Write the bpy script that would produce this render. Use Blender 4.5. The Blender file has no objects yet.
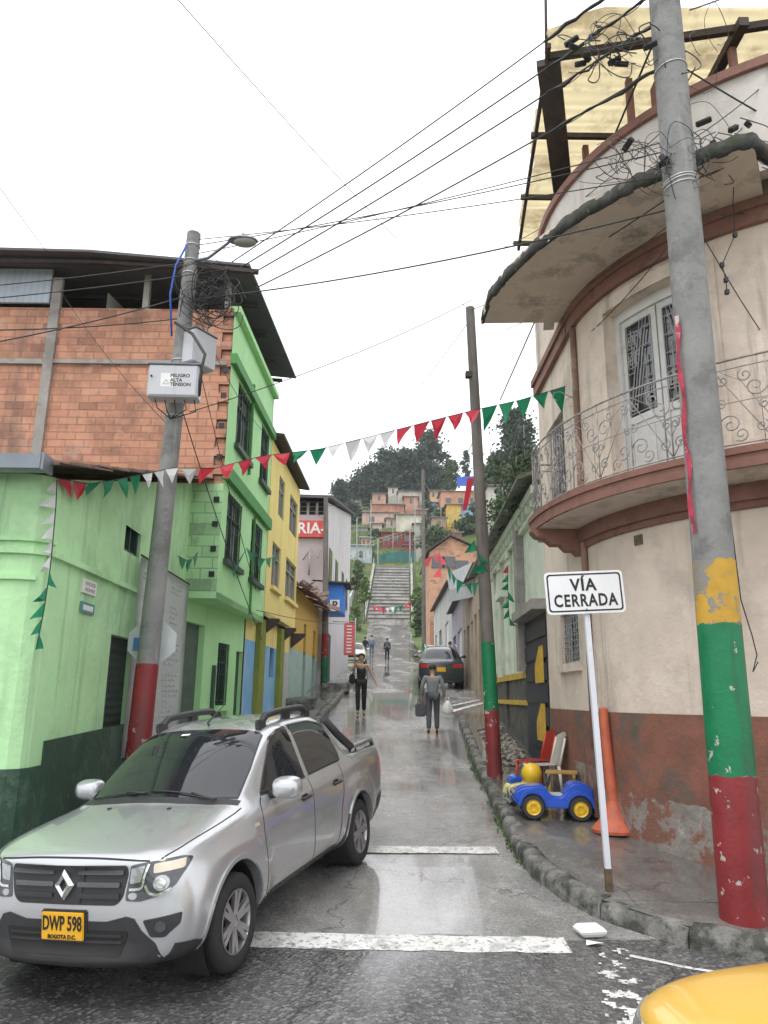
import bpy, bmesh, math, random
from math import sin, cos, pi, radians, sqrt, atan2
from mathutils import Vector, Matrix
from mathutils.bvhtree import BVHTree
from mathutils.geometry import tessellate_polygon
random.seed(7)
SC = bpy.context.scene
COL = SC.collection
TMPS = bpy.data.scenes.new('workbench'); TCOL = TMPS.collection      # small scene in which shapes are evaluated quickly
# ------------------------------------------------------------------ camera
FPX, PITCH, ROLL, CZ = 750.0, math.atan(185/750), 0.012, 1.75
cam = bpy.data.objects.new('camera', bpy.data.cameras.new('camera')); COL.objects.link(cam)
cam.data.sensor_fit = 'VERTICAL'; cam.data.sensor_height = 36; cam.data.lens = FPX/1024*36
cam.data.clip_end = 3000; cam.data.clip_start = .05
_r0 = Vector((1,0,0)); _f = Vector((0,cos(PITCH),sin(PITCH))); _u0 = Vector((0,-sin(PITCH),cos(PITCH)))
_r = _r0*cos(ROLL)+_u0*sin(ROLL); _u = _u0*cos(ROLL)-_r0*sin(ROLL)
CP = Vector((0,0,CZ))
m = Matrix.Identity(4)
for i in range(3):
    m[i][0] = _r[i]; m[i][1] = _u[i]; m[i][2] = -_f[i]; m[i][3] = CP[i]
cam.matrix_world = m
SC.camera = cam
# helpers that turn measurements on the photograph into real positions in the street
def ray(px,py): return (_f + _r*((px-384)/FPX) + _u*((512-py)/FPX))
def at(px,py,Y):
    d = ray(px,py); return CP + d*(Y/d.y)
def gz_raw(y):
    P = [(-400,-1.2),(-10,-.7),(3,-.44),(5.5,-.31),(7,-.19),(9,-.01),(13,.32),(19.4,.95),(28.5,1.95),(40,2.9),(57,4.3),(75,7.0),(95,10.9)]
    if y <= P[0][0]: return P[0][1]
    if y >= P[-1][0]: return P[-1][1]
    for i in range(len(P)-1):
        if P[i][0] <= y <= P[i+1][0]:
            def sl(k):
                if k <= 0 or k >= len(P)-1: return (P[min(k+1,len(P)-1)][1]-P[max(k-1,0)][1])/(P[min(k+1,len(P)-1)][0]-P[max(k-1,0)][0])
                a = (P[k][1]-P[k-1][1])/(P[k][0]-P[k-1][0]); b = (P[k+1][1]-P[k][1])/(P[k+1][0]-P[k][0])
                return 0 if a*b <= 0 else 2*a*b/(a+b)
            h = P[i+1][0]-P[i][0]; t = (y-P[i][0])/h; m0 = sl(i)*h; m1 = sl(i+1)*h
            return (2*t**3-3*t*t+1)*P[i][1]+(t**3-2*t*t+t)*m0+(-2*t**3+3*t*t)*P[i+1][1]+(t**3-t*t)*m1
_T=[gz_raw(-12+i*.05) for i in range(2600)]
def gz(y):
    u=(y+12)/.05
    if u<0 or u>=2598: return gz_raw(y)
    i=int(u); return _T[i]+(_T[i+1]-_T[i])*(u-i)
def H(x,y):
    """road height: the street's profile plus a fall towards the left at the mouth"""
    k=max(0,min(1,(11-y)/4)); return gz(y)+.052*(max(-6,min(x,-1))+1)*k
def G(px,py,dz=0.0):
    d = ray(px,py); t = 2.0
    while t < 400:
        p = CP + d*t
        if p.z <= H(p.x,p.y)+dz: return p
        t *= 1.0012
    return p
def wallhit(P0,P1,px,py):
    d = ray(px,py); a = Vector((P0[0],P0[1])); b = Vector((P1[0],P1[1])); e = b-a; L = e.length; e /= L
    n = Vector((-e.y,e.x)); t = (a-Vector((CP.x,CP.y))).dot(n)/(d.x*n.x+d.y*n.y)
    p = CP+d*t
    return ((Vector((p.x,p.y))-a).dot(e), p.z)
XL = lambda y: -2.9+.035*(y-13)
XR = lambda y: 2.8+.035*(y-13)
# ------------------------------------------------------------------ world and light
w = bpy.data.worlds.new('World'); SC.world = w; w.use_nodes = True
nt = w.node_tree; nt.nodes.clear()
def N(t, ty, **k):
    n = t.nodes.new(ty)
    for a,b in k.items(): setattr(n,a,b)
    return n
sky = N(nt,'ShaderNodeTexSky'); sky.sky_type='NISHITA'; sky.sun_disc=False
SUN_EL, SUN_AZ = 62, 205
sky.sun_elevation = radians(SUN_EL); sky.sun_rotation = radians(SUN_AZ)
skm = N(nt,'ShaderNodeVectorMath',operation='SCALE'); skm.inputs['Scale'].default_value=.10
nt.links.new(sky.outputs[0],skm.inputs[0])
tc = N(nt,'ShaderNodeTexCoord'); mp = N(nt,'ShaderNodeMapping'); mp.inputs['Scale'].default_value=(1,1,3)
nz = N(nt,'ShaderNodeTexNoise'); nz.inputs['Scale'].default_value=2.2; nz.inputs['Detail'].default_value=5
nt.links.new(tc.outputs['Generated'],mp.inputs[0]); nt.links.new(mp.outputs[0],nz.inputs[0])
cr = N(nt,'ShaderNodeValToRGB'); cr.color_ramp.elements[0].position=.3; cr.color_ramp.elements[1].position=.7
cr.color_ramp.elements[0].color=(1.0,1.02,1.06,1); cr.color_ramp.elements[1].color=(1.16,1.16,1.17,1)
nt.links.new(nz.outputs[0],cr.inputs[0])
mx = N(nt,'ShaderNodeMixRGB'); mx.inputs[0].default_value=.93
nt.links.new(skm.outputs[0],mx.inputs[1]); nt.links.new(cr.outputs[0],mx.inputs[2])
bg = N(nt,'ShaderNodeBackground'); bg.inputs['Strength'].default_value=1.12
ow = N(nt,'ShaderNodeOutputWorld'); nt.links.new(mx.outputs[0],bg.inputs[0]); nt.links.new(bg.outputs[0],ow.inputs[0])
sl = bpy.data.lights.new('sun','SUN'); sl.energy=.9; sl.angle=radians(25); sl.color=(1,.97,.92)
so = bpy.data.objects.new('sun',sl); COL.objects.link(so); so.rotation_euler=(radians(90-SUN_EL),0,radians(180-SUN_AZ))
SC.view_settings.view_transform='Standard'; SC.view_settings.look='None'; SC.view_settings.gamma=1
SC.view_settings.exposure=0.6; SC.view_settings.use_curve_mapping=False
# ------------------------------------------------------------------ materials
MATS={}
def mat(name, col, rough=.65, metal=0., var=.12, vs=2.5, bump=0., bs=60., coat=0., coatr=.1, spec=.5,
        stain=None, stain2=None, streak=None, rvar=0., axis=None, brick=None, wave=None, trans=0., emis=None, seed=0., alpha=None):
    if name in MATS: return MATS[name]
    M = bpy.data.materials.new(name); M.use_nodes=True; t=M.node_tree; t.nodes.clear()
    out=N(t,'ShaderNodeOutputMaterial'); b=N(t,'ShaderNodeBsdfPrincipled'); t.links.new(b.outputs[0],out.inputs[0])
    b.inputs['Roughness'].default_value=rough; b.inputs['Metallic'].default_value=metal
    b.inputs['Coat Weight'].default_value=coat; b.inputs['Coat Roughness'].default_value=coatr
    b.inputs['Specular IOR Level'].default_value=spec
    if trans: b.inputs['Transmission Weight'].default_value=trans
    tc=N(t,'ShaderNodeTexCoord'); src=tc.outputs['Object']
    if seed:
        mm=N(t,'ShaderNodeMapping'); mm.inputs['Location'].default_value=(seed*3.1,seed*1.7,seed*2.3); t.links.new(src,mm.inputs[0]); src=mm.outputs[0]
    def noise(scale,det=5,r=.6,vec=None):
        n=N(t,'ShaderNodeTexNoise'); n.inputs['Scale'].default_value=scale; n.inputs['Detail'].default_value=det; n.inputs['Roughness'].default_value=r
        t.links.new(vec or src,n.inputs[0]); return n.outputs[0]
    def ramp(s,a,bb,ca=(0,0,0,1),cb=(1,1,1,1)):
        r=N(t,'ShaderNodeValToRGB'); r.color_ramp.elements[0].position=a; r.color_ramp.elements[1].position=bb
        r.color_ramp.elements[0].color=ca; r.color_ramp.elements[1].color=cb; t.links.new(s,r.inputs[0]); return r.outputs[0]
    def mix(f,a,bb,mode='MIX'):
        x=N(t,'ShaderNodeMixRGB',blend_type=mode)
        if isinstance(f,(int,float)): x.inputs[0].default_value=f
        else: t.links.new(f,x.inputs[0])
        for i,v in ((1,a),(2,bb)):
            if isinstance(v,(tuple,list)): x.inputs[i].default_value=(v[0],v[1],v[2],1)
            else: t.links.new(v,x.inputs[i])
        return x.outputs[0]
    c = tuple(col)
    lo=tuple(max(0,x*(1-var)) for x in c); hi=tuple(min(1,x*(1+var)) for x in c)
    cur = ramp(noise(vs,3),.3,.7,lo+(1,),hi+(1,))
    hgt=None
    if brick:
        bw,bh,mort,mcol,c2 = brick
        sep=N(t,'ShaderNodeSeparateXYZ'); t.links.new(src,sep.inputs[0]); cb=N(t,'ShaderNodeCombineXYZ')
        t.links.new(sep.outputs['Y' if axis=='y' else 'X'],cb.inputs[0]); t.links.new(sep.outputs['Z'],cb.inputs[1])
        br=N(t,'ShaderNodeTexBrick'); t.links.new(cb.outputs[0],br.inputs[0])
        br.inputs['Scale'].default_value=1; br.inputs['Brick Width'].default_value=bw; br.inputs['Row Height'].default_value=bh
        br.inputs['Mortar Size'].default_value=mort; br.inputs['Mortar Smooth'].default_value=.3
        t.links.new(cur,br.inputs['Color1']); br.inputs['Color2'].default_value=tuple(c2)+(1,); br.inputs['Mortar'].default_value=tuple(mcol)+(1,)
        # odd dark or pale single bricks: one random value per brick
        def mth(op,x,y=None):
            n=N(t,'ShaderNodeMath',operation=op)
            for i,v in ((0,x),(1,y)):
                if v is None: continue
                if isinstance(v,(int,float)): n.inputs[i].default_value=v
                else: t.links.new(v,n.inputs[i])
            return n.outputs[0]
        s2=N(t,'ShaderNodeSeparateXYZ'); t.links.new(cb.outputs[0],s2.inputs[0])
        row=mth('FLOOR',mth('DIVIDE',s2.outputs[1],bh)); off=mth('MULTIPLY',mth('MODULO',mth('ADD',row,1000),2),.5)
        colm=mth('FLOOR',mth('SUBTRACT',mth('DIVIDE',s2.outputs[0],bw),mth('SUBTRACT',.5,off)))
        c3=N(t,'ShaderNodeCombineXYZ'); t.links.new(colm,c3.inputs[0]); t.links.new(row,c3.inputs[1])
        wn=N(t,'ShaderNodeTexWhiteNoise'); t.links.new(c3.outputs[0],wn.inputs[0]); sp=N(t,'ShaderNodeSeparateXYZ'); t.links.new(wn.outputs['Color'],sp.inputs[0])
        f1=ramp(sp.outputs[0],.91,.915); f2=ramp(sp.outputs[1],.3,1.)
        cur=br.outputs[0]
        cur=mix(mix(.5,(0,0,0),f1),cur,tuple(x*.3 for x in c)); cur=mix(mix(.35,(0,0,0),f2),cur,tuple(min(1,x*1.25) for x in c))
        hgt=br.outputs['Fac']
    if wave:   # corrugation: (axis, period); shade of the ribs is darkened into the colour too
        wv=N(t,'ShaderNodeTexWave'); wv.bands_direction=wave[0]; wv.inputs['Scale'].default_value=.314/wave[1]; wv.inputs['Distortion'].default_value=.0
        t.links.new(src,wv.inputs[0]); hgt=wv.outputs['Fac']
        cur=mix(mix(.45 if wave[1]==.16 else .25,(0,0,0),wv.outputs['Fac']),cur,tuple(x*.6 for x in c))
    for st in (stain,stain2):
        if st:
            scol,ss,a,bb,amt = st
            f=ramp(noise(ss,5,.7),a,bb); cur=mix(mix(amt,(0,0,0),f),cur,scol)
    if streak:
        scol,ss,a,bb,amt = streak
        mm=N(t,'ShaderNodeMapping'); mm.inputs['Scale'].default_value=(1,1,.09); t.links.new(src,mm.inputs[0])
        f=ramp(noise(ss,4,.65,mm.outputs[0]),a,bb); cur=mix(mix(amt,(0,0,0),f),cur,scol)
    t.links.new(cur,b.inputs['Base Color'])
    if rvar:
        rr=N(t,'ShaderNodeMapRange'); rr.inputs[1].default_value=.3; rr.inputs[2].default_value=.7
        rr.inputs[3].default_value=max(.02,rough-rvar); rr.inputs[4].default_value=min(1,rough+rvar)
        t.links.new(noise(vs*1.7+.3),rr.inputs[0]); t.links.new(rr.outputs[0],b.inputs['Roughness'])
    if bump or hgt is not None:
        bp=N(t,'ShaderNodeBump'); bp.inputs['Distance'].default_value=.02 if hgt is None else .01
        bp.inputs['Strength'].default_value=bump if bump else .5
        if hgt is not None:
            if brick:
                iv=N(t,'ShaderNodeMath',operation='SUBTRACT'); iv.inputs[0].default_value=1; t.links.new(hgt,iv.inputs[1]); h=iv.outputs[0]
            else: h=hgt; bp.inputs['Distance'].default_value=.03
            ad=N(t,'ShaderNodeMath',operation='MULTIPLY_ADD'); t.links.new(noise(bs),ad.inputs[0]); ad.inputs[1].default_value=.6; t.links.new(h,ad.inputs[2]); t.links.new(ad.outputs[0],bp.inputs['Height'])
        else: t.links.new(noise(bs,4,.65),bp.inputs['Height'])
        t.links.new(bp.outputs[0],b.inputs['Normal'])
    if emis:
        b.inputs['Emission Color'].default_value=tuple(emis[0])+(1,); b.inputs['Emission Strength'].default_value=emis[1]
    if alpha is not None: b.inputs['Alpha'].default_value=alpha
    MATS[name]=M; return M
# ------------------------------------------------------------------ objects
ROOT={}
def obj(name, bm, mats, parent=None, smooth=False, tri=False):
    me=bpy.data.meshes.new(name)
    if isinstance(bm,bpy.types.Mesh): me=bm; me.name=name
    else:
        bm.normal_update(); bm.to_mesh(me); bm.free()
    o=bpy.data.objects.new(name,me); COL.objects.link(o)
    if parent is not None:
        R=ROOT[parent.name]; me.transform(R.inverted()); o.parent=parent; ROOT[o.name]=R
    else: ROOT[o.name]=Matrix.Identity(4)
    if mats is not None and not (isinstance(bm,bpy.types.Mesh) and len(me.materials)):
        for x in (mats if isinstance(mats,(list,tuple)) else [mats]): me.materials.append(x)
    if smooth:
        for p in me.polygons: p.use_smooth=True
        try: me.set_sharp_from_angle(angle=radians(smooth if smooth is not True else 40))
        except Exception: pass
    return o
def thing(name,label,cat,loc=(0,0,0),rotz=0,group=None):
    o=bpy.data.objects.new(name,None); COL.objects.link(o); o.empty_display_size=.2
    o.location=loc; o.rotation_euler=(0,0,rotz)
    o['label']=label; o['category']=cat
    if group: o['group']=group
    ROOT[o.name]=Matrix.Translation(Vector(loc)) @ Matrix.Rotation(rotz,4,'Z')
    return o
def tag(o,label,cat,group=None):
    o['label']=label; o['category']=cat
    if group: o['group']=group
    return o
def struct(name,bm,m,kind='structure',smooth=False):
    o=obj(name,bm,m,None,smooth); o['kind']=kind; return o
def kids(o): return [c for c in COL.objects if c.parent==o]
def dup(root,loc,rotz=None,label=None,group=None,scale=None):
    r=root.copy(); COL.objects.link(r); r.location=loc
    if rotz is not None: r.rotation_euler=(r.rotation_euler[0],r.rotation_euler[1],rotz)
    if label: r['label']=label
    if group: r['group']=group
    if scale: r.scale=(scale,)*3 if not isinstance(scale,tuple) else scale
    for ch in kids(root):
        c=ch.copy(); COL.objects.link(c); c.parent=r
        for g in kids(ch):
            d=g.copy(); COL.objects.link(d); d.parent=c
    return r
# ---- mesh builders
def V3(p): return Vector(p)
def BM(): return bmesh.new()
def quad(bm,a,b,c,d,mi=0):
    f=bm.faces.new([bm.verts.new(x) for x in (a,b,c,d)]); f.material_index=mi; return f
def box(bm,x0,x1,y0,y1,z0,z1,mi=0,bevel=0):
    vs=[bm.verts.new((x,y,z)) for z in (z0,z1) for x,y in ((x0,y0),(x1,y0),(x1,y1),(x0,y1))]
    fs=[bm.faces.new([vs[i] for i in q]) for q in ((3,2,1,0),(4,5,6,7),(0,1,5,4),(1,2,6,5),(2,3,7,6),(3,0,4,7))]
    for f in fs: f.material_index=mi
    if bevel:
        es=list({e for f in fs for e in f.edges}); bmesh.ops.bevel(bm,geom=es,offset=bevel,segments=2,affect='EDGES')
    return vs
def obox(bm,c,ax,ay,az,hx,hy,hz,mi=0):
    """oriented box: centre, unit axes, half sizes"""
    c=V3(c); vs=[]
    for k in (-1,1):
        for i,j in ((-1,-1),(1,-1),(1,1),(-1,1)):
            vs.append(bm.verts.new(c+ax*(i*hx)+ay*(j*hy)+az*(k*hz)))
    for q in ((3,2,1,0),(4,5,6,7),(0,1,5,4),(1,2,6,5),(2,3,7,6),(3,0,4,7)):
        f=bm.faces.new([vs[i] for i in q]); f.material_index=mi
    return vs
def prism(bm,pts,z0,z1,mi=0,cap=True):
    """vertical prism over an outline; z0/z1 numbers or functions of (x,y)"""
    n=len(pts); f0=(lambda x,y:z0) if not callable(z0) else z0; f1=(lambda x,y:z1) if not callable(z1) else z1
    lo=[bm.verts.new((p[0],p[1],f0(p[0],p[1]))) for p in pts]; hi=[bm.verts.new((p[0],p[1],f1(p[0],p[1]))) for p in pts]
    for i in range(n):
        f=bm.faces.new((lo[i],lo[(i+1)%n],hi[(i+1)%n],hi[i])); f.material_index=mi
    if cap:
        for vs,rev in ((lo,True),(hi,False)):
            tr=tessellate_polygon([[v.co.xy.to_3d() for v in vs]])
            for t in tr:
                q=[vs[i] for i in t]
                try: f=bm.faces.new(q); f.material_index=mi
                except ValueError: pass
    bmesh.ops.recalc_face_normals(bm,faces=bm.faces)
def slab3(bm,outline,thick,mi=0):
    """closed plate: outline of 3-D points, thickness vector"""
    th=V3(thick); a=[bm.verts.new(V3(p)) for p in outline]; b=[bm.verts.new(V3(p)+th) for p in outline]; n=len(a)
    fs=[]
    for i in range(n): fs.append(bm.faces.new((a[i],a[(i+1)%n],b[(i+1)%n],b[i])))
    tr=tessellate_polygon([[v.co for v in a]])
    for t in tr:
        for L in (a,b):
            try: fs.append(bm.faces.new([L[i] for i in t]))
            except ValueError: pass
    for f in fs: f.material_index=mi
    bmesh.ops.recalc_face_normals(bm,faces=fs)
def tube(bm,pts,r,seg=6,mi=0,caps=True,closed=False):
    pts=[V3(p) for p in pts]; n=len(pts); rings=[]
    prev=None
    for i,p in enumerate(pts):
        if closed: d=(pts[(i+1)%n]-pts[i-1])
        else: d=(pts[min(i+1,n-1)]-pts[max(i-1,0)])
        if d.length<1e-9: d=Vector((0,0,1))
        d.normalize()
        if prev is None:
            a=d.orthogonal().normalized()
        else:
            a=(prev-d*prev.dot(d))
            a=a.normalized() if a.length>1e-6 else d.orthogonal().normalized()
        prev=a; b=d.cross(a); rr=r[i] if isinstance(r,(list,tuple)) else r
        rings.append([bm.verts.new(p+a*(cos(2*pi*k/seg)*rr)+b*(sin(2*pi*k/seg)*rr)) for k in range(seg)])
    for i in range(n if closed else n-1):
        A=rings[i]; B=rings[(i+1)%n]
        for k in range(seg):
            f=bm.faces.new((A[k],A[(k+1)%seg],B[(k+1)%seg],B[k])); f.material_index=mi; f.smooth=True
    if caps and not closed:
        for R in (rings[0][::-1],rings[-1]):
            f=bm.faces.new(R); f.material_index=mi
def lathe(bm,prof,c=(0,0,0),axis='z',seg=24,mi=0,cap=True):
    c=V3(c); rings=[]
    for r,h in prof:
        L=[]
        for k in range(seg):
            a=2*pi*k/seg; u,v=cos(a)*r,sin(a)*r
            p={'z':(u,v,h),'y':(u,h,v),'x':(h,u,v)}[axis]; L.append(bm.verts.new(c+V3(p)))
        rings.append(L)
    fs=[]
    for A,B in zip(rings,rings[1:]):
        for k in range(seg):
            f=bm.faces.new((A[k],A[(k+1)%seg],B[(k+1)%seg],B[k])); f.smooth=True; f.material_index=mi; fs.append(f)
    if cap:
        for R in (rings[0],rings[-1]):
            if R[0].co!=R[1].co:
                f=bm.faces.new(R); f.material_index=mi; fs.append(f)
    bmesh.ops.recalc_face_normals(bm,faces=fs)
def evaluated(o):
    """mesh of o with its modifiers applied; o is removed"""
    vl=TMPS.view_layers[0]; vl.update(); dg=vl.depsgraph
    me=bpy.data.meshes.new_from_object(o.evaluated_get(dg))
    bpy.data.objects.remove(o,do_unlink=True)
    return me
def text_mesh(s,size,align='CENTER',ext=.002,bold=0.0,spacing=1.0):
    cu=bpy.data.curves.new('t','FONT'); cu.body=s; cu.size=size; cu.align_x=align; cu.align_y='CENTER'; cu.extrude=ext; cu.offset=bold; cu.space_character=spacing; cu.resolution_u=3
    o=bpy.data.objects.new('t',cu); TCOL.objects.link(o)
    me=evaluated(o); return me
def put_text(bm,s,size,origin,ax,ay,align='CENTER',ext=.002,bold=0.,wscale=1.,spacing=1.,mi=0):
    """adds lettering to bm, lying in the plane of ax (reading direction) and ay (up)"""
    me=text_mesh(s,size,align,ext,bold,spacing); ax=V3(ax).normalized(); ay=V3(ay).normalized(); n=ax.cross(ay); o=V3(origin)
    vs=[bm.verts.new(o+ax*v.co.x*wscale+ay*v.co.y+n*v.co.z) for v in me.vertices]
    for p in me.polygons:
        try: f=bm.faces.new([vs[i] for i in p.vertices]); f.material_index=mi
        except ValueError: pass
    bpy.data.meshes.remove(me)
def sheet(bm,x0f,x1f,ys,zf,nx=8,mi=0,xs=None):
    rows=[]
    for y in ys:
        a,b=x0f(y),x1f(y); rows.append([bm.verts.new((a+(b-a)*i/nx,y,zf(a+(b-a)*i/nx,y))) for i in range(nx+1)])
    for A,B in zip(rows,rows[1:]):
        for i in range(nx): bm.faces.new((A[i],A[i+1],B[i+1],B[i])).material_index=mi
def frange(a,b,s):
    n=max(1,int(round((b-a)/s))); return [a+(b-a)*i/n for i in range(n+1)]
def wall(bm,P0,P1,z0,z1,ops=(),th=.2,mi=0,reveal=True,z1b=None):
    """wall in a vertical plane from P0 to P1 with openings (s0,s1,za,zb); thickness goes to the LEFT of P0->P1. z0,z1 may be numbers; z1b = top height at P1"""
    a=Vector((P0[0],P0[1])); b=Vector((P1[0],P1[1])); e=b-a; L=e.length; e/=L; n=Vector((-e.y,e.x))
    ss=sorted({0,L,*[min(max(o[i],0),L) for o in ops for i in (0,1)]}); zs=sorted({z0,z1,*[min(max(o[i],z0),z1) for o in ops for i in (2,3)]})
    def P(s,z,d):
        if z1b is not None and z==z1: z=z1+(z1b-z1)*s/L
        q=a+e*s+n*d; return (q.x,q.y,z)
    for i in range(len(ss)-1):
        for j in range(len(zs)-1):
            cs=(ss[i]+ss[i+1])/2; cz=(zs[j]+zs[j+1])/2
            if any(o[0]<cs<o[1] and o[2]<cz<o[3] for o in ops): continue
            quad(bm,P(ss[i],zs[j],0),P(ss[i+1],zs[j],0),P(ss[i+1],zs[j+1],0),P(ss[i],zs[j+1],0),mi)
    for o in ops:
        s0,s1,za,zb=max(o[0],0),min(o[1],L),o[2],o[3]
        quad(bm,P(s0,za,0),P(s0,za,th),P(s0,zb,th),P(s0,zb,0),mi); quad(bm,P(s1,za,th),P(s1,za,0),P(s1,zb,0),P(s1,zb,th),mi)
        quad(bm,P(s0,zb,0),P(s0,zb,th),P(s1,zb,th),P(s1,zb,0),mi); quad(bm,P(s0,za,th),P(s0,za,0),P(s1,za,0),P(s1,za,th),mi)
    return e,n
def wpt(P0,P1,s,z,d=0):
    a=Vector((P0[0],P0[1])); b=Vector((P1[0],P1[1])); e=(b-a).normalized(); n=Vector((-e.y,e.x)); q=a+e*s+n*d
    return Vector((q.x,q.y,z))
def wbox(bm,P0,P1,s0,s1,za,zb,d0,d1,mi=0):
    """box on a wall plane: along s, up z, depth d (positive = into the wall side LEFT of P0->P1)"""
    vs=[bm.verts.new(wpt(P0,P1,s,z,d)) for z in (za,zb) for s,d in ((s0,d0),(s1,d0),(s1,d1),(s0,d1))]
    fs=[bm.faces.new([vs[i] for i in q]) for q in ((3,2,1,0),(4,5,6,7),(0,1,5,4),(1,2,6,5),(2,3,7,6),(3,0,4,7))]
    for f in fs: f.material_index=mi
    bmesh.ops.recalc_face_normals(bm,faces=fs)

def translucent(M,f):
    """lets part of the light through a thin sheet"""
    t=M.node_tree; b=[n for n in t.nodes if n.type=='BSDF_PRINCIPLED'][0]; out=[n for n in t.nodes if n.type=='OUTPUT_MATERIAL'][0]
    tr=N(t,'ShaderNodeBsdfTranslucent'); mx=N(t,'ShaderNodeMixShader'); mx.inputs[0].default_value=f
    src=b.inputs['Base Color'].links[0].from_socket; t.links.new(src,tr.inputs[0]); t.links.new(b.outputs[0],mx.inputs[1]); t.links.new(tr.outputs[0],mx.inputs[2]); t.links.new(mx.outputs[0],out.inputs[0])
# ================================================================== SETTING
def lerp(a,b,t): return a+(b-a)*t
def interp(P,v):
    if v<=P[0][0]: return P[0][1]
    for (a,b),(c,d) in zip(P,P[1:]):
        if v<=c: return b+(d-b)*(v-a)/(c-a)
    return P[-1][1]
XL = lambda y: -2.9+.035*(min(y,42)-13)
XR = lambda y: 2.8+.035*(min(y,44)-13)
from mathutils import noise as mnoise
def fn(x,y=0,z=0,s=1.): return mnoise.noise(Vector((x*s,y*s,z*s)))
def terrain(x,y):
    z = interp([(95,10.9),(115,21),(140,32.5),(170,46),(200,50),(260,46),(400,10)],y) if y>95 else H(x,y)
    if y>60:
        k=min(1,(y-60)/40)
        ax=abs(x-.7)
        if ax>3.2 and y<118: z+= min(1.6,(ax-3.2)*.45)*min(1,(y-60)/15)
        if x>6: z+=min(22,(x-6)*.22)*k
        if x<-6: z+=-min(14,(-x-6)*.10)*k
        if ax>4: z+=fn(x,y,0,.06)*2.2*k*min(1,(ax-4)/4)+fn(x,y,3,.2)*.6*k*min(1,(ax-4)/4)
    return z
m_soil=mat('grass_soil',(.085,.13,.035),.9,var=.45,vs=.25,stain=((.20,.15,.085),.35,.52,.62,.8),stain2=((.05,.08,.02),1.5,.5,.6,.6),bump=.6,bs=3)
bm=BM()
xs=[-220,-160,-110,-80,-60,-45,-36]+frange(-30,45,1.5)+[55,70,90,120,160,220]; ys=[-120,-60,-20,0]+frange(5,95,2.5)+frange(97,200,2)+[220,260,320,400,600]
rows=[[bm.verts.new((x,y,terrain(x,y)-.03)) for x in xs] for y in ys]
for A,B in zip(rows,rows[1:]):
    for i in range(len(xs)-1): bm.faces.new((A[i],A[i+1],B[i+1],B[i])).smooth=True
struct('ground',bm,m_soil)
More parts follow.
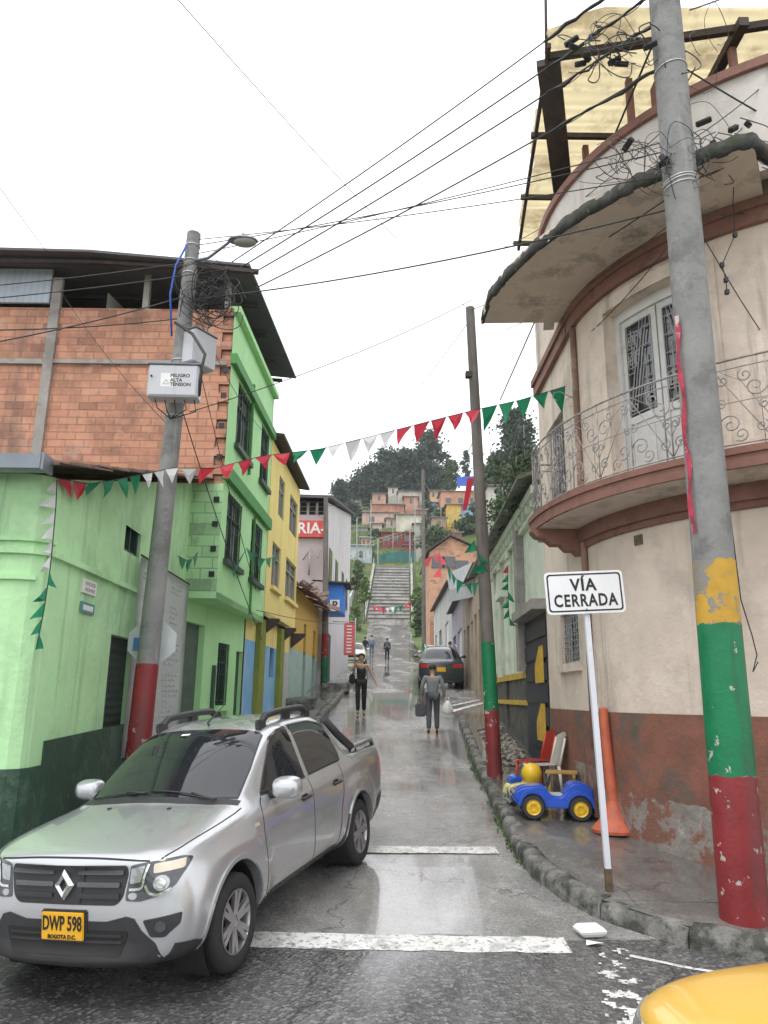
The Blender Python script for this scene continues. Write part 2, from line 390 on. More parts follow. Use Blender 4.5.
# ---- the street of worn wet concrete
def wet_road(name,base,dark,light,rough_hi,agg):
    M=bpy.data.materials.new(name); M.use_nodes=True; t=M.node_tree; t.nodes.clear()
    out=N(t,'ShaderNodeOutputMaterial'); b=N(t,'ShaderNodeBsdfPrincipled'); t.links.new(b.outputs[0],out.inputs[0])
    tc=N(t,'ShaderNodeTexCoord'); P=tc.outputs['Object']
    def noise(s,d=6,r=.6,v=None,dist=0):
        n=N(t,'ShaderNodeTexNoise'); n.inputs['Scale'].default_value=s; n.inputs['Detail'].default_value=d; n.inputs['Roughness'].default_value=r; n.inputs['Distortion'].default_value=dist
        t.links.new(v or P,n.inputs[0]); return n.outputs[0]
    def ramp(s,a,c,ca=0.,cb=1.):
        r=N(t,'ShaderNodeMapRange'); r.inputs[1].default_value=a; r.inputs[2].default_value=c; r.inputs[3].default_value=ca; r.inputs[4].default_value=cb; t.links.new(s,r.inputs[0]); return r.outputs[0]
    def mix(f,a,c):
        x=N(t,'ShaderNodeMixRGB')
        if isinstance(f,float): x.inputs[0].default_value=f
        else: t.links.new(f,x.inputs[0])
        for i,v in ((1,a),(2,c)):
            if isinstance(v,tuple): x.inputs[i].default_value=v+(1,)
            else: t.links.new(v,x.inputs[i])
        return x.outputs[0]
    def mul(a,c):
        x=N(t,'ShaderNodeMath',operation='MULTIPLY')
        for i,v in ((0,a),(1,c)):
            if isinstance(v,float): x.inputs[i].default_value=v
            else: t.links.new(v,x.inputs[i])
        return x.outputs[0]
    mp=N(t,'ShaderNodeMapping'); mp.inputs['Scale'].default_value=(1,.35,1); t.links.new(P,mp.inputs[0])
    wet=ramp(noise(.55,5,.55,mp.outputs[0],.6),.38,.56)          # 1 = film of water
    patch=ramp(noise(.9,7,.65,None,.4),.40,.62)
    c=mix(patch,dark,base)
    c=mix(ramp(noise(4.5,8,.7),.52,.70,0,.6),c,light)
    vo=N(t,'ShaderNodeTexVoronoi'); vo.inputs['Scale'].default_value=agg; t.links.new(P,vo.inputs[0])
    sp=N(t,'ShaderNodeSeparateXYZ'); t.links.new(vo.outputs['Color'],sp.inputs[0])
    c=mix(ramp(sp.outputs[0],.55,.9,0,.75 if agg<50 else .22),c,tuple(x*2.2 for x in base))
    c=mix(ramp(sp.outputs[1],.6,.9,0,.4),c,tuple(x*.3 for x in base))
    # cracks
    vc=N(t,'ShaderNodeTexVoronoi',feature='DISTANCE_TO_EDGE'); vc.inputs['Scale'].default_value=.33
    nd=N(t,'ShaderNodeTexNoise'); nd.inputs['Scale'].default_value=3; nd.inputs['Detail'].default_value=6; t.links.new(P,nd.inputs[0])
    av=N(t,'ShaderNodeMixRGB',blend_type='ADD'); av.inputs[0].default_value=.8; t.links.new(P,av.inputs[1]); t.links.new(nd.outputs['Color'],av.inputs[2]); t.links.new(av.outputs[0],vc.inputs[0])
    crack=ramp(vc.outputs[0],.0,.007,1.,0.)
    c=mix(mul(crack,.6),c,(.012,.012,.012))
    c=mix(mul(wet,.45),c,tuple(x*.35 for x in base))
    t.links.new(c,b.inputs['Base Color'])
    rr=N(t,'ShaderNodeMapRange'); rr.inputs[3].default_value=rough_hi; rr.inputs[4].default_value=.10; t.links.new(wet,rr.inputs[0])
    ra=N(t,'ShaderNodeMath',operation='MULTIPLY_ADD'); t.links.new(noise(14,5),ra.inputs[0]); ra.inputs[1].default_value=.22; t.links.new(rr.outputs[0],ra.inputs[2])
    rs=N(t,'ShaderNodeMath',operation='SUBTRACT'); t.links.new(ra.outputs[0],rs.inputs[0]); rs.inputs[1].default_value=.09; t.links.new(rs.outputs[0],b.inputs['Roughness'])
    b.inputs['Specular IOR Level'].default_value=.7
    t.links.new(mul(wet,.9),b.inputs['Coat Weight']); b.inputs['Coat Roughness'].default_value=.05
    h1=mul(vo.outputs['Distance'],1.0); h=N(t,'ShaderNodeMath',operation='ADD'); t.links.new(h1,h.inputs[0]); t.links.new(noise(40,5),h.inputs[1])
    hc=N(t,'ShaderNodeMath',operation='SUBTRACT'); t.links.new(h.outputs[0],hc.inputs[0]); t.links.new(mul(crack,1.2),hc.inputs[1])
    iv=N(t,'ShaderNodeMapRange'); iv.inputs[3].default_value=.9 if agg<50 else .3; iv.inputs[4].default_value=.35 if agg<50 else .06; t.links.new(wet,iv.inputs[0])
    bp=N(t,'ShaderNodeBump'); bp.inputs['Distance'].default_value=.012; t.links.new(hc.outputs[0],bp.inputs['Height']); t.links.new(iv.outputs[0],bp.inputs['Strength'])
    t.links.new(bp.outputs[0],b.inputs['Normal'])
    return M
m_road=wet_road('wet_concrete_road',(.37,.358,.345),(.215,.21,.205),(.52,.50,.48),.26,70)
m_asph=wet_road('wet_asphalt',(.115,.113,.113),(.065,.064,.064),(.20,.195,.19),.33,38)
bm=BM()
sheet(bm,lambda y:XL(y)-1.6 if y<60 else -2.3,lambda y:XR(y)+1.2 if y<60 else 4.0,frange(4,95.2,.8),lambda x,y:H(x,y),nx=14)
struct('road',bm,m_road)
def edge_y(x): return G(400,943).y+.12+.10*fn(x,0,0,.9)+.05*fn(x,0,5,3)
bm=BM(); xs=frange(-30,30,.25); rows=[]
for t in (-30,-8,0,2,3,4,4.8,5.5,None):
    rows.append([bm.verts.new((x,edge_y(x) if t is None else t,H(x,edge_y(x) if t is None else t)+.006)) for x in xs])
for A_,B_ in zip(rows,rows[1:]):
    for i in range(len(xs)-1): bm.faces.new((A_[i],A_[i+1],B_[i+1],B_[i]))
struct('cross_street',bm,m_asph)
m_paint=mat('road_paint',(.72,.72,.70),.45,var=.1,stain=((.13,.13,.13),22,.54,.60,.85),stain2=((.3,.3,.29),6,.5,.62,.6),bump=.4,bs=60,spec=.6)
def stripe(pts,wd,name,jag=.02,dz=.011):
    """painted stripe with a ragged outline along pts"""
    bm=BM(); P=[]
    for (a,b) in zip(pts,pts[1:]):
        n=max(2,int((Vector(b)-Vector(a)).length/.06)); P+=[Vector(a).lerp(Vector(b),i/n) for i in range(n)]
    P.append(Vector(pts[-1])); L=[];R=[]
    for i,p in enumerate(P):
        d=(P[min(i+1,len(P)-1)]-P[max(i-1,0)]).normalized(); n=Vector((-d.y,d.x))
        a=p+n*(wd/2+jag*fn(p.x,p.y,1,6)); b=p-n*(wd/2+jag*fn(p.x,p.y,9,6))
        L.append(bm.verts.new((a.x,a.y,H(a.x,a.y)+dz))); R.append(bm.verts.new((b.x,b.y,H(b.x,b.y)+dz)))
    for i in range(len(P)-1): bm.faces.new((R[i],R[i+1],L[i+1],L[i]))
    return struct(name,bm,m_paint)
g=lambda px,py:(G(px,py).x,G(px,py).y)
stripe([g(60,938),g(265,941),g(400,944),g(568,947)],.31,'road_marking',.03)
stripe([g(360,850),g(430,851),g(497,851)],.27,'road_marking',.02)
stripe([g(630,957),g(672,966),g(716,974)],.045,'road_marking',.015)
stripe([g(450,712),g(484,703)],.22,'road_marking',.05)
stripe([g(452,706),g(480,700)],.16,'road_marking',.05)
# worn flecks of old paint
bm=BM(); c_=.022
q0=G(612,950); q1=G(640,1040); L_=(q1-q0).length; e_=(q1-q0).normalized(); n_=Vector((-e_.y,e_.x,0))
for i in range(int(L_/c_)):
    for j in range(int(.34/c_)):
        s_=i*c_; u_=j*c_-.17; p=q0+e_*s_+n_*u_; v_=fn(p.x,p.y,0,9)+.55*fn(p.x,p.y,3,30)-.5*abs(u_)/.17
        if v_<(.12 if s_<.75 else -.08): continue
        k=c_*.56; r_=random.Random(i*99+j); cc=[p+e_*(a_*k*r_.uniform(.7,1.25))+n_*(b_*k*r_.uniform(.7,1.25)) for a_,b_ in ((-1,-1),(1,-1),(1.1,1),(-1,1))]
        bm.faces.new([bm.verts.new((w.x,w.y,H(w.x,w.y)+.0115+.00002*((i*7+j*3)%11))) for w in cc])
struct('road_marking',bm,m_paint)
# ---- right pavement
KP=[(2.2,22.5)]+[(G(px,py,.16).x,G(px,py,.16).y) for px,py in ((459,716),(475,760),(487,784),(503,813),(515,839),(532,861),(558,880),(594,899),(640,913),(687,928),(735,935),(768,940))]
KP+=[(KP[-1][0]+.8,KP[-1][1]-.12),(5,KP[-1][1]-.3),(9,KP[-1][1]-.6),(16,KP[-1][1]-.8)]
for i in range(2,9):
    if KP[i][1]>=KP[i-1][1]: KP[i]=(KP[i][0],KP[i-1][1]-.05)
KY=KP[8][1]
m_pave=wet_road('worn_pavement',(.19,.183,.172),(.10,.097,.092),(.30,.285,.265),.6,60)
m_kerb=mat('kerb_concrete',(.20,.195,.18),.7,var=.35,vs=5,bump=1,bs=22,stain=((.035,.04,.03),3.2,.44,.56,.9),stain2=((.07,.09,.05),2.6,.58,.66,.5),rvar=.2)
def kerb_x(y):
    pts=[(b,a) for a,b in KP[:9]][::-1]; return interp(pts,y)
SIDE=lambda x,y: H(x,y)+.15+ (0.012*fn(x,y,0,1.3))
bm=BM()
sheet(bm,lambda y:kerb_x(y)+.08,lambda y:XR(y)+1.0 if y>10.5 else 8,frange(KY,21.6,.33),SIDE,nx=16)
# corner area in front of the pole
xs=frange(KP[8][0]+.08,16,.18)
def ky(x):
    pts=[(a,b) for a,b in KP[8:]]; return interp(pts,x)
rows=[[bm.verts.new((x,lerp(ky(x)+.09,KY+.02,t),SIDE(x,lerp(ky(x)+.09,KY+.02,t))-.002)) for x in xs] for t in (0,.3,.6,1)]
for A,B in zip(rows,rows[1:]):
    for i in range(len(xs)-1): bm.faces.new((A[i],A[i+1],B[i+1],B[i]))
struct('pavement',bm,m_pave)
def kerb(path,name,h=.15,wd=.17,blk=.75,seed=1):
    rnd=random.Random(seed); bm=BM(); P=[Vector(p) for p in path]; segs=[]
    tot=0; L=[0]
    for a,b in zip(P,P[1:]): tot+=(b-a).length; L.append(tot)
    def pos(s):
        s=max(0,min(tot,s))
        for i in range(len(P)-1):
            if s<=L[i+1]: return P[i].lerp(P[i+1],(s-L[i])/(L[i+1]-L[i]))
        return P[-1]
    s=0
    while s<tot:
        l=blk*rnd.uniform(.8,1.25); e=min(tot,s+l-.015); dz=rnd.uniform(-.018,.012); dn=rnd.uniform(-.02,.02); n=max(3,int((e-s)/.09)); rings=[]
        for i in range(n+1):
            t=lerp(s,e,i/n); p=pos(t); d=(pos(t+.12)-pos(t-.12)).normalized(); nn=Vector((-d.y,d.x))
            edge=.02 if i in (0,n) else 0
            prof=[(-.02,-.10),(-.018,h*.55),(-.004,h*.88),(.022,h+.004),(wd*.6,h+.012),(wd,h+.004),(wd,-.1)]
            R=[]
            for k,(a,z) in enumerate(prof):
                nz1=.018*fn(p.x*1.0,p.y,k*1.7,4)+.014*fn(p.x,p.y,k,15)
                q=p+nn*(a+dn+(nz1+edge*.5 if k<4 else 0)); R.append(bm.verts.new((q.x,q.y,H(q.x,q.y)+z+dz-(edge*.6 if k in(2,3,4) else 0)+(nz1 if 0<k<6 else 0))))
            rings.append(R)
        for A,B in zip(rings,rings[1:]):
            for k in range(len(A)-1): bm.faces.new((A[k],B[k],B[k+1],A[k+1])).smooth=True
        bm.faces.new(rings[0][::-1]); bm.faces.new(rings[-1]); s+=l
    bmesh.ops.recalc_face_normals(bm,faces=bm.faces)
    return struct(name,bm,m_kerb)
kerb(KP[1:],'kerb',seed=3)
LK=lambda y: XL(y)+.95*min(1,max(0,(y-11)/5))+.12*fn(y,0,0,.3)+.12
kerb([(-12,6.7),(-3.4,6.72),(-3.1,6.85),(-2.97,7.2)]+[(LK(y),y) for y in frange(8,46,1.5)],'kerb',seed=5,h=.17,blk=1.3)
bm=BM()
sheet(bm,lambda y:XL(y)-1.3 if y>7.4 else -12,lambda y:LK(max(y,7.6))-.04,frange(6.84,46,.5),lambda x,y:H(x,y)+.16+.02*fn(x,y,0,.8),nx=8)
struct('pavement',bm,m_pave)
# tilted concrete ramps and aprons on the left pavement
def chunk(px,py,D0,sx,sy,sz,rz,tilt,label,name='concrete_ramp',m=None,grp='concrete ramps and slabs on the left pavement'):
    p=at(px,py,D0); z=gz(D0)+.15; bm=BM()
    R=Matrix.Rotation(rz,3,'Z')@Matrix.Rotation(tilt,3,'X')
    vs=box(bm,-sx/2,sx/2,-sy/2,sy/2,-.12,sz,bevel=.02)
    for v in bm.verts: v.co=R@v.co+Vector((p.x,D0,z))
    return tag(obj(name,bm,m or mat('pale_concrete',(.42,.42,.41),.7,var=.15,vs=4,bump=.5,bs=20,stain=((.15,.15,.14),3,.5,.6,.6))),label,'ramp',grp)
chunk(262,700,17.0,.95,1.5,.13,.1,.05,'pale concrete ramp in front of the blue wall, nearest the pickup')
chunk(283,692,19.3,.9,1.5,.16,.1,.05,'pale concrete ramp in front of the blue wall, second up the street')
chunk(300,683,23.2,1.0,2.6,.18,.05,.02,'low worn concrete slab in front of the yellow and teal house',m=m_kerb)
chunk(336,672,28.0,1.0,2.0,.17,.05,.02,'low worn concrete slab beside the far striped pole',m=m_kerb)
# puddled apron and rubble between the far pavement and the parked car
bm=BM(); rnd=random.Random(11)
for i in range(520):
    D=rnd.uniform(13.5,19.5); x=rnd.uniform(kerb_x(D)+.35,XR(D)-.1)
    if rnd.random()>math.exp(-((D-16.2)/1.9)**2-((x-2.55)/.38)**2)*1.2: continue
    r=rnd.uniform(.02,.085); z=SIDE(x,D)+r*.3
    b0=bmesh.ops.create_icosphere(bm,subdivisions=1,radius=r)
    s=Vector((rnd.uniform(.7,1.3),rnd.uniform(.7,1.3),rnd.uniform(.4,.8)))
    for v in b0['verts']: v.co=Vector((v.co.x*s.x,v.co.y*s.y,v.co.z*s.z))*rnd.uniform(.85,1.15)+Vector((x,D,z))
o=obj('rubble',bm,mat('rubble',(.24,.22,.19),.8,var=.5,vs=9,bump=.5,bs=30)); o['kind']='stuff'; tag(o,'loose grey rubble heaped on the pavement behind the near striped pole','rubble')
bm=BM(); rnd=random.Random(12)
for i in range(260):           # weeds rooted along the kerb
    D=rnd.choice([rnd.gauss(10.2,.7),rnd.gauss(6.7,.25),rnd.gauss(14.5,1)]); 
    if D<KY or D>19: continue
    x=kerb_x(D)-.03+rnd.gauss(0,.035); z=H(x,D)
    for k in range(5):
        a=rnd.uniform(0,6.28); h=rnd.uniform(.02,.075); w_=.006
        bm.faces.new([bm.verts.new(q) for q in ((x-w_,D,z),(x+w_,D,z),(x+cos(a)*h*.6,D+sin(a)*h*.6,z+h))])
o=obj('weeds',bm,mat('weed',(.07,.13,.03),.7,var=.4,vs=20)); o['kind']='stuff'; tag(o,'tufts of green weed growing along the kerb','weeds')

# ================================================================== RIGHT CORNER BUILDING
C0=Vector((6.1,10.4)); RW=3.3; A1,A2=180,292
def cp(r,deg,z): return Vector((C0.x+r*cos(radians(deg)),C0.y+r*sin(radians(deg)),z))
PINK=(.71,.60,.51)
m_plaster=mat('pink_beige_plaster',PINK,.85,var=.10,vs=1.6,bump=.55,bs=16,stain=((.44,.36,.30),1.1,.50,.66,.55),stain2=((.78,.69,.60),2.3,.56,.64,.5),streak=((.25,.21,.18),3,.56,.70,.6))
m_base=mat('red_brown_base_paint',(.235,.098,.066),.8,var=.2,vs=3,bump=.7,bs=14,stain=((.12,.10,.085),1.6,.50,.60,.75),stain2=((.055,.10,.05),2.6,.60,.67,.7),streak=((.13,.095,.08),2.2,.55,.70,.6),seed=3)
m_grey_pl=mat('bare_flaked_plaster',(.27,.24,.215),.85,var=.25,vs=5,bump=.8,bs=16,stain=((.23,.09,.06),2.1,.47,.53,.9),stain2=((.45,.42,.38),4,.60,.66,.7))
m_mould=mat('brown_moulding_paint',(.24,.115,.088),.75,var=.15,vs=3,bump=.4,bs=18,stain=((.10,.06,.05),4,.52,.65,.5))
m_door=mat('pale_grey_door_paint',(.60,.59,.57),.5,var=.08,vs=5,stain=((.35,.33,.31),6,.6,.7,.4))
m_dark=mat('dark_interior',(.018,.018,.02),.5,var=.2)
m_glass=mat('window_glass',(.03,.035,.04),.06,var=.2,spec=.8,coat=.5)
m_iron=mat('wrought_iron',(.36,.34,.33),.55,metal=.3,var=.3,vs=12,stain=((.20,.08,.04),18,.55,.65,.5))
m_iron_g=mat('grey_window_bars',(.33,.33,.33),.5,var=.1)
m_soffit=mat('stained_soffit',(.62,.52,.44),.85,var=.12,vs=1.5,bump=.4,bs=14,stain=((.16,.14,.115),1.5,.50,.64,.75),stain2=((.68,.60,.52),3,.58,.66,.4))
m_slabedge=mat('mossy_slab_edge',(.055,.055,.05),.9,var=.5,vs=6,bump=1,bs=14,stain=((.03,.04,.015),4,.48,.58,.8),stain2=((.22,.20,.17),5,.6,.66,.6))
rb=thing('corner_building','pinkish plastered corner building with curved wrought iron balcony and red brown base','building',(6.1,10.4,.1))
def arc_wall(bm,R,a0,a1,zs,ops,th=.28,step=3.,mi_f=None):
    an=sorted({*[round(v,4) for v in frange(a0,a1,step)],*[o[i] for o in ops for i in (0,1)]}); zz=sorted({*zs,*[o[i] for o in ops for i in (2,3)]})
    for i in range(len(an)-1):
        for j in range(len(zz)-1):
            ca=(an[i]+an[i+1])/2; cz=(zz[j]+zz[j+1])/2
            if any(o[0]<ca<o[1] and o[2]<cz<o[3] for o in ops): continue
            f=quad(bm,cp(R,an[i],zz[j]),cp(R,an[i+1],zz[j]),cp(R,an[i+1],zz[j+1]),cp(R,an[i],zz[j+1]),mi_f(ca,cz) if mi_f else 0); f.smooth=True
    for a,b,za,zb in ops:
        s=[v for v in an if a<=v<=b]
        for u,v in zip(s,s[1:]):
            quad(bm,cp(R,u,zb),cp(R,v,zb),cp(R-th,v,zb),cp(R-th,u,zb)); quad(bm,cp(R,u,za),cp(R-th,u,za),cp(R-th,v,za),cp(R,v,za))
        quad(bm,cp(R,a,za),cp(R,a,zb),cp(R-th,a,zb),cp(R-th,a,za)); quad(bm,cp(R,b,za),cp(R-th,b,za),cp(R-th,b,zb),cp(R,b,zb))
    bmesh.ops.remove_doubles(bm,verts=bm.verts,dist=.0005)
ZB=1.60; ZD0,ZD1=4.28,6.72; DA,DB=200.5,223.5
S0=(XR(12.85)-.0,12.85); S1=(2.8,10.4)     # street side, far end to tangent point
# walls
bm=BM(); arc_wall(bm,RW,A1,A2,[ZB,2.4,3.2,4.1,5.2,6.1,7.5,9.0],[(DA-1.4,DB+1.4,ZD0,ZD1+.14)])
win_s,_=wallhit(S0,S1,569,640)
_a=wallhit(S0,S1,560,616); _b=wallhit(S0,S1,580,662)
w1=( _a[0],_b[0],_b[1],_a[1]); 
_c=wallhit(S0,S1,545,415); _d=wallhit(S0,S1,566,475)
w2=(_c[0],_d[0],4.35,6.2)
wall(bm,S0,S1,ZB,9.0,[w1,w2],th=.25)
rj=cp(RW,A2,0)
quad(bm,(rj.x,rj.y,ZB),(16,rj.y+1.2,ZB),(16,rj.y+1.2,9),(rj.x,rj.y,9))       # side street front beyond the curve
quad(bm,(S0[0],12.85,-.2),(16,12.85,-.2),(16,12.85,9),(S0[0],12.85,9)); quad(bm,(16,8.5,-.2),(16,12.85,-.2),(16,12.85,9),(16,8.5,9))
obj('wall',bm,m_plaster,rb)
bm=BM(); arc_wall(bm,RW+.012,A1,A2,[.3,ZB],[]); wall(bm,(S0[0]-.012,S0[1]),(S1[0]-.012,S1[1]),.62,ZB+.0,[],th=.2)
quad(bm,(rj.x,rj.y-.01,-.6),(16,rj.y+1.19,-.6),(16,rj.y+1.19,ZB),(rj.x,rj.y-.01,ZB))
obj('painted_base',bm,m_base,rb)
bm=BM(); an=frange(A1,A2,.7)
for u,v in zip(an,an[1:]): quad(bm,cp(RW+.014,u,-.5),cp(RW+.014,v,-.5),cp(RW+.014,v,.66+.16*fn(v,0,0,.37)),cp(RW+.014,u,.66+.16*fn(u,0,0,.37)))
wall(bm,(S0[0]-.013,S0[1]),(S1[0]-.013,S1[1]),.0,.9,[],th=.2)
obj('flaked_plinth',bm,m_grey_pl,rb)
# moulding ring under the eaves, capping ring
def ring(bm,r0,r1,a0,a1,z0,z1,step=3.,z1o=None):
    an=frange(a0,a1,step)
    rows=[[bm.verts.new(cp(r,a,z)) for r,z in ((r0,z0),(r1,z0),(r1,z1),(r0,z1))] for a in an]
    fs=[]
    for A,B in zip(rows,rows[1:]):
        for k in range(4): fs.append(bm.faces.new((A[k],B[k],B[(k+1)%4],A[(k+1)%4])))
    fs.append(bm.faces.new(rows[0])); fs.append(bm.faces.new(rows[-1][::-1])); bmesh.ops.recalc_face_normals(bm,faces=fs)
bm=BM(); ring(bm,RW-.05,RW+.07,A1,A2,7.12,7.38); ring(bm,RW-.05,RW+.11,A1,A2,7.30,7.42)
wbox(bm,S0,S1,0,2.44,7.12,7.38,-.08,.02); wbox(bm,S0,S1,0,2.44,7.30,7.42,-.12,.02)
obj('eaves_moulding',bm,m_mould,rb)
bm=BM(); ring(bm,RW+.004,RW+.03,DA-4.5,DA-1.4,ZD0,ZD1+.14,1.5); ring(bm,RW+.004,RW+.03,DB+1.4,DB+4.5,ZD0,ZD1+.14,1.5); ring(bm,RW+.005,RW+.034,DA-4.5,DB+4.5,ZD1+.14,ZD1+.32,1.5)
obj('door_surround',bm,m_plaster,rb)
# eaves slab (thin curved concrete, ragged mossy edge)
bm=BM(); an=frange(177,238.5,2.)
RE=lambda a: 4.62-.30*min(1,max(0,(a-180)/58))
outer=[cp(RE(a),a,7.5) for a in an]; inner=[cp(RW-.4,a,7.5) for a in an[::-1]]
poly=outer+inner
prism(bm,[(p.x,p.y) for p in poly],7.42,7.58)
obj('eaves_slab',bm,m_soffit,rb)
bm=BM()
pts=[]
for i in range(len(outer)-1):
    for k in range(4): pts.append(outer[i].lerp(outer[i+1],k/4))
e1=cp(RE(238.5),238.5,7.5); e2=cp(RW+.1,246,7.5)
for k in range(14): pts.append(e1.lerp(e2,k/14))
rings=[]
for i,p in enumerate(pts):
    d=(pts[min(i+1,len(pts)-1)]-pts[max(i-1,0)]).normalized(); n=Vector((d.y,-d.x,0))*-1
    n= n if n.dot(p-Vector((6.1,10.4,7.5)))>0 else -n
    j=.03*fn(p.x,p.y,0,3)+.02*fn(p.x,p.y,2,11)
    rings.append([bm.verts.new(q) for q in (p+n*(-.05)+Vector((0,0,-.078)),p+n*(.012+j)+Vector((0,0,-.09+j*.6)),p+n*(.022+j)+Vector((0,0,.0)),p+n*(.0+j)+Vector((0,0,.095+j*.6)),p+n*(-.2)+Vector((0,0,.083)))])
for A,B in zip(rings,rings[1:]):
    for k in range(4): bm.faces.new((A[k],B[k],B[k+1],A[k+1])).smooth=True
bmesh.ops.recalc_face_normals(bm,faces=bm.faces)
obj('slab_edge',bm,m_slabedge,rb)
# parapet above the slab with its red brown capping
m_par=mat('off_white_plaster',(.62,.58,.54),.85,var=.08,vs=2,bump=.4,bs=14,streak=((.30,.28,.26),3,.56,.72,.6),stain=((.42,.38,.34),1.2,.52,.66,.5))
bm=BM(); ring(bm,3.45,3.62,168,A2,7.58,8.92); obj('parapet',bm,m_par,rb)
bm=BM(); ring(bm,3.40,3.68,168,A2,8.92,9.04); obj('parapet_cap',bm,m_mould,rb)
# door in its recess
dr=BM(); R_=RW-.20
def arcbox(bm,a0,a1,z0,z1,r0,r1,step=2.5,mi=0):
    an=frange(a0,a1,step); rows=[[bm.verts.new(cp(r,a,z)) for r,z in ((r0,z0),(r1,z0),(r1,z1),(r0,z1))] for a in an]; fs=[]
    for A,B in zip(rows,rows[1:]):
        for k in range(4): fs.append(bm.faces.new((A[k],B[k],B[(k+1)%4],A[(k+1)%4])))
    fs+= [bm.faces.new(rows[0]),bm.faces.new(rows[-1][::-1])]; bmesh.ops.recalc_face_normals(bm,faces=fs)
    for f in fs: f.material_index=mi
mid=(DA+DB)/2; zt=5.28
for a,b in ((DA-1.4,DA+.2),(DB-.2,DB+1.4)): arcbox(dr,a,b,ZD0,ZD1+.14,R_-.06,R_+.04)
arcbox(dr,DA,DB,ZD1,ZD1+.14,R_-.06,R_+.04)
doorp=obj('balcony_door',dr,m_door,rb)
for s,(a,b) in enumerate(((DA+.2,mid-.2),(mid+.2,DB-.2))):
    l=BM(); arcbox(l,a,a+1.4,ZD0+.02,ZD1,R_-.04,R_); arcbox(l,b-1.4,b,ZD0+.02,ZD1,R_-.04,R_); arcbox(l,a+1.4,b-1.4,ZD1-.09,ZD1,R_-.04,R_); arcbox(l,a+1.4,b-1.4,zt-.05,zt+.05,R_-.04,R_+.002)
    arcbox(l,a+1.4,b-1.4,ZD0+.02,zt-.05,R_-.045,R_-.015); arcbox(l,a+2.6,b-2.6,ZD0+.14,zt-.15,R_-.03,R_-.004)
    obj('door_leaf',l,m_door,doorp)
    l=BM(); arcbox(l,a+1.4,b-1.4,zt+.05,ZD1-.09,R_-.035,R_-.022); obj('door_glass',l,m_glass,doorp)
    l=BM()
    P=lambda u,v: cp(R_+.012,lerp(a+1.6,b-1.6,u),lerp(zt+.08,ZD1-.11,v))
    def ln(*q,r=.009): 
        pts=[]
        for (u0,v0),(u1,v1) in zip(q,q[1:]):
            pts+=[P(lerp(u0,u1,k/4),lerp(v0,v1,k/4)) for k in range(4)]
        pts.append(P(*q[-1])); tube(l,pts,r,5)
    sgn=(lambda u:u) if s==0 else (lambda u:1-u)
    ln((0,0),(0,1),(1,1),(1,0),(0,0))
    for off in (0,.14,.28): ln((sgn(.02+off*.9),0),(sgn(.62+off*.9 if .62+off*.9<1 else 1),1 if .62+off*.9<1 else .93))
    for cx,cy in ((.22,.82),(.8,.2),(.22,.60)):
        for w_ in (.16,.09): ln((sgn(cx-w_),cy-w_*.55),(sgn(cx+w_),cy-w_*.55),(sgn(cx+w_),cy+w_*.55),(sgn(cx-w_),cy+w_*.55),(sgn(cx-w_),cy-w_*.55))
        ln((sgn(cx),cy-.12),(sgn(cx),cy+.12)); ln((sgn(cx-.2),cy),(sgn(cx+.2),cy))
    for v in (.15,.35,.5,.7,.9): ln((sgn(.55),v),(sgn(1),v)); 
    ln((sgn(.75),0),(sgn(.75),.6)); ln((sgn(0),.3),(sgn(.2),.3)); ln((sgn(0),.45),(sgn(.3),.45))
    obj('door_grille',l,m_iron_g,doorp)
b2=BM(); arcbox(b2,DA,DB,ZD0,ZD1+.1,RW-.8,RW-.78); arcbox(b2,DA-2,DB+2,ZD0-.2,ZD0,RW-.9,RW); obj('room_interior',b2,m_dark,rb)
# balcony: slab, red rim, ornamental underside lip, railing
RB=3.95; B0,B1=177,262
bm=BM(); an=frange(B0,B1,2.5); out=[cp(RB,a,0) for a in an]; inn=[cp(RW-.02,a,0) for a in an[::-1]]
endp=[(2.9,11.2),(2.35,11.15)]
prism(bm,[(p.x,p.y) for p in inn]+endp[:1]+endp[1:]+[(p.x,p.y) for p in out],4.05,4.24)
obj('balcony_slab',bm,m_soffit,rb)
bm=BM(); ring(bm,RB-.02,RB+.035,B0,B1,4.06,4.26,2.5); ring(bm,RB-.02,RB+.06,B0,B1,4.20,4.275,2.5)
ring(bm,RW+.002,RW+.10,A1,B1+8,3.86,4.05,2.5); ring(bm,RW+.002,RW+.05,A1,B1+8,3.78,3.88,2.5)
obj('balcony_rim',bm,m_mould,rb)
bm=BM(); prof=[(0,0),(0,-.34),(.10,-.36),(.16,-.30),(.26,-.30),(.34,-.22),(.46,-.22),(.56,-.13),(.68,-.11),(.74,-.04),(.74,0)]
for a in (180,):       # scrolled bracket at the street end
    u=Vector((cos(radians(a)),sin(radians(a)),0)); v=Vector((-u.y,u.x,0))
    slab3(bm,[cp(RW,a,4.05)+u*x+Vector((0,0,z)) for x,z in prof],v*.22)
obj('balcony_bracket',bm,m_mould,rb)
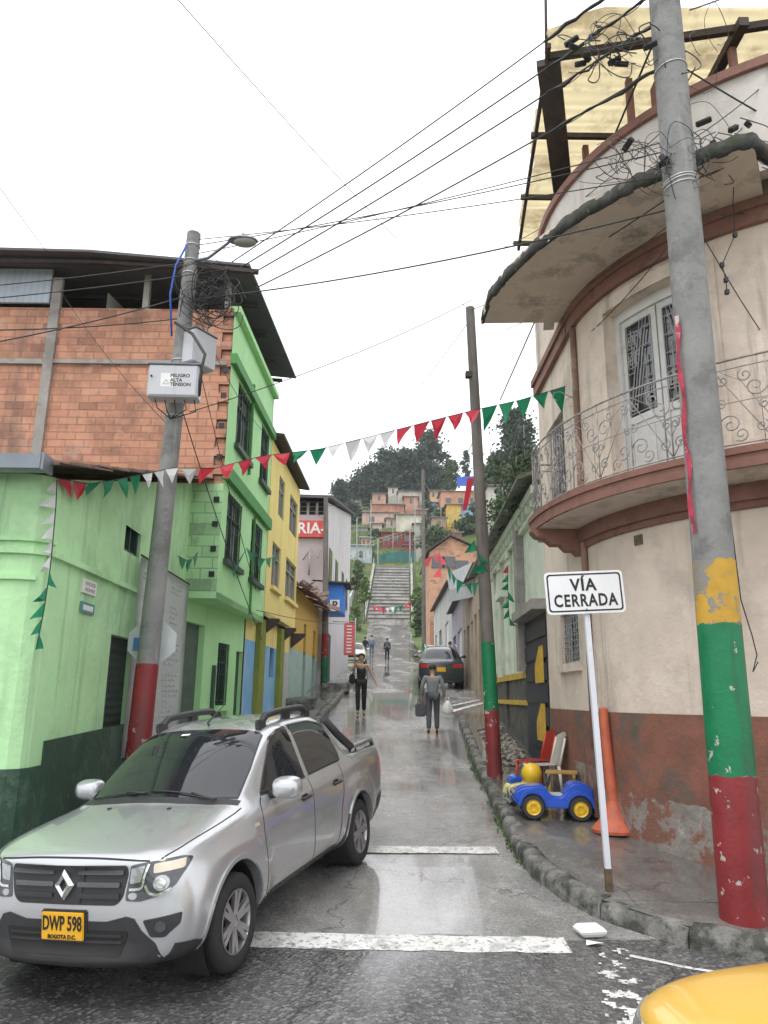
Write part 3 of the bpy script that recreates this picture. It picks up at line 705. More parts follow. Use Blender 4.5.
# railing
bm=BM(); RR=RB-.03; z0,z1=4.27,5.27; aa=[B0+2]+frange(B0+4,B1-2,2)+[B1]
for z,r in ((z1,.014),(z1-.10,.008),(z0+.06,.010),(z0+.52,.006)): tube(bm,[cp(RR,a,z) for a in frange(B0,B1,2)],r,5)
L_=radians(1)*RR
def rp(a,z): return cp(RR,a,z)
def spiral(a,z,r,turns,ph,dirn):
    pts=[]
    for k in range(14):
        t=k/13; rr=r*(1-.8*t); th=ph+dirn*t*turns*2*pi; pts.append(rp(a+rr*cos(th)/L_,z+rr*sin(th)))
    tube(bm,pts,.0085,4)
a=B0; i=0
while a<B1:
    for k in range(1): tube(bm,[rp(a,z0-.02),rp(a,z1)],.008,5)
    w_=7.4; am=a+w_/2; dirn=1 if i%2==0 else -1
    if a+w_<=B1+1:
        # diagonal with scrolls on either side, then plain bars
        ua,ub=(a,a+w_) if dirn>0 else (a+w_,a)
        tube(bm,[rp(ua,z0+.06),rp(ub,z1-.10)],.0065,4)
        tube(bm,[rp(ua,z0+.30),rp((ua+ub)/2,z1-.25),rp(ub-dirn*1,z1-.12)],.0045,4)
        for (f,zz,r,ph,dd) in ((.22,.66,.115,0,1),(.40,.80,.08,2,-1),(.76,.28,.115,3,1),(.58,.16,.08,4,-1),(.18,.22,.07,1,1),(.84,.78,.07,2,-1),(.10,.45,.06,1,-1),(.92,.52,.06,2,1)):
            spiral(lerp(ua,ub,f),z0+zz,r,1.3,ph,dd*dirn)
    if a+w_<B1: tube(bm,[rp(a+w_-1.1,z0),rp(a+w_-1.1,z1)],.005,4)
    a+=w_; i+=1
# street end of the railing
p0=rp(B0,0); 
for z,r in ((z1,.014),(z1-.10,.008),(z0+.06,.01)): tube(bm,[Vector((p0.x,p0.y,z)),Vector((2.36,11.1,z)),Vector((2.88,11.12,z))],r,5)
for k in range(12):
    q=Vector((p0.x,p0.y,0)).lerp(Vector((2.36,11.1,0)),k/11); tube(bm,[q+Vector((0,0,z0)),q+Vector((0,0,z1))],.006,4)
for k in range(10):    # loose twisted ornaments at the street end
    q=Vector((p0.x,p0.y,0)).lerp(Vector((2.36,11.1,0)),(k+.5)/10); zc=z0+.25+.5*((k*37)%10)/10
    tube(bm,[q+Vector((.0,.07*cos(t*1.2),zc-z0*0+.09*sin(t*1.2))) if False else Vector((q.x,q.y+.08*(1-t*.12)*cos(t),zc+.1*(1-t*.12)*sin(t))) for t in [j*.8 for j in range(9)]],.005,4)
obj('balcony_railing',bm,m_iron,rb)
# street-side windows
for nm,ww in (('window',w1),('window',w2)):
    l=BM(); s0,s1,za,zb=ww
    wbox(l,S0,S1,s0,s1,za,zb,.18,.2); f=obj(nm,l,m_glass,rb)
    l=BM()
    for q in ((s0,s0+.05),(s1-.05,s1)): wbox(l,S0,S1,q[0],q[1],za,zb,.10,.17)
    for q in ((za,za+.05),(zb-.05,zb)): wbox(l,S0,S1,s0+.05,s1-.05,q[0],q[1],.10,.17)
    obj('window_frame',l,m_door,f)
    l=BM(); n=7
    for k in range(n+1):
        s=lerp(s0+.03,s1-.03,k/n); tube(l,[wpt(S0,S1,s,za,.06),wpt(S0,S1,s,zb,.06)],.009,5)
    for k in range(1,9):
        z=lerp(za,zb,k/9); tube(l,[wpt(S0,S1,s0,z,.055),wpt(S0,S1,s1,z,.055)],.007,4)
    for k in range(12):
        c=wpt(S0,S1,lerp(s0+.1,s1-.1,((k*7)%12)/11),lerp(za+.08,zb-.08,k/11),.05); e=(Vector((S1[0],S1[1],0))-Vector((S0[0],S0[1],0))).normalized()
        tube(l,[c+e*(.07*cos(t))+Vector((0,0,.07*sin(t))) for t in [j*pi/4 for j in range(8)]],.006,4,closed=True)
    obj('window_grille',l,m_iron_g,f)
bm=BM(); wbox(bm,S0,S1,w1[0]-.10,w1[1]+.10,w1[2]-.12,w1[2],-.07,.0); obj('window_sill',bm,m_plaster,rb)
# downpipe, vent, small wall details
bm=BM(); tube(bm,[(2.765,10.16,.3),(2.765,10.16,7.1)],.045,10); obj('downpipe',bm,mat('brown_downpipe',(.25,.15,.11),.7,var=.25,vs=2,stain=((.40,.32,.27),1.5,.5,.6,.7)),rb)
bm=BM(); va=None
d=ray(641,540); 
for a in frange(181,270,.25):
    q=cp(RW,a,0); px=q.x/q.y; 
    if abs(px-d.x/d.y)<.004: va=a; break
va=va or 215; q=cp(RW,va,0); vz=CZ+d.z/d.y*q.y
arcbox(bm,va-1.1,va+1.1,vz-.06,vz+.06,RW-.02,RW+.02)
obj('wall_vent',bm,mat('vent_brown',(.12,.10,.06),.8,var=.4,vs=40),rb)
# corrugated sheet canopy on steel, seen from below
m_yel=mat('yellow_corrugated_sheet',(.86,.74,.46),.6,var=.12,vs=.9,wave=('Y',.16),bump=.8,stain=((.26,.18,.09),.8,.50,.62,.6),streak=((.20,.13,.07),1.5,.56,.68,.5))
m_steel=mat('dark_rusty_steel',(.055,.042,.038),.7,var=.3,vs=4,stain=((.14,.06,.04),5,.55,.65,.6))
bm=BM()
rows=[]
ys=frange(7.35,12.3,.05)
for y in ys:
    t=(y-7.35)/(12.3-7.35); xl=lerp(1.95,2.37,t)-.0+ (0.10 if (int(y/.9)%2) else 0)
    z=9.9+.022*math.sin(y*2*pi/.32)+ (0.02*(int(y/.9)%2))
    rows.append([bm.verts.new((xl,y,z)),bm.verts.new((5.2,y,z+.02)),bm.verts.new((9.5,y,z+.04))])
for A,B in zip(rows,rows[1:]):
    for k in range(2): bm.faces.new((A[k],A[k+1],B[k+1],B[k])).smooth=True
# front edge runs back to the right, so cut along it
cut=bmesh.ops.bisect_plane(bm,geom=bm.verts[:]+bm.edges[:]+bm.faces[:],plane_co=(1.9,7.7,9.9),plane_no=Vector((-.45,-.9,0)).normalized(),clear_outer=True)
translucent(m_yel,.55)
obj('canopy_roof',bm,m_yel,rb)
bm=BM()
def beam(a,b,w_,h): 
    a=V3(a);b=V3(b); d=(b-a); L=d.length; d.normalize(); s=d.cross(Vector((0,0,1))).normalized(); u=s.cross(d)
    obox(bm,(a+b)/2,d,s,u,L/2,w_/2,h/2)
beam((2.05,8.0,9.74),(3.35,12.2,9.74),.30,.10)
beam((2.05,8.0,9.80),(6,7.2,9.80),.07,.10); beam((2.1,9.4,9.81),(7,9.4,9.81),.06,.08); beam((2.2,10.8,9.81),(7,10.8,9.81),.05,.08); beam((2.3,12.1,9.81),(7,12.1,9.81),.05,.08)
beam((2.02,7.8,9.79),(2.42,12.25,9.79),.05,.07); beam((4.3,7.4,9.77),(4.3,12,9.77),.12,.12)
tube(bm,[(2.0,7.9,9.6),(1.96,7.6,10.5)],.02,5)
obj('canopy_frame',bm,m_steel,rb)
for x,y in ((3.2,8.35),(2.95,9.6),(4.3,7.75),(2.85,11.2)):
    bm=BM(); box(bm,x-.04,x+.04,y-.04,y+.04,8.95,9.8); obj('canopy_post',bm,m_mould,rb)
bm=BM(); box(bm,3.45,3.7,8.1,8.3,8.95,9.6,bevel=.02); obj('parapet_pier',bm,m_mould,rb)
# upper roof behind to close the building
bm=BM(); box(bm,3.4,16,8.6,14.2,8.2,8.4); obj('roof',bm,m_slabedge,rb)
# curled wall bracket left of the balcony door
bm=BM(); c=cp(RW,183,6.0); u=Vector((-1,0,0)); tube(bm,[c+u*x+Vector((0,0,z)) for x,z in ((0,0),(.12,.05),(.25,.12),(.34,.1),(.36,.02),(.3,-.02))],.008,5); tube(bm,[c+Vector((0,0,-.12)),c+Vector((0,0,.14))],.01,5)
tube(bm,[c+u*(.1+.07*cos(t))+Vector((0,0,-.04+.07*sin(t))) for t in [k*.7 for k in range(8)]],.006,4)
obj('wall_bracket',bm,m_iron,rb)
# ================================================================== LEFT SIDE
GREEN=(.47,.76,.41)
m_green=mat('pale_green_plaster',GREEN,.8,var=.08,vs=1.2,bump=.5,bs=13,stain=((.32,.52,.29),.9,.48,.64,.65),stain2=((.56,.78,.48),2,.58,.66,.5),streak=((.17,.27,.15),2.6,.55,.72,.7))
m_green2=mat('green_plaster_bay',(.42,.74,.36),.75,var=.06,vs=1.2,bump=.3,bs=13,streak=((.20,.36,.22),2.2,.57,.74,.5),seed=2)
m_dgreen=mat('dark_green_base_paint',(.030,.075,.045),.6,var=.25,vs=2,bump=.5,bs=14,stain=((.075,.14,.095),2.2,.50,.60,.8),stain2=((.15,.17,.15),7,.63,.68,.6))
m_band=mat('green_band_paint',(.06,.26,.055),.6,var=.15,vs=3,stain=((.04,.12,.04),3,.55,.65,.5))
m_blockg=mat('green_block_wall',(.38,.62,.33),.85,var=.12,vs=3,brick=(.40,.20,.012,(.22,.40,.25),(.43,.68,.37)),bump=.6,stain=((.20,.30,.21),2,.52,.62,.6))
m_brick=mat('hollow_clay_brick',(.45,.21,.135),.85,var=.38,vs=2.6,brick=(.34,.145,.012,(.34,.20,.14),(.58,.30,.19)),bump=.8,bs=30,stain=((.20,.115,.085),.9,.50,.64,.65),streak=((.16,.11,.09),1.5,.56,.70,.6),stain2=((.60,.42,.33),1.7,.58,.66,.4))
m_conc=mat('raw_concrete',(.33,.31,.285),.85,var=.15,vs=3,bump=.5,bs=18,stain=((.17,.16,.15),2,.5,.62,.6))
m_zinc=mat('grey_sheet_metal',(.20,.22,.25),.5,metal=.3,var=.15,vs=2,stain=((.33,.35,.37),3,.52,.6,.5))
m_zincb=mat('pale_blue_sheet',(.42,.48,.55),.55,var=.08,vs=2,wave=('X',.12),streak=((.28,.30,.33),2,.55,.68,.5))
m_rsheet=mat('rusty_corrugated_sheet',(.17,.12,.10),.75,var=.35,vs=2,wave=('X',.20),stain=((.25,.10,.05),2.5,.5,.6,.7))
m_shut=mat('dark_roller_shutter',(.035,.045,.042),.5,var=.15,wave=('Z',.10),bump=.7)
m_shutg=mat('green_grey_metal_door',(.08,.12,.10),.45,var=.2,vs=2,wave=('Z',.35),bump=.3,stain=((.13,.15,.13),3,.52,.62,.5))
m_dframe=mat('dark_green_frame',(.03,.06,.045),.5,var=.2)
m_white=mat('white_paint',(.74,.74,.72),.5,var=.05,stain=((.5,.5,.47),5,.58,.68,.4))
m_cable=mat('black_cable',(.02,.02,.021),.5,var=.1)
m_roofd=mat('dark_roof_underside',(.10,.105,.115),.75,var=.2,vs=2,wave=('Y',.9),stain=((.10,.09,.085),1.2,.52,.62,.5))
m_wood=mat('weathered_wood',(.23,.15,.095),.8,var=.25,vs=4,streak=((.10,.07,.05),5,.5,.65,.6))
Q0=(-3.40,7.62); Q1=(-3.45,13.0); Q2=(-3.0,16.4)
# ---- low corner shop
sh=thing('corner_shop','low pale green corner shop with dark green base, shuttered opening and sagging grey roof','building',(-6,9,.05))
def onq(*p): return wallhit(Q0,Q1,*p)
so_=(onq(107,680)[0],onq(133,680)[0],1.32,2.48)
wi_=(onq(125,538)[0],onq(141,538)[0],onq(133,555)[1],onq(133,520)[1])
# the wall follows a rising roof line; a small rounded corner joins the two fronts
bm=BM()
# wall() puts its thickness to the left of the path, so run uphill -> corner
wall(bm,Q1,Q0,-.6,3.93,[(5.38-so_[1],5.38-so_[0],so_[2],so_[3]),(5.38-wi_[1],5.38-wi_[0],wi_[2],min(wi_[3],4.1))],th=-.22)
cpts=[(-3.40,7.62),(-3.43,7.50),(-3.52,7.42),(-3.65,7.38)]
for a,b in zip(cpts,cpts[1:]): wall(bm,a,b,-.6,3.93)
wall(bm,(-3.65,7.38),(-11,7.30),-.6,3.93)
# rising gable strip above 3.93 along the street front, up to the brick house
quad(bm,(Q0[0],Q0[1],3.93),(Q1[0],Q1[1],3.93),(Q1[0],Q1[1],5.45),(Q0[0],Q0[1],3.94))
quad(bm,(-11,7.3,0),(-11,13,0),(-11,13,5.4),(-11,7.3,3.93))
bmesh.ops.recalc_face_normals(bm,faces=bm.faces)
obj('wall',bm,m_green,sh)
bm=BM(); P=[Q1]+cpts+[(-11,7.30)]
def offp(path,d):
    out=[]
    for i,p in enumerate(path):
        a=Vector(path[max(i-1,0)]); b=Vector(path[min(i+1,len(path)-1)]); e=(b-a).normalized(); out.append((p[0]+e.y*-d,p[1]+e.x*d) if False else (p[0]-e.y*d*-1*-1,p[1]+e.x*d))
    return out
def strip(bm,path,zf0,zf1,d0,d1):
    """solid strip along a plan path, standing d1 proud on the right-hand side"""
    rows=[]
    for i,p in enumerate(path):
        a=Vector(path[max(i-1,0)]); b=Vector(path[min(i+1,len(path)-1)]); e=(b-a).normalized(); n=Vector((-e.y,e.x))
        rows.append([bm.verts.new((p[0]+n.x*d,p[1]+n.y*d,z)) for d,z in ((d0,zf0(i)),(d1,zf0(i)),(d1,zf1(i)),(d0,zf1(i)))])
    fs=[]
    for A,B in zip(rows,rows[1:]):
        for k in range(4): fs.append(bm.faces.new((A[k],B[k],B[(k+1)%4],A[(k+1)%4])))
    fs+=[bm.faces.new(rows[0]),bm.faces.new(rows[-1][::-1])]; bmesh.ops.recalc_face_normals(bm,faces=fs)
# direction: path runs downhill then left; the street lies on the LEFT of travel -> positive d
strip(bm,[Q1,(-3.43,11),(-3.40,7.9)],lambda i:-.6,lambda i:[1.44,1.38,1.28][i],-.02,.018)
strip(bm,[(-3.40,7.9)]+cpts+[(-11,7.3)],lambda i:-.6,lambda i:1.05,-.02,.016)
obj('painted_base',bm,m_dgreen,sh)
bm=BM()
pathm=[(-3.43,12.95),(-3.42,11),(-3.41,9),(-3.40,8.2)]+cpts+[(-5,7.36),(-11,7.30)]
strip(bm,pathm,lambda i:[3.12,3.13,3.13,3.13,3.13,3.13,3.13,3.13,3.14,3.16][i]-.03,lambda i:[3.12,3.13,3.13,3.13,3.13,3.13,3.13,3.13,3.14,3.16][i]+.03,-.01,.05)
strip(bm,pathm[4:],lambda i:3.23,lambda i:3.27,-.01,.035); strip(bm,[(-3.47,7.44),(-3.52,7.42),(-3.65,7.38),(-5,7.36),(-11,7.3)],lambda i:2.84,lambda i:2.89,-.01,.035)
obj('wall_moulding',bm,m_green,sh)
bm=BM(); s=so_; wbox(bm,Q0,Q1,s[0],s[1],s[2],s[3],.12,.15); f=obj('roller_shutter',bm,m_shut,sh)
bm=BM(); wbox(bm,Q0,Q1,wi_[0],wi_[1],wi_[2],min(wi_[3],4.1),.13,.15); f=obj('window',bm,m_glass,sh)
bm=BM(); a,b,c,d_=wi_[0],wi_[1],wi_[2],min(wi_[3],4.1)
for q in ((a,a+.05),(b-.05,b),((a+b)/2-.02,(a+b)/2+.02)): wbox(bm,Q0,Q1,q[0],q[1],c,d_,.04,.12)
for q in ((c,c+.05),(d_-.05,d_)): wbox(bm,Q0,Q1,a+.05,b-.05,q[0],q[1],.045,.12)
obj('window_frame',bm,m_dframe,f)
for z0_,z1_,n_,mm_ in ((2.86,3.02,'street_plate',m_white),(2.64,2.76,'house_number_plate',mat('teal_plate',(.10,.27,.28),.4,var=.1))):
    s,_=onq(91,575); bm=BM(); wbox(bm,Q0,Q1,s-.24,s+.16,z0_,z1_,-.022,-.002); pl=obj(n_,bm,mm_,sh)
    # worn, no longer readable rows of print
    for dz,hh in (((.035,.022),(-.035,.020)) if n_=='street_plate' else ((0,.030),)):
        bm=BM(); zc=(z0_+z1_)/2+dz; wbox(bm,Q0,Q1,s-.19,s+.11,zc-hh,zc+hh,-.0245,-.0225)
        obj('print_row',bm,mat('worn_dark_print',(.10,.09,.09),.7,var=.5,vs=40,stain=((.70,.68,.66),60,.45,.52,.9)) if n_=='street_plate' else m_white,pl)
# sagging roof: grey gutter sheet on the left, tiled rusty sheet rising along the street
bm=BM()
slab3(bm,[(-3.22,7.15,3.96),(-11,7.05,4.02),(-11,13.0,5.75),(-3.22,13.0,5.55)],(0,0,.035)); obj('roof',bm,m_rsheet,sh)
bm=BM(); box(bm,-11,-3.35,6.99,7.16,3.87,3.90,bevel=.005); box(bm,-11,-3.35,6.97,7.0,3.87,4.02); box(bm,-3.35,-3.32,6.98,7.2,3.86,4.03); obj('gutter',bm,m_zinc,sh)
bm=BM(); 
for k in range(11):
    y=lerp(7.3,12.9,k/10); z=3.96+(y-7.15)*(1.59/5.85); wob=.03*fn(y,0,0,2)
    slab3(bm,[(-3.24,y-.3,z-.06+wob),(-3.08,y-.3,z-.09+wob),(-3.08,y+.3,z+.05+wob),(-3.24,y+.3,z+.07+wob)],(0,0,.02))
obj('eaves_tiles',bm,m_rsheet,sh)
# ---- three-storey house, brick gable and green street bay
bh=thing('brick_and_green_house','three storey house with bare clay brick gable and overhanging bright green street front','building',(-6,14,.3))
B0_=(XL(13),13.0); B1_=(XL(17.3),17.35); ZS,ZM,ZT=3.38,5.64,8.90
def onb(px,py): return wallhit(B0_,B1_,px,py)
def rect(px0,px1,py0,py1,f):
    """opening from its four measured edges, slanted edges averaged"""
    c=(px0+px1)/2; d=(py0+py1)/2; return [f(px0,d)[0],f(px1,d)[0],f(c,py1)[1],f(c,py0)[1]]
bw=[rect(236.5,251,399,443,onb),rect(260,268.5,440,485,onb),rect(225.5,241,508,563,onb),rect(250,261.5,534,579,onb)]
for o in bw: o[2],o[3]=min(o[2],o[3]),max(o[2],o[3])
bw[0][2:]=[6.45,7.75]; bw[1][2:]=[6.45,7.75]; bw[2][2:]=[4.15,5.42]; bw[3][2:]=[4.15,5.42]
bm=BM(); LB=(Vector(B1_)-Vector(B0_)).length
wall(bm,B0_,B1_,ZS,ZT,bw,th=.16); 
quad(bm,(B1_[0],B1_[1],ZS),(-9.5,17.35,ZS),(-9.5,17.35,ZT),(B1_[0],B1_[1],ZT))
obj('street_wall',bm,m_green2,bh)
bm=BM(); slab3(bm,[(B0_[0],13.0,ZS),(B1_[0],17.35,ZS),(-3.6,17.35,ZS),(-3.6,13.0,ZS)],(0,0,.12)); obj('bay_soffit',bm,m_green2,bh)
bm=BM(); 
for za,zb in ((5.55,5.80),(7.80,8.0)): wbox(bm,B0_,B1_,.0,LB,za,zb,-.10,.02)
obj('floor_band',bm,m_band,bh)
bm=BM(); wbox(bm,B0_,B1_,0,LB,8.86,8.98,-.12,.1); obj('parapet_cap',bm,m_green2,bh)
m_curtain=mat('curtain',(.30,.31,.30),.9,var=.2,vs=3,streak=((.12,.13,.13),6,.5,.6,.8))
def window(P0,P1,o,root,fm,gm=None,bars=0,mull=1,depth=.10,sill=None,curtain=False,barm=None):
    s0,s1,za,zb=o; l=BM(); wbox(l,P0,P1,s0+.002,s1-.002,za+.002,zb-.002,depth+.03,depth+.05); w_=obj('window',l,gm or m_glass,root)
    l=BM(); t=.045
    for q in ((s0,s0+t),(s1-t,s1)): wbox(l,P0,P1,q[0],q[1],za,zb,depth-.03,depth+.028)
    for q in ((za,za+t),(zb-t,zb)): wbox(l,P0,P1,s0+t,s1-t,q[0],q[1],depth-.03,depth+.028)
    for k in range(mull):
        s=lerp(s0,s1,(k+1)/(mull+1)); wbox(l,P0,P1,s-.02,s+.02,za+t,zb-t,depth-.028,depth+.027)
    if mull: wbox(l,P0,P1,s0+t,s1-t,lerp(za,zb,.68),lerp(za,zb,.68)+.035,depth-.026,depth+.026)
    obj('window_frame',l,fm,w_)
    if bars:
        l=BM()
        for k in range(bars+1):
            s=lerp(s0+.03,s1-.03,k/bars); tube(l,[wpt(P0,P1,s,za-.02,.015),wpt(P0,P1,s,zb+.02,.015)],.009,5)
        for v in (.08,.5,.92): z=lerp(za,zb,v); tube(l,[wpt(P0,P1,s0,z,.02),wpt(P0,P1,s1,z,.02)],.008,5)
        obj('window_bars',l,barm or m_dframe,w_)
    if sill is not None:
        l=BM(); wbox(l,P0,P1,s0-.07,s1+.07,za-.10,za-.003,-.09,.03); obj('window_sill',l,sill,w_)
    return w_
m_curtg=mat('window_with_curtain',(.17,.19,.19),.15,var=.6,vs=3.5,spec=.7,streak=((.40,.42,.42),5,.52,.60,.7))
for o in bw: window(B0_,B1_,o,bh,m_dframe,gm=m_curtg,bars=6,mull=1,depth=.08,sill=m_dframe)
bm=BM(); wbox(bm,B0_,B1_,2.72,2.75,ZS,5.5,-.05,-.002); wbox(bm,B0_,B1_,1.9,1.96,6.2,8.2,-.05,-.002); obj('cable_duct',bm,m_band,bh)
# gable wall of bare brick with its concrete frame
bm=BM(); quad(bm,(-14,13,5.45),(-3.10,13,5.45),(-3.10,13,8.9),(-14,13,8.9)); obj('brick_gable',bm,m_brick,bh)
bm=BM(); quad(bm,(-3.62,13,ZS+.125),(B0_[0],13,ZS+.125),(B0_[0],13,5.45),(-3.62,13,5.45)); obj('bay_side_wall',bm,m_blockg,bh)
bm=BM(); 
for i in range(20):     # toothed brick ends left open at the corner
    z=5.45+i*.175; 
    box(bm,-3.10-.0,B0_[0]-.01,12.992 if i%2 else 13.05,13.2,z,z+.16)
obj('toothed_corner',bm,m_brick,bh)
bm=BM()
box(bm,-6.40,-6.22,12.93,13.02,5.5,9.5); 
box(bm,-14,-6.40,12.95,13.01,7.72,7.82); box(bm,-6.22,-2.98,12.95,13.01,7.74,7.82)
obj('concrete_frame',bm,m_conc,bh)
for px,ya,yb in ((225,498,507),(225,520,530),(225,544,553),(225,576,584)): pass
for z in (3.75,4.2,4.65,5.1,5.9,6.5,7.1,7.6):
    bm=BM(); box(bm,-3.05,-2.95,12.98,12.99,z,z+.10); obj('open_block_cell',bm,m_dark,bh)
# side and back closing walls
bm=BM(); quad(bm,(-14,13,0),(-14,17.35,0),(-14,17.35,8.9),(-14,13,8.9)); quad(bm,(-14,17.3,8.6),(-14,13,8.6),(-3,13,8.6),(-2.9,17.3,8.6)); obj('rear_wall',bm,m_brick,bh)
# open attic under a dark sheet roof
bm=BM(); ze0,ze1=9.50,9.66
slab3(bm,[(-5.5,12.3,9.66),(-2.55,12.45,ze0),(-2.28,17.75,9.60),(-5.5,17.75,9.9),],(0,0,.05)); 
slab3(bm,[(-14,12.2,9.72),(-5.5,12.3,9.66),(-5.5,17.75,9.9),(-14,17.75,10.0)],(0,0,.05)); obj('sheet_roof',bm,m_roofd,bh)
bm=BM()
for y in (12.5,13.8,15.1,16.4,17.5): 
    slab3(bm,[(-13,y,9.58),(-5.5,y,9.56),(-2.6,y,9.42),(-2.6,y+.08,9.42),(-5.5,y+.08,9.56),(-13,y+.08,9.58)],(0,0,.07))
obj('roof_beam',bm,m_steel,bh)
for x,w_ in ((-3.05,.10),(-4.62,.11),(-9,.12)):
    bm=BM(); box(bm,x-w_/2,x+w_/2,13.0,13.0+w_,8.9,9.72 if x<-4 else 9.50); obj('attic_post',bm,m_conc,bh)
bm=BM(); box(bm,-13,-6.42,12.9,12.96,8.95,9.66); obj('sheet_panel',bm,m_zincb,bh)
bm=BM(); quad(bm,(-14,17.2,8.6),(-2.95,17.2,8.6),(-2.95,17.2,9.6),(-14,17.2,9.8)); quad(bm,(-5.4,13.1,8.6),(-4.9,17.2,8.6),(-4.9,17.2,9.5),(-5.4,13.1,9.3)); obj('attic_wall',bm,m_conc,bh)
# ground floor of the green house
def onl(px,py): return wallhit(Q1,Q2,px,py)
s=lambda px: onl(px,660)[0]
gd=[s(181),s(203),.1,3.0]; gw=[s(217.5),s(229),1.55,2.75]; dd=[s(236),s(243.5),.3,2.65]; pb=[s(212.5),s(214.5),1.45,2.3]
LQ=(Vector(Q2)-Vector(Q1)).length
gd=[max(.03,gd[0]),gd[1],.2,3.0]
bm=BM(); wall(bm,Q1,Q2,.1,ZS,[gd,gw,dd],th=.2); obj('ground_floor_wall',bm,m_green2,bh)
bm=BM(); wbox(bm,Q1,Q2,gd[0]+.003,gd[1]-.003,gd[2],gd[3]-.003,.12,.16); obj('garage_shutter',bm,m_shutg,bh)
bm=BM(); wbox(bm,Q1,Q2,dd[0]+.003,dd[1]-.003,dd[2],dd[3]-.003,.08,.12); obj('door',bm,mat('dark_teal_door',(.02,.06,.055),.45,var=.2),bh)
window(Q1,Q2,gw,bh,m_dframe,bars=5,mull=1,depth=.1,sill=m_green2)
bm=BM(); wbox(bm,Q1,Q2,pb[0],pb[1],pb[2],pb[3],-.05,-.002); obj('meter_box',bm,m_dframe,bh)
# ---- yellow house with overhanging storeys
def ground_house(P0,P1): return lambda px,py: wallhit(P0,P1,px,py)
m_yell=mat('cream_yellow_plaster',(.80,.64,.22),.75,var=.06,vs=1.2,bump=.3,bs=13,streak=((.38,.29,.14),2.2,.57,.72,.55))
m_blue=mat('sky_blue_plaster',(.20,.42,.68),.75,var=.10,vs=2,bump=.4,bs=13,stain=((.36,.50,.62),1.6,.5,.64,.6),streak=((.10,.17,.25),3,.58,.7,.5))
m_olive=mat('olive_pillar_paint',(.21,.24,.03),.7,var=.15,vs=3)
m_roofb=mat('dark_brown_eaves',(.055,.045,.04),.75,var=.3,vs=3)
Y0=(XL(17.42),17.42); Y1=(XL(22.2),22.2); yh=thing('yellow_house','narrow yellow house with overhanging upper floors above a sky blue ground floor','building',(-4,20,1))
ony=ground_house(Y0,Y1)
zy0=ony(265,593)[1]; zy0=3.55
def orect(px0,px1,za,zb,f,y=600): return [f(px0,y)[0],f(px1,y)[0],za,zb]
yw=[orect(270,278.5,4.35,5.45,ony),orect(284.5,295,4.35,5.45,ony),orect(274,280,6.25,7.3,ony),orect(286,294,6.25,7.3,ony)]
bm=BM(); wall(bm,Y0,Y1,zy0,7.85,yw,th=.16); LY=(Vector(Y1)-Vector(Y0)).length
quad(bm,(-9,17.42,zy0),(Y0[0],Y0[1],zy0),(Y0[0],Y0[1],7.85),(-9,17.42,7.85)); quad(bm,(Y1[0],Y1[1],zy0),(-9,22.2,zy0),(-9,22.2,7.85),(Y1[0],Y1[1],7.85)); quad(bm,(-9,17.42,0),(-9,22.2,0),(-9,22.2,7.85),(-9,17.42,7.85))
obj('street_wall',bm,m_yell,yh)
bm=BM(); slab3(bm,[(Y0[0],Y0[1],zy0),(Y1[0],Y1[1],zy0),(-3.4,22.2,zy0),(-3.4,17.42,zy0)],(0,0,.1)); obj('bay_soffit',bm,m_roofb,yh)
for k,o in enumerate(yw): window(Y0,Y1,o,yh,mat('grey_frame',(.30,.30,.27),.5,var=.1),gm=mat('curtained_glass',(.20,.20,.17),.2,var=.3,vs=4,spec=.7),bars=0,mull=1,depth=.06,sill=m_yell if k<2 else None)
bm=BM(); slab3(bm,[(XL(17.42)+.28,17.42,7.92),(XL(22.2)+.28,22.3,7.90),(-9,22.3,8.8),(-9,17.42,8.8)],(0,0,.08)); obj('roof',bm,m_roofb,yh)
YG0=(-2.98,16.45); YG1=(-2.72,22.2)
ong=ground_house(YG0,YG1)
yd=[orect(270.5,275,.9,3.0,ong,640),orect(286,289.5,1,3.1,ong,640)]; ydk=[ong(252,640)[0],ong(255.5,640)[0],2.0,2.9]
bm=BM(); wall(bm,YG0,YG1,.3,2.95,[yd[0][:2]+[2.2,2.94]],th=.2); obj('ground_floor_wall',bm,m_blue,yh)
bm=BM(); wall(bm,YG0,YG1,2.95,3.62,[],th=.2); obj('yellow_frieze',bm,m_yell,yh)
bm=BM(); wbox(bm,YG0,YG1,yd[0][0]+.003,yd[0][1]-.003,2.2,2.93,.1,.12); obj('window',bm,m_glass,yh)
for pxa,pxb in ((255.5,261),(277,280.5)):
    a,b=ong(pxa,640)[0],ong(pxb,640)[0]; bm=BM(); wbox(bm,YG0,YG1,a,b,.3,3.5,-.12,-.003); obj('pillar',bm,m_olive,yh)
bm=BM(); a,b=ong(281.5,640)[0],ong(294,640)[0]; wbox(bm,YG0,YG1,a,min(b,5.7),.9,2.95,-.02,-.003); obj('door',bm,mat('pale_grey_gate',(.50,.51,.50),.6,var=.15,vs=4,wave=('Y',.2)),yh)
for pxa in (262,281,292):
    a=ong(pxa,610)[0]; p=wpt(YG0,YG1,a,3.55,0); bm=BM(); slab3(bm,[p,p+Vector((.42,0,0)),p+Vector((.42,0,-.06)),p+Vector((0,0,-.42))],(0,.22,0)); obj('bay_bracket',bm,m_roofb,yh)
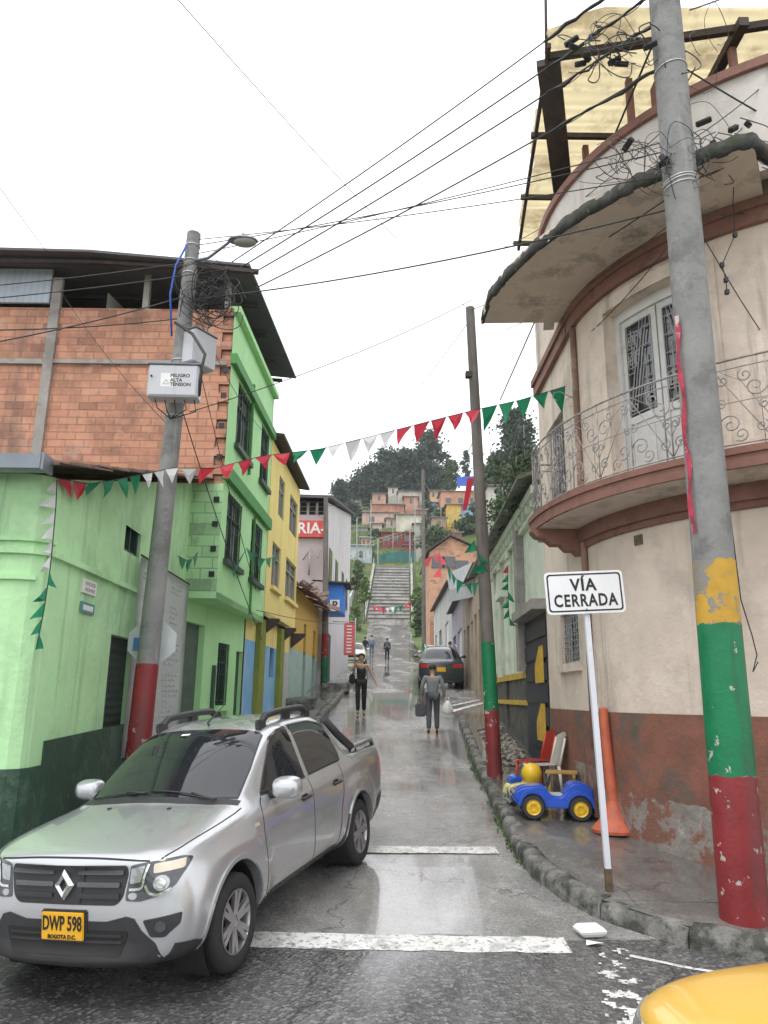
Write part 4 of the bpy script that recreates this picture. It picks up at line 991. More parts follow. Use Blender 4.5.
# ---- single-storey yellow and teal house
T0=(XL(22.3)-.15,22.3); T1=(XL(29.3)-.15,29.3); th_=thing('yellow_and_teal_house','single storey house painted yellow above teal with a sagging rusty roof','building',(-4,26,1.4))
m_och=mat('ochre_plaster',(.66,.42,.09),.8,var=.12,vs=2,stain=((.42,.22,.08),2,.52,.62,.6)); m_teal=mat('pale_teal_plaster',(.38,.52,.47),.8,var=.12,vs=2,stain=((.25,.33,.30),2,.5,.6,.6),streak=((.15,.19,.17),3,.58,.7,.5))
ont=ground_house(T0,T1); top=5.05
to=[orect(303.5,306,1.8,4.1,ont,640),orect(313,315.5,1.2,4.1,ont,640),orect(318,320,2.8,4.1,ont,640)]
bm=BM(); wall(bm,T0,T1,1.0,3.15,[o[:2]+[o[2],3.15] for o in to],th=.2); obj('lower_wall',bm,m_teal,th_)
bm=BM(); wall(bm,T0,T1,3.15,top,[o[:2]+[3.15,o[3]] for o in to],th=.2); quad(bm,(-9,22.3,0),(T0[0],22.3,0),(T0[0],22.3,top),(-9,22.3,top+.6)); obj('upper_wall',bm,m_och,th_)
for o in to: bm=BM(); wbox(bm,T0,T1,o[0]+.004,o[1]-.004,o[2],o[3]-.004,.08,.12); obj('door',bm,m_wood,th_)
bm=BM()
for k in range(10):
    y0_=lerp(22.2,29.3,k/10); y1_=lerp(22.2,29.3,(k+1)/10)+.05; zz=5.12+.10*fn(k*1.3,0,0,1)
    slab3(bm,[(XL(y0_)+.42,y0_,zz-.28),(XL(y1_)+.42,y1_,zz-.24),(XL(y1_)-3,y1_,zz+.95),(XL(y0_)-3,y0_,zz+.9)],(0,0,.04))
obj('roof',bm,mat('rusty_tile_roof',(.20,.10,.07),.8,var=.45,vs=3,wave=('Y',.22),stain=((.10,.08,.07),2,.5,.6,.7)),th_)
for k in range(20):   # tins and boards lying on the roof edge
    bm=BM(); rr=random.Random(k); y=rr.uniform(22.4,29); x=XL(y)+rr.uniform(-.4,.35); c=Vector((x,y,5.2+(XL(y)-x)*.3)); a=rr.uniform(0,3); d=Vector((cos(a),sin(a),rr.uniform(-.4,.4))).normalized(); u=d.orthogonal().normalized()
    obox(bm,c,d,u,d.cross(u),rr.uniform(.08,.5),rr.uniform(.03,.14),.015); obj('roof_board',bm,(m_zinc,m_wood,m_rsheet)[k%3],th_)

# ---- tall pinkish-grey building with a red sign across its near face
R0=(XL(29.4)-.0,29.4); R1=(XL(42)+.0,42.0); pkh=thing('tall_grey_building','tall pinkish grey building with a dark attic and a red sign across its near wall','building',(-5,35,2))
m_pg=mat('pinkish_grey_plaster',(.47,.41,.41),.85,var=.08,vs=1,stain=((.33,.29,.29),1,.5,.65,.6),streak=((.22,.20,.20),1.6,.57,.7,.6))
m_lit_side=mat('stained_lit_side_plaster',(.62,.60,.60),.85,var=.08,vs=1,streak=((.40,.39,.39),1.2,.52,.68,.5))  # street side made paler: the light falling on it is put into the colour
bm=BM(); zt_=9.55; zw=8.85
quad(bm,(-12,29.4,1),(R0[0],29.4,1),(R0[0],29.4,zw),(-12,29.4,zw)); obj('near_wall',bm,m_pg,pkh)
bm=BM(); onr=ground_house(R0,R1); wall(bm,R0,R1,1.5,zt_-.15,[],th=.2,z1b=11.9); obj('street_wall',bm,m_lit_side,pkh)
bm=BM(); quad(bm,(R1[0],42,1),(-12,42,1),(-12,42,12),(R1[0],42,11.9)); quad(bm,(-12,29.4,1),(-12,42,1),(-12,42,12),(-12,29.4,zt_)); obj('rear_wall',bm,m_pg,pkh)
for a,b,za,zb in ((1.5,2.6,6.2,7.8),(4.2,5.3,6.2,7.8),(7.5,8.6,6.2,7.8),(10,11,6.2,7.8)): 
    bm=BM(); wbox(bm,R0,R1,a,b,za,zb,-.03,-.004); obj('window',bm,m_glass,pkh)
bm=BM(); slab3(bm,[(-12,29.0,zt_+.1),(R0[0]+.25,29.0,zt_-.1),(R1[0]+.2,42.2,11.95),(-12,42.2,12.2)],(0,0,.12)); obj('roof',bm,m_roofd,pkh)
bm=BM(); quad(bm,(-12,29.9,zw),(R0[0]-.05,29.9,zw),(R0[0]-.05,29.9,zt_-.05),(-12,29.9,zt_)); obj('attic_wall',bm,mat('dark_attic_wall',(.06,.055,.06),.8,var=.5,vs=2),pkh)
for px in (299,308,317,326):
    p=at(px,510,29.45); bm=BM(); box(bm,p.x-.05,p.x+.05,29.42,29.52,zw,zt_-.2); obj('attic_post',bm,m_conc,pkh)
for za in (9.35,9.65,9.95): pass
bm=BM(); 
for za in (9.0,9.2,9.4): tube(bm,[(-5,29.45,za),(R0[0],29.45,za)],.012,4)
obj('attic_rail',bm,m_iron,pkh)
a=at(296,537,29.3); b=at(328,521,29.3); bm=BM(); box(bm,-5.2,b.x+.02,29.24,29.36,a.z,b.z); sg=obj('red_sign',bm,mat('red_sign_paint',(.58,.07,.06),.5,var=.12,vs=4,stain=((.70,.30,.26),5,.56,.64,.5)),pkh)
bm=BM(); put_text(bm,'RIA-',(b.z-a.z)*.92,(b.x-.08,29.235,(a.z+b.z)/2),(1,0,0),(0,0,1),align='RIGHT',ext=.006,bold=.012); obj('lettering',bm,m_white,sg)
bm=BM(); 
p=at(311,552,29.2)
tube(bm,[at(303,560,29.2),at(311,548,29.2),at(318,558,29.2),at(322,545,29.2)],.03,5); tube(bm,[at(309,575,29.2),at(310,550,29.2)],.04,5); obj('wall_stay',bm,m_iron,pkh)
# blue boxed balcony with parking sign
bb=thing('blue_projecting_box','bright blue projecting box above the far pavement carrying a white square parking sign','kiosk',(XL(30),30,4))
a=at(327,613,29.6); b=at(344,583,29.6); bm=BM(); box(bm,a.x-.5,b.x+.0,29.65,31.2,a.z,b.z,bevel=.02); obj('box_panel',bm,mat('bright_blue_paint',(.03,.19,.62),.5,var=.12,vs=3),bb)
bm=BM(); slab3(bm,[(a.x-.6,29.4,b.z+.03),(b.x+.25,29.4,b.z-.05),(b.x+.25,31.4,b.z-.05),(a.x-.6,31.4,b.z+.08)],(0,0,.06)); obj('box_roof',bm,m_roofb,bb)
c0=at(330.5,617,29.6); c1=at(338.5,606.5,29.6); bm=BM(); zc_=(c0.z+c1.z)/2+.25; xc_=(c0.x+c1.x)/2; box(bm,xc_-.19,xc_+.19,29.60,29.64,zc_-.22,zc_+.22); pz=obj('parking_sign',bm,m_white,bb)
bm=BM(); put_text(bm,'P',.42,(xc_,29.595,zc_),(1,0,0),(0,0,1),ext=.004,bold=.012); obj('lettering',bm,mat('dark_lettering',(.03,.03,.03),.6),pz)
# tall red vertical sign
rs=thing('vertical_sign','tall narrow red hanging sign beside the blue box at the far left kerb','sign',(-1.4,30,2.2))
a=at(343.5,655,28.5); b=at(354.5,623,28.5); bm=BM(); box(bm,a.x,b.x,28.5,28.62,a.z,b.z,bevel=.02); obj('sign_panel',bm,mat('faded_red_plastic',(.60,.10,.11),.4,var=.12,vs=3,stain=((.75,.40,.38),4,.55,.65,.5)),rs)
bm=BM(); 
for k in range(9): 
    z=lerp(a.z,b.z,(k+.8)/10); box(bm,a.x+.10,b.x-.10,28.485,28.499,z,z+.045)
obj('sign_marking',bm,m_white,rs)
bm=BM(); tube(bm,[(b.x+.03,28.56,gz(28.5)),(b.x+.03,28.56,b.z+.2)],.03,6); tube(bm,[(a.x-.45,28.56,b.z+.05),(b.x+.03,28.56,b.z+.05)],.02,5); obj('sign_post',bm,m_iron,rs)
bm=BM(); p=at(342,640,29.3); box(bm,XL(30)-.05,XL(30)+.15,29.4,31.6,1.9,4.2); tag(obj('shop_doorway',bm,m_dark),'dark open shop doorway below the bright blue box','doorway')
# ================================================================== RIGHT SIDE beyond the corner building
m_pale=mat('pale_green_white_plaster',(.66,.72,.62),.8,var=.07,vs=1.3,bump=.4,bs=12,stain=((.36,.42,.35),1.4,.52,.64,.6),streak=((.24,.27,.22),2.5,.56,.70,.7))
m_stone=mat('dark_grey_dado',(.085,.085,.08),.75,var=.3,vs=4,bump=.6,bs=12,stain=((.20,.19,.17),3,.52,.6,.5))
m_ysl=mat('yellow_line_paint',(.62,.43,.06),.6,var=.15)
P0=(XR(13.0)+.06,13.0); P1=(XR(24.5)+.05,24.5)
# wall() thickness goes left of P0->P1, so run from far to near on this side
F=(P1,P0); LP=(Vector(P1)-Vector(P0)).length
def onp(px,py): return wallhit(P1,P0,px,py)
ph=thing('pale_green_house','single storey pale green house with carved facade, dark dado and yellow lines','building',(4.5,19,.8))
gt=[onp(525,660)[0],LP,.3,3.55]; dz=[orect(490,494,1.2,3.3,onp,640),orect(505,508,1.2,3.3,onp,640)]
gt=[max(0,LP-2.5),LP+.0,.3,3.25]
bm=BM(); gy=lambda y: gz(y)
wall(bm,P1,P0,2.2,5.55,[(gt[0],gt[1],2.2,gt[3]),dz[0][:2]+[2.2,3.9],dz[1][:2]+[2.2,3.9]],th=.2)
quad(bm,(P1[0],24.5,0),(10,24.5,0),(10,24.5,5.6),(P1[0],24.5,5.6)); quad(bm,(10,12.95,0),(10,24.5,0),(10,24.5,5.6),(10,12.95,5.6)); quad(bm,(P0[0],12.95,.0),(10,12.95,.0),(10,12.95,5.6),(P0[0],12.95,5.6))
obj('wall',bm,m_pale,ph)
bm=BM(); wall(bm,P1,P0,.2,2.2,[(gt[0],gt[1],.3,2.2),dz[0][:2]+[.9,2.2],dz[1][:2]+[.9,2.2]],th=.2); obj('dado',bm,m_stone,ph)
for za,zb in ((2.16,2.28),(1.62,1.72)):
    bm=BM(); wbox(bm,P1,P0,0,gt[0]-.02,za,zb,-.04,-.003); obj('yellow_line',bm,m_ysl,ph)
for o in dz: bm=BM(); wbox(bm,P1,P0,o[0]+.004,o[1]-.004,.9,3.89,.12,.15); obj('door',bm,m_wood,ph)
bm=BM()   # carved pilasters, hoods and panels
for k in range(6):
    s=lerp(.2,gt[0]-.45,k/5); wbox(bm,P1,P0,s,s+.30,2.3,5.1,-.07,-.003); wbox(bm,P1,P0,s-.05,s+.35,4.95,5.15,-.12,-.071)
for o in dz:
    wbox(bm,P1,P0,o[0]-.25,o[1]+.25,4.15,4.32,-.2,-.004); wbox(bm,P1,P0,o[0]-.16,o[0]-.03,2.3,4.15,-.09,-.004); wbox(bm,P1,P0,o[1]+.03,o[1]+.16,2.3,4.15,-.09,-.004)
wbox(bm,P1,P0,0,LP,5.35,5.5,-.22,-.003); wbox(bm,P1,P0,0,LP,5.1,5.2,-.10,-.003)
for k in range(22): s=.2+k*LP/22.5; wbox(bm,P1,P0,s,s+.16,5.2,5.35,-.17,-.004)
obj('facade_moulding',bm,m_pale,ph)
bm=BM(); slab3(bm,[(P0[0]-.48,12.9,5.56),(P1[0]-.48,24.6,5.56),(P1[0]+3,24.6,6.9),(P0[0]+3,12.9,6.9)],(0,0,.07)); obj('roof',bm,mat('grey_fibre_cement_roof',(.20,.20,.185),.85,var=.25,vs=3,wave=('Y',.18),stain=((.08,.09,.06),2,.5,.6,.7)),ph)
# concrete pier and porch slab above the gate
bm=BM(); wbox(bm,P1,P0,gt[0]-.42,gt[0]-.02,2.3,5.5,-.16,-.004); obj('pier',bm,m_conc,ph)
bm=BM(); wbox(bm,P1,P0,gt[0]-.1,LP-.02,3.27,3.45,-.28,-.01); obj('porch_slab',bm,m_conc,ph)
# dark garage gate with yellow chevrons
bm=BM(); wbox(bm,P1,P0,gt[0]+.004,gt[1]-.004,.3,gt[3]-.004,-.02,.06)
for k in range(7): wbox(bm,P1,P0,gt[0]+.06,gt[1]-.06,.55+k*.38,.85+k*.38,-.05,-.021)
gate=obj('garage_gate',bm,mat('blue_black_gate_paint',(.012,.017,.032),.5,var=.3,vs=6),ph)
for z in (1.35,2.35):
    pts=[(1.25,z),(1.75,z+.32),(2.15,z+.32),(2.15,z-.32),(1.25,z-.32)]
    bm=BM(); slab3(bm,[wpt(P1,P0,gt[0]+s_,zz,-.052) for s_,zz in pts],(-.006,0,0)); obj('yellow_chevron',bm,mat('gate_yellow_paint',(.70,.42,.02),.5,var=.15,vs=5,stain=((.2,.13,.03),8,.58,.64,.6)),gate)
# vine and wires on the roof edge
# ---- row of brown shuttered fronts
def shop(y0,y1,top,col,lab,cat,root,wallm,doors,doorm,roofm=m_roofb,over=.3):
    a=(XR(y1)+.05,y1); b=(XR(y0)+.05,y0); L=(Vector(a)-Vector(b)).length; t=thing(root,lab,cat,(XR(y0)+2,(y0+y1)/2,gz(y0)))
    zb=gz(y0)-.3; ops=[(s0*L,s1*L,gz(y0)+.1,z) for s0,s1,z in doors]
    bm=BM(); wall(bm,a,b,zb,top,ops,th=.2); quad(bm,(b[0],y0,zb),(b[0]+6,y0,zb),(b[0]+6,y0,top),(b[0],y0,top)); quad(bm,(a[0]+6,y1,zb),(a[0],y1,zb),(a[0],y1,top),(a[0]+6,y1,top)); quad(bm,(b[0]+6,y0,zb),(a[0]+6,y1,zb),(a[0]+6,y1,top),(b[0]+6,y0,top)); obj('wall',bm,wallm,t)
    for k,o in enumerate(ops):
        bm=BM(); wbox(bm,a,b,o[0]+.005,o[1]-.005,o[2],o[3]-.005,.1,.13); obj('door',bm,doorm[k%len(doorm)],t)
    bm=BM(); slab3(bm,[(b[0]-over,y0-.05,top-.05),(a[0]-over,y1,top-.05),(a[0]+6,y1,top+1.2),(b[0]+6,y0-.05,top+1.2)],(0,0,.08)); obj('roof',bm,roofm,t)
    return t,a,b,L
m_beige=mat('dirty_beige_plaster',(.40,.33,.25),.85,var=.15,vs=1.5,streak=((.15,.12,.10),2,.5,.66,.7),stain=((.50,.44,.36),2,.55,.63,.5))
m_tealp=mat('mint_post_paint',(.20,.55,.44),.6,var=.1)
shop(24.6,33.5,6.1,None,'dirty beige row of shuttered brown shop doors beside the parked dark car','building','beige_shop_row',m_beige,[(.05,.16,4.6),(.25,.38,4.6),(.47,.58,4.6),(.66,.76,4.7),(.84,.95,4.7)],[m_wood,m_shut,m_tealp,m_wood,m_wood])
shop(33.6,42,6.3,None,'low far shop front with pale posts and white metal awning','building','awning_shop',mat('lilac_grey_plaster',(.42,.40,.45),.8,var=.1,streak=((.2,.2,.25),2,.5,.66,.6)),[(.1,.4,4.9),(.55,.9,4.9)],[mat('dark_blue_door',(.03,.05,.14),.5),m_white])
aw=thing('metal_awning','white corrugated metal awning over the far right shops','awning',(3.0,31,6))
p0_=at(447,575,31); p1_=at(480,560,27.0); p2_=at(481,580,27.0); p3_=at(449,590,31)
bm=BM(); slab3(bm,[p0_,p1_,p2_,p3_],(.0,.0,.04)); obj('awning_sheet',bm,mat('white_metal_sheet',(.66,.70,.72),.5,var=.08,wave=('Y',.2)),aw)
bm=BM(); slab3(bm,[p3_+Vector((0,0,-.02)),p2_+Vector((0,0,-.02)),p2_+Vector((0,0,-.55)),p3_+Vector((0,0,-.5))],(.02,0,0)); obj('awning_valance',bm,mat('grey_sheet_cladding',(.45,.48,.49),.6,var=.1,wave=('Y',.3)),aw)
bm=BM(); tube(bm,[p2_,Vector((XR(27)+.1,27,p1_.z))],.03,5); tube(bm,[p3_,Vector((XR(31)+.1,31,p1_.z))],.03,5); obj('awning_bracket',bm,m_iron,aw)
# ---- brick gable house, taller, behind the shops
bgx0,bgx1=at(424,560,59.0).x,6.4; bgx0+=.4; bg=thing('brick_gable_house','bare orange brick house with a low gable roof behind the far right shops','building',(4.8,45,3))
ap=at(450,537,59.0); el=at(424,552,59.0); er=at(477,550,59.0)
bm=BM(); vs=[bm.verts.new(q) for q in ((el.x+.45,59.0,2.5),(er.x+.8,59.0,2.5),(er.x+.8,59.0,er.z-.3),(ap.x,59.0,ap.z),(el.x+.45,59.0,el.z))]; bm.faces.new(vs)
quad(bm,(el.x+.45,71,2.5),(el.x+.45,59.0,2.5),(el.x+.45,59.0,el.z),(el.x+.45,71,el.z)); quad(bm,(er.x+.8,59.0,2.5),(er.x+.8,71,2.5),(er.x+.8,71,er.z-.3),(er.x+.8,59.0,er.z-.3)); quad(bm,(er.x+.8,71,2.5),(el.x+.45,71,2.5),(el.x+.45,71,el.z),(er.x+.8,71,er.z))
obj('brick_wall',bm,mat('orange_brick_far',(.48,.25,.15),.85,var=.25,vs=1.5,brick=(.34,.17,.012,(.36,.26,.20),(.55,.33,.21)),stain=((.30,.17,.12),.8,.5,.62,.6)),bg)
bm=BM(); slab3(bm,[(el.x+.2,58.7,el.z-.02),(ap.x,58.7,ap.z+.06),(ap.x,71,ap.z+.06),(el.x+.2,71,el.z-.02)],(0,0,.1)); slab3(bm,[(ap.x,58.7,ap.z+.06),(er.x+1.2,58.7,er.z-.4),(er.x+1.2,71,er.z-.4),(ap.x,71,ap.z+.06)],(0,0,.1)); obj('roof',bm,m_roofb,bg)
for px,py in ((438,562),(462,566),(449,562)):
    c=at(px,py,58.9); bm=BM(); box(bm,c.x-.5,c.x+.5,58.92,58.98,c.z-.45,c.z+.45); obj('window',bm,m_glass,bg)
# far houses lower down on the right before the stairs
m_gw=mat('grey_white_wall',(.5,.5,.48),.8,var=.15,streak=((.25,.25,.24),2,.5,.65,.6))
shop(42.2,58,8.2,None,'far grey white house front at the foot of the public stairs','building','far_white_house',m_gw,[(.1,.2,6.2),(.35,.5,6.2),(.7,.85,6.2)],[m_wood,m_shut,m_white])
# ================================================================== CARS
m_silver=mat('silver_car_paint',(.52,.53,.545),.27,metal=.6,var=.02,vs=1,coat=.8,coatr=.06,spec=.6)
m_trim=mat('black_plastic_trim',(.030,.030,.032),.48,var=.15,vs=10,bump=.15,bs=200)
m_gap=mat('panel_gap',(.012,.012,.012),.7,var=0)
m_cglass=mat('tinted_car_glass',(.016,.018,.022),.03,var=0,spec=.75,coat=.25,coatr=.02)
m_chrome=mat('chrome',(.72,.72,.73),.10,metal=1,var=0)
m_alloy=mat('alloy_rim',(.42,.42,.43),.32,metal=.8,var=.08,vs=8)
m_tyre=mat('tyre_rubber',(.022,.022,.022),.75,var=.2,vs=12,bump=.3,bs=90)
m_lamp=mat('lamp_glass_clear',(.42,.44,.46),.08,metal=.6,var=.15,vs=20,coat=1,coatr=.02)
m_lampd=mat('lamp_housing_dark',(.06,.065,.07),.12,metal=.3,var=.2,vs=20,coat=1,coatr=.02)
m_amber=mat('amber_lens',(.62,.54,.42),.12,var=.1,vs=20,coat=1)
m_redl=mat('red_lens',(.40,.02,.02),.15,var=.1,coat=1)
m_plate=mat('yellow_number_plate',(.78,.42,.02),.4,var=.05)
m_black=mat('black_lettering',(.015,.015,.015),.6,var=0)
def subdiv_body(rings,level=3,crease=None,cutters=()):
    """closed body from half cross-sections (front to rear), mirrored in y, smoothed, with wheel openings cut out"""
    bm=BM(); G_=[]
    for ring in rings:
        L=[]
        for k,(x,y,z) in enumerate(ring):
            if abs(y)<1e-6: v=bm.verts.new((x,0,z)); L.append((v,v))
            else: L.append((bm.verts.new((x,-y,z)),bm.verts.new((x,y,z))))
        G_.append(L)
    for A,B in zip(G_,G_[1:]):
        for k in range(len(A)-1):
            for s in (0,1):
                q=[A[k][s],B[k][s],B[k+1][s],A[k+1][s]]
                if s==1: q=q[::-1]
                q2=[]
                for v in q:
                    if v not in q2: q2.append(v)
                if len(q2)>2: bm.faces.new(q2)
    for R,rev in ((G_[0],0),(G_[-1],1)):
        n=len(R)
        for k in range(n-1):     # cap: quads across the centre line
            q=[R[k][0],R[k][1],R[k+1][1],R[k+1][0]]; q2=[]
            for v in q:
                if v not in q2: q2.append(v)
            if len(q2)>2: bm.faces.new(q2 if rev else q2[::-1])
    bmesh.ops.recalc_face_normals(bm,faces=bm.faces)
    if bm.calc_volume(signed=True)<0: bmesh.ops.reverse_faces(bm,faces=bm.faces)
    if crease:
        cl=bm.edges.layers.float.new('crease_edge')
        for (i,k,val,along) in crease:   # along='x' edge row k from ring i to i+1 ; 'r' edge between rows k,k+1 of ring i
            for s in (0,1):
                a=G_[i][k][s]; b=(G_[i+1][k][s] if along=='x' else G_[i][k+1][s])
                e=bm.edges.get((a,b))
                if e: e[cl]=val
    me=bpy.data.meshes.new('body'); bm.to_mesh(me); bm.free(); o=bpy.data.objects.new('body',me); TCOL.objects.link(o)
    md=o.modifiers.new('s','SUBSURF'); md.levels=level; md.render_levels=level
    cs=[]
    for (x,z,r,y0,y1) in cutters:
        b=BM(); lathe(b,[(r,y0),(r,y1)],(x,0,z),'y',48)
        if b.calc_volume(signed=True)<0: bmesh.ops.reverse_faces(b,faces=b.faces)
        m2=bpy.data.meshes.new('c'); b.to_mesh(m2); b.free(); c=bpy.data.objects.new('c',m2); TCOL.objects.link(c); cs.append(c)
        md=o.modifiers.new('b','BOOLEAN'); md.object=c; md.operation='DIFFERENCE'; md.solver='FAST'
    me=evaluated(o)
    for c in cs: bpy.data.objects.remove(c,do_unlink=True)
    return me
class Surf:
    def __init__(s,me):
        b=BM(); b.from_mesh(me); s.t=BVHTree.FromBMesh(b); b.free()
    def hit(s,p,d):
        h=s.t.ray_cast(V3(p),V3(d)); 
        return (h[0],h[1]) if h[0] is not None else None
def patch(sf,poly,axis,sgn,off=.004,step=.05,skirt=.012,bm=None,mi=0,r=0):
    """panel cut to a 2-D outline and laid on the body surface. axis 'y': poly=(x,z); 'x': (y,z); 'z': (x,y)"""
    poly=[tuple(p) for p in poly]
    if r: poly=rpoly(poly,r)
    own=bm is None; tmp=BM(); vs=[tmp.verts.new((p[0],p[1],0)) for p in poly]
    for t in tessellate_polygon([[v.co for v in vs]]):
        try: tmp.faces.new([vs[i] for i in t])
        except ValueError: pass
    x0,x1=min(p[0] for p in poly),max(p[0] for p in poly); y0,y1=min(p[1] for p in poly),max(p[1] for p in poly)
    for k in range(1,int((x1-x0)/step)+1): bmesh.ops.bisect_plane(tmp,geom=tmp.verts[:]+tmp.edges[:]+tmp.faces[:],plane_co=(x0+k*step,0,0),plane_no=(1,0,0))
    for k in range(1,int((y1-y0)/step)+1): bmesh.ops.bisect_plane(tmp,geom=tmp.verts[:]+tmp.edges[:]+tmp.faces[:],plane_co=(0,y0+k*step,0),plane_no=(0,1,0))
    for v in tmp.verts:
        a,b=v.co.x,v.co.y
        if axis=='y': o=(a,3*sgn,b); d=(0,-sgn,0)
        elif axis=='x': o=(3*sgn+(2 if sgn>0 else 0),a,b) if False else ((-3,a,b) if sgn<0 else (9,a,b)); d=(1,0,0) if sgn<0 else (-1,0,0)
        else: o=(a,b,3); d=(0,0,-1)
        h=sf.hit(o,d)
        if h is None:
            n=sf.t.find_nearest(V3(o)+V3(d)*2.2); h=(n[0],n[1])
        nn=h[1]
        if nn.dot(V3(d))>0: nn=-nn
        v.co=h[0]+nn*off
    be=[e for e in tmp.edges if len(e.link_faces)==1]
    if skirt and be:
        ret=bmesh.ops.extrude_edge_only(tmp,edges=be); dd=V3({'y':(0,-sgn,0),'x':(1 if sgn<0 else -1,0,0),'z':(0,0,-1)}[axis])
        for v in ret['geom']:
            if isinstance(v,bmesh.types.BMVert): v.co+=dd*skirt
    bmesh.ops.recalc_face_normals(tmp,faces=tmp.faces)
    c=sum((f.normal for f in tmp.faces if f.calc_area()>0),Vector()); dd=V3({'y':(0,-sgn,0),'x':(1 if sgn<0 else -1,0,0),'z':(0,0,-1)}[axis])
    if c.dot(dd)>0: bmesh.ops.reverse_faces(tmp,faces=tmp.faces)
    for f in tmp.faces: f.material_index=mi; f.smooth=True
    if own: return tmp
    me=bpy.data.meshes.new('t'); tmp.to_mesh(me); tmp.free(); bm.from_mesh(me); bpy.data.meshes.remove(me); return bm
def rpoly(pts,r,n=4):
    out=[]; m=len(pts)
    for i in range(m):
        p=Vector(pts[i]); a=Vector(pts[i-1])-p; b=Vector(pts[(i+1)%m])-p; rr=min(r,a.length*.45,b.length*.45); A=p+a.normalized()*rr; B=p+b.normalized()*rr
        for k in range(n+1):
            t=k/n; out.append(tuple(A*(1-t)**2+p*2*t*(1-t)+B*t*t))
    return out
def line_strip(pts,w_):
    """thin outline around a polyline in 2-D"""
    P=[Vector(p) for p in pts]; L=[];R=[]
    for i,p in enumerate(P):
        d=(P[min(i+1,len(P)-1)]-P[max(i-1,0)]).normalized(); n=Vector((-d.y,d.x)); L.append(p+n*w_/2); R.append(p-n*w_/2)
    return [tuple(p) for p in L+R[::-1]]
def bez(pts,n=5):
    out=[]; P=[Vector(p) for p in pts]
    for i in range(len(P)-1):
        p0=P[max(i-1,0)];p1=P[i];p2=P[i+1];p3=P[min(i+2,len(P)-1)]
        for k in range(n):
            t=k/n; out.append(tuple(.5*((2*p1)+(p2-p0)*t+(2*p0-5*p1+4*p2-p3)*t*t+(3*p1-p0-3*p2+p3)*t**3)))
    out.append(tuple(P[-1])); return out
def wheel(root,x,y,z,R=.335,w_=.215,side=-1,spokes=6,rimR=None,rot=0.):
    rimR=rimR or R*.66; c=V3((x,y,z)); b=BM()
    s=side
    lathe(b,[(rimR*.98,-s*w_*.45),(R*.90,-s*w_*.5),(R*.985,-s*w_*.38),(R,-s*w_*.2),(R,s*w_*.2),(R*.985,s*w_*.38),(R*.90,s*w_*.5),(rimR*1.04,s*w_*.47),(rimR*.98,s*w_*.40)],c,'y',40,cap=False)
    ty=obj('tyre',b,m_tyre,root); 
    b=BM(); lathe(b,[(rimR*1.0,s*w_*.46),(rimR*.96,s*w_*.47),(rimR*.92,s*w_*.36),(rimR*.9,-s*w_*.2)],c,'y',40,cap=False)
    lathe(b,[(.001,s*w_*.36),(rimR*.20,s*w_*.36),(rimR*.26,s*w_*.30),(rimR*.27,s*w_*.1)],c,'y',20)
    for k in range(spokes):
        a=2*pi*k/spokes+rot
        for da in (-.13,.13):
            u0=V3((cos(a+da*1.6),0,sin(a+da*1.6))); u1=V3((cos(a+da*1.15),0,sin(a+da*1.15)))
            p0=c+u0*rimR*.20+V3((0,s*w_*.33,0)); p1=c+u1*rimR*.95+V3((0,s*w_*.41,0)); d=(p1-p0); L=d.length; d.normalize(); t=V3((0,1,0)); q=d.cross(t).normalized(); t=q.cross(d)
            obox(b,(p0+p1)/2,d,q,t,L/2,.020,.014)
        u=V3((cos(a),0,sin(a))); q=V3((-sin(a),0,cos(a)))
        v=[c+u*rimR*.24+q*.03+V3((0,s*w_*.30,0)),c+u*rimR*.24-q*.03+V3((0,s*w_*.30,0)),c+u*rimR*.92-q*.055+V3((0,s*w_*.36,0)),c+u*rimR*.92+q*.055+V3((0,s*w_*.36,0))]
        quad(b,*v)
    rm=obj('rim',b,m_alloy,root,smooth=30)
    b=BM(); lathe(b,[(.001,s*w_*.10),(rimR*.93,s*w_*.10)],c,'y',24); lathe(b,[(rimR*.45,s*w_*.14),(.0015,s*w_*.14)],c,'y',24,cap=False); obj('brake_disc',b,m_gap,root)
    return ty
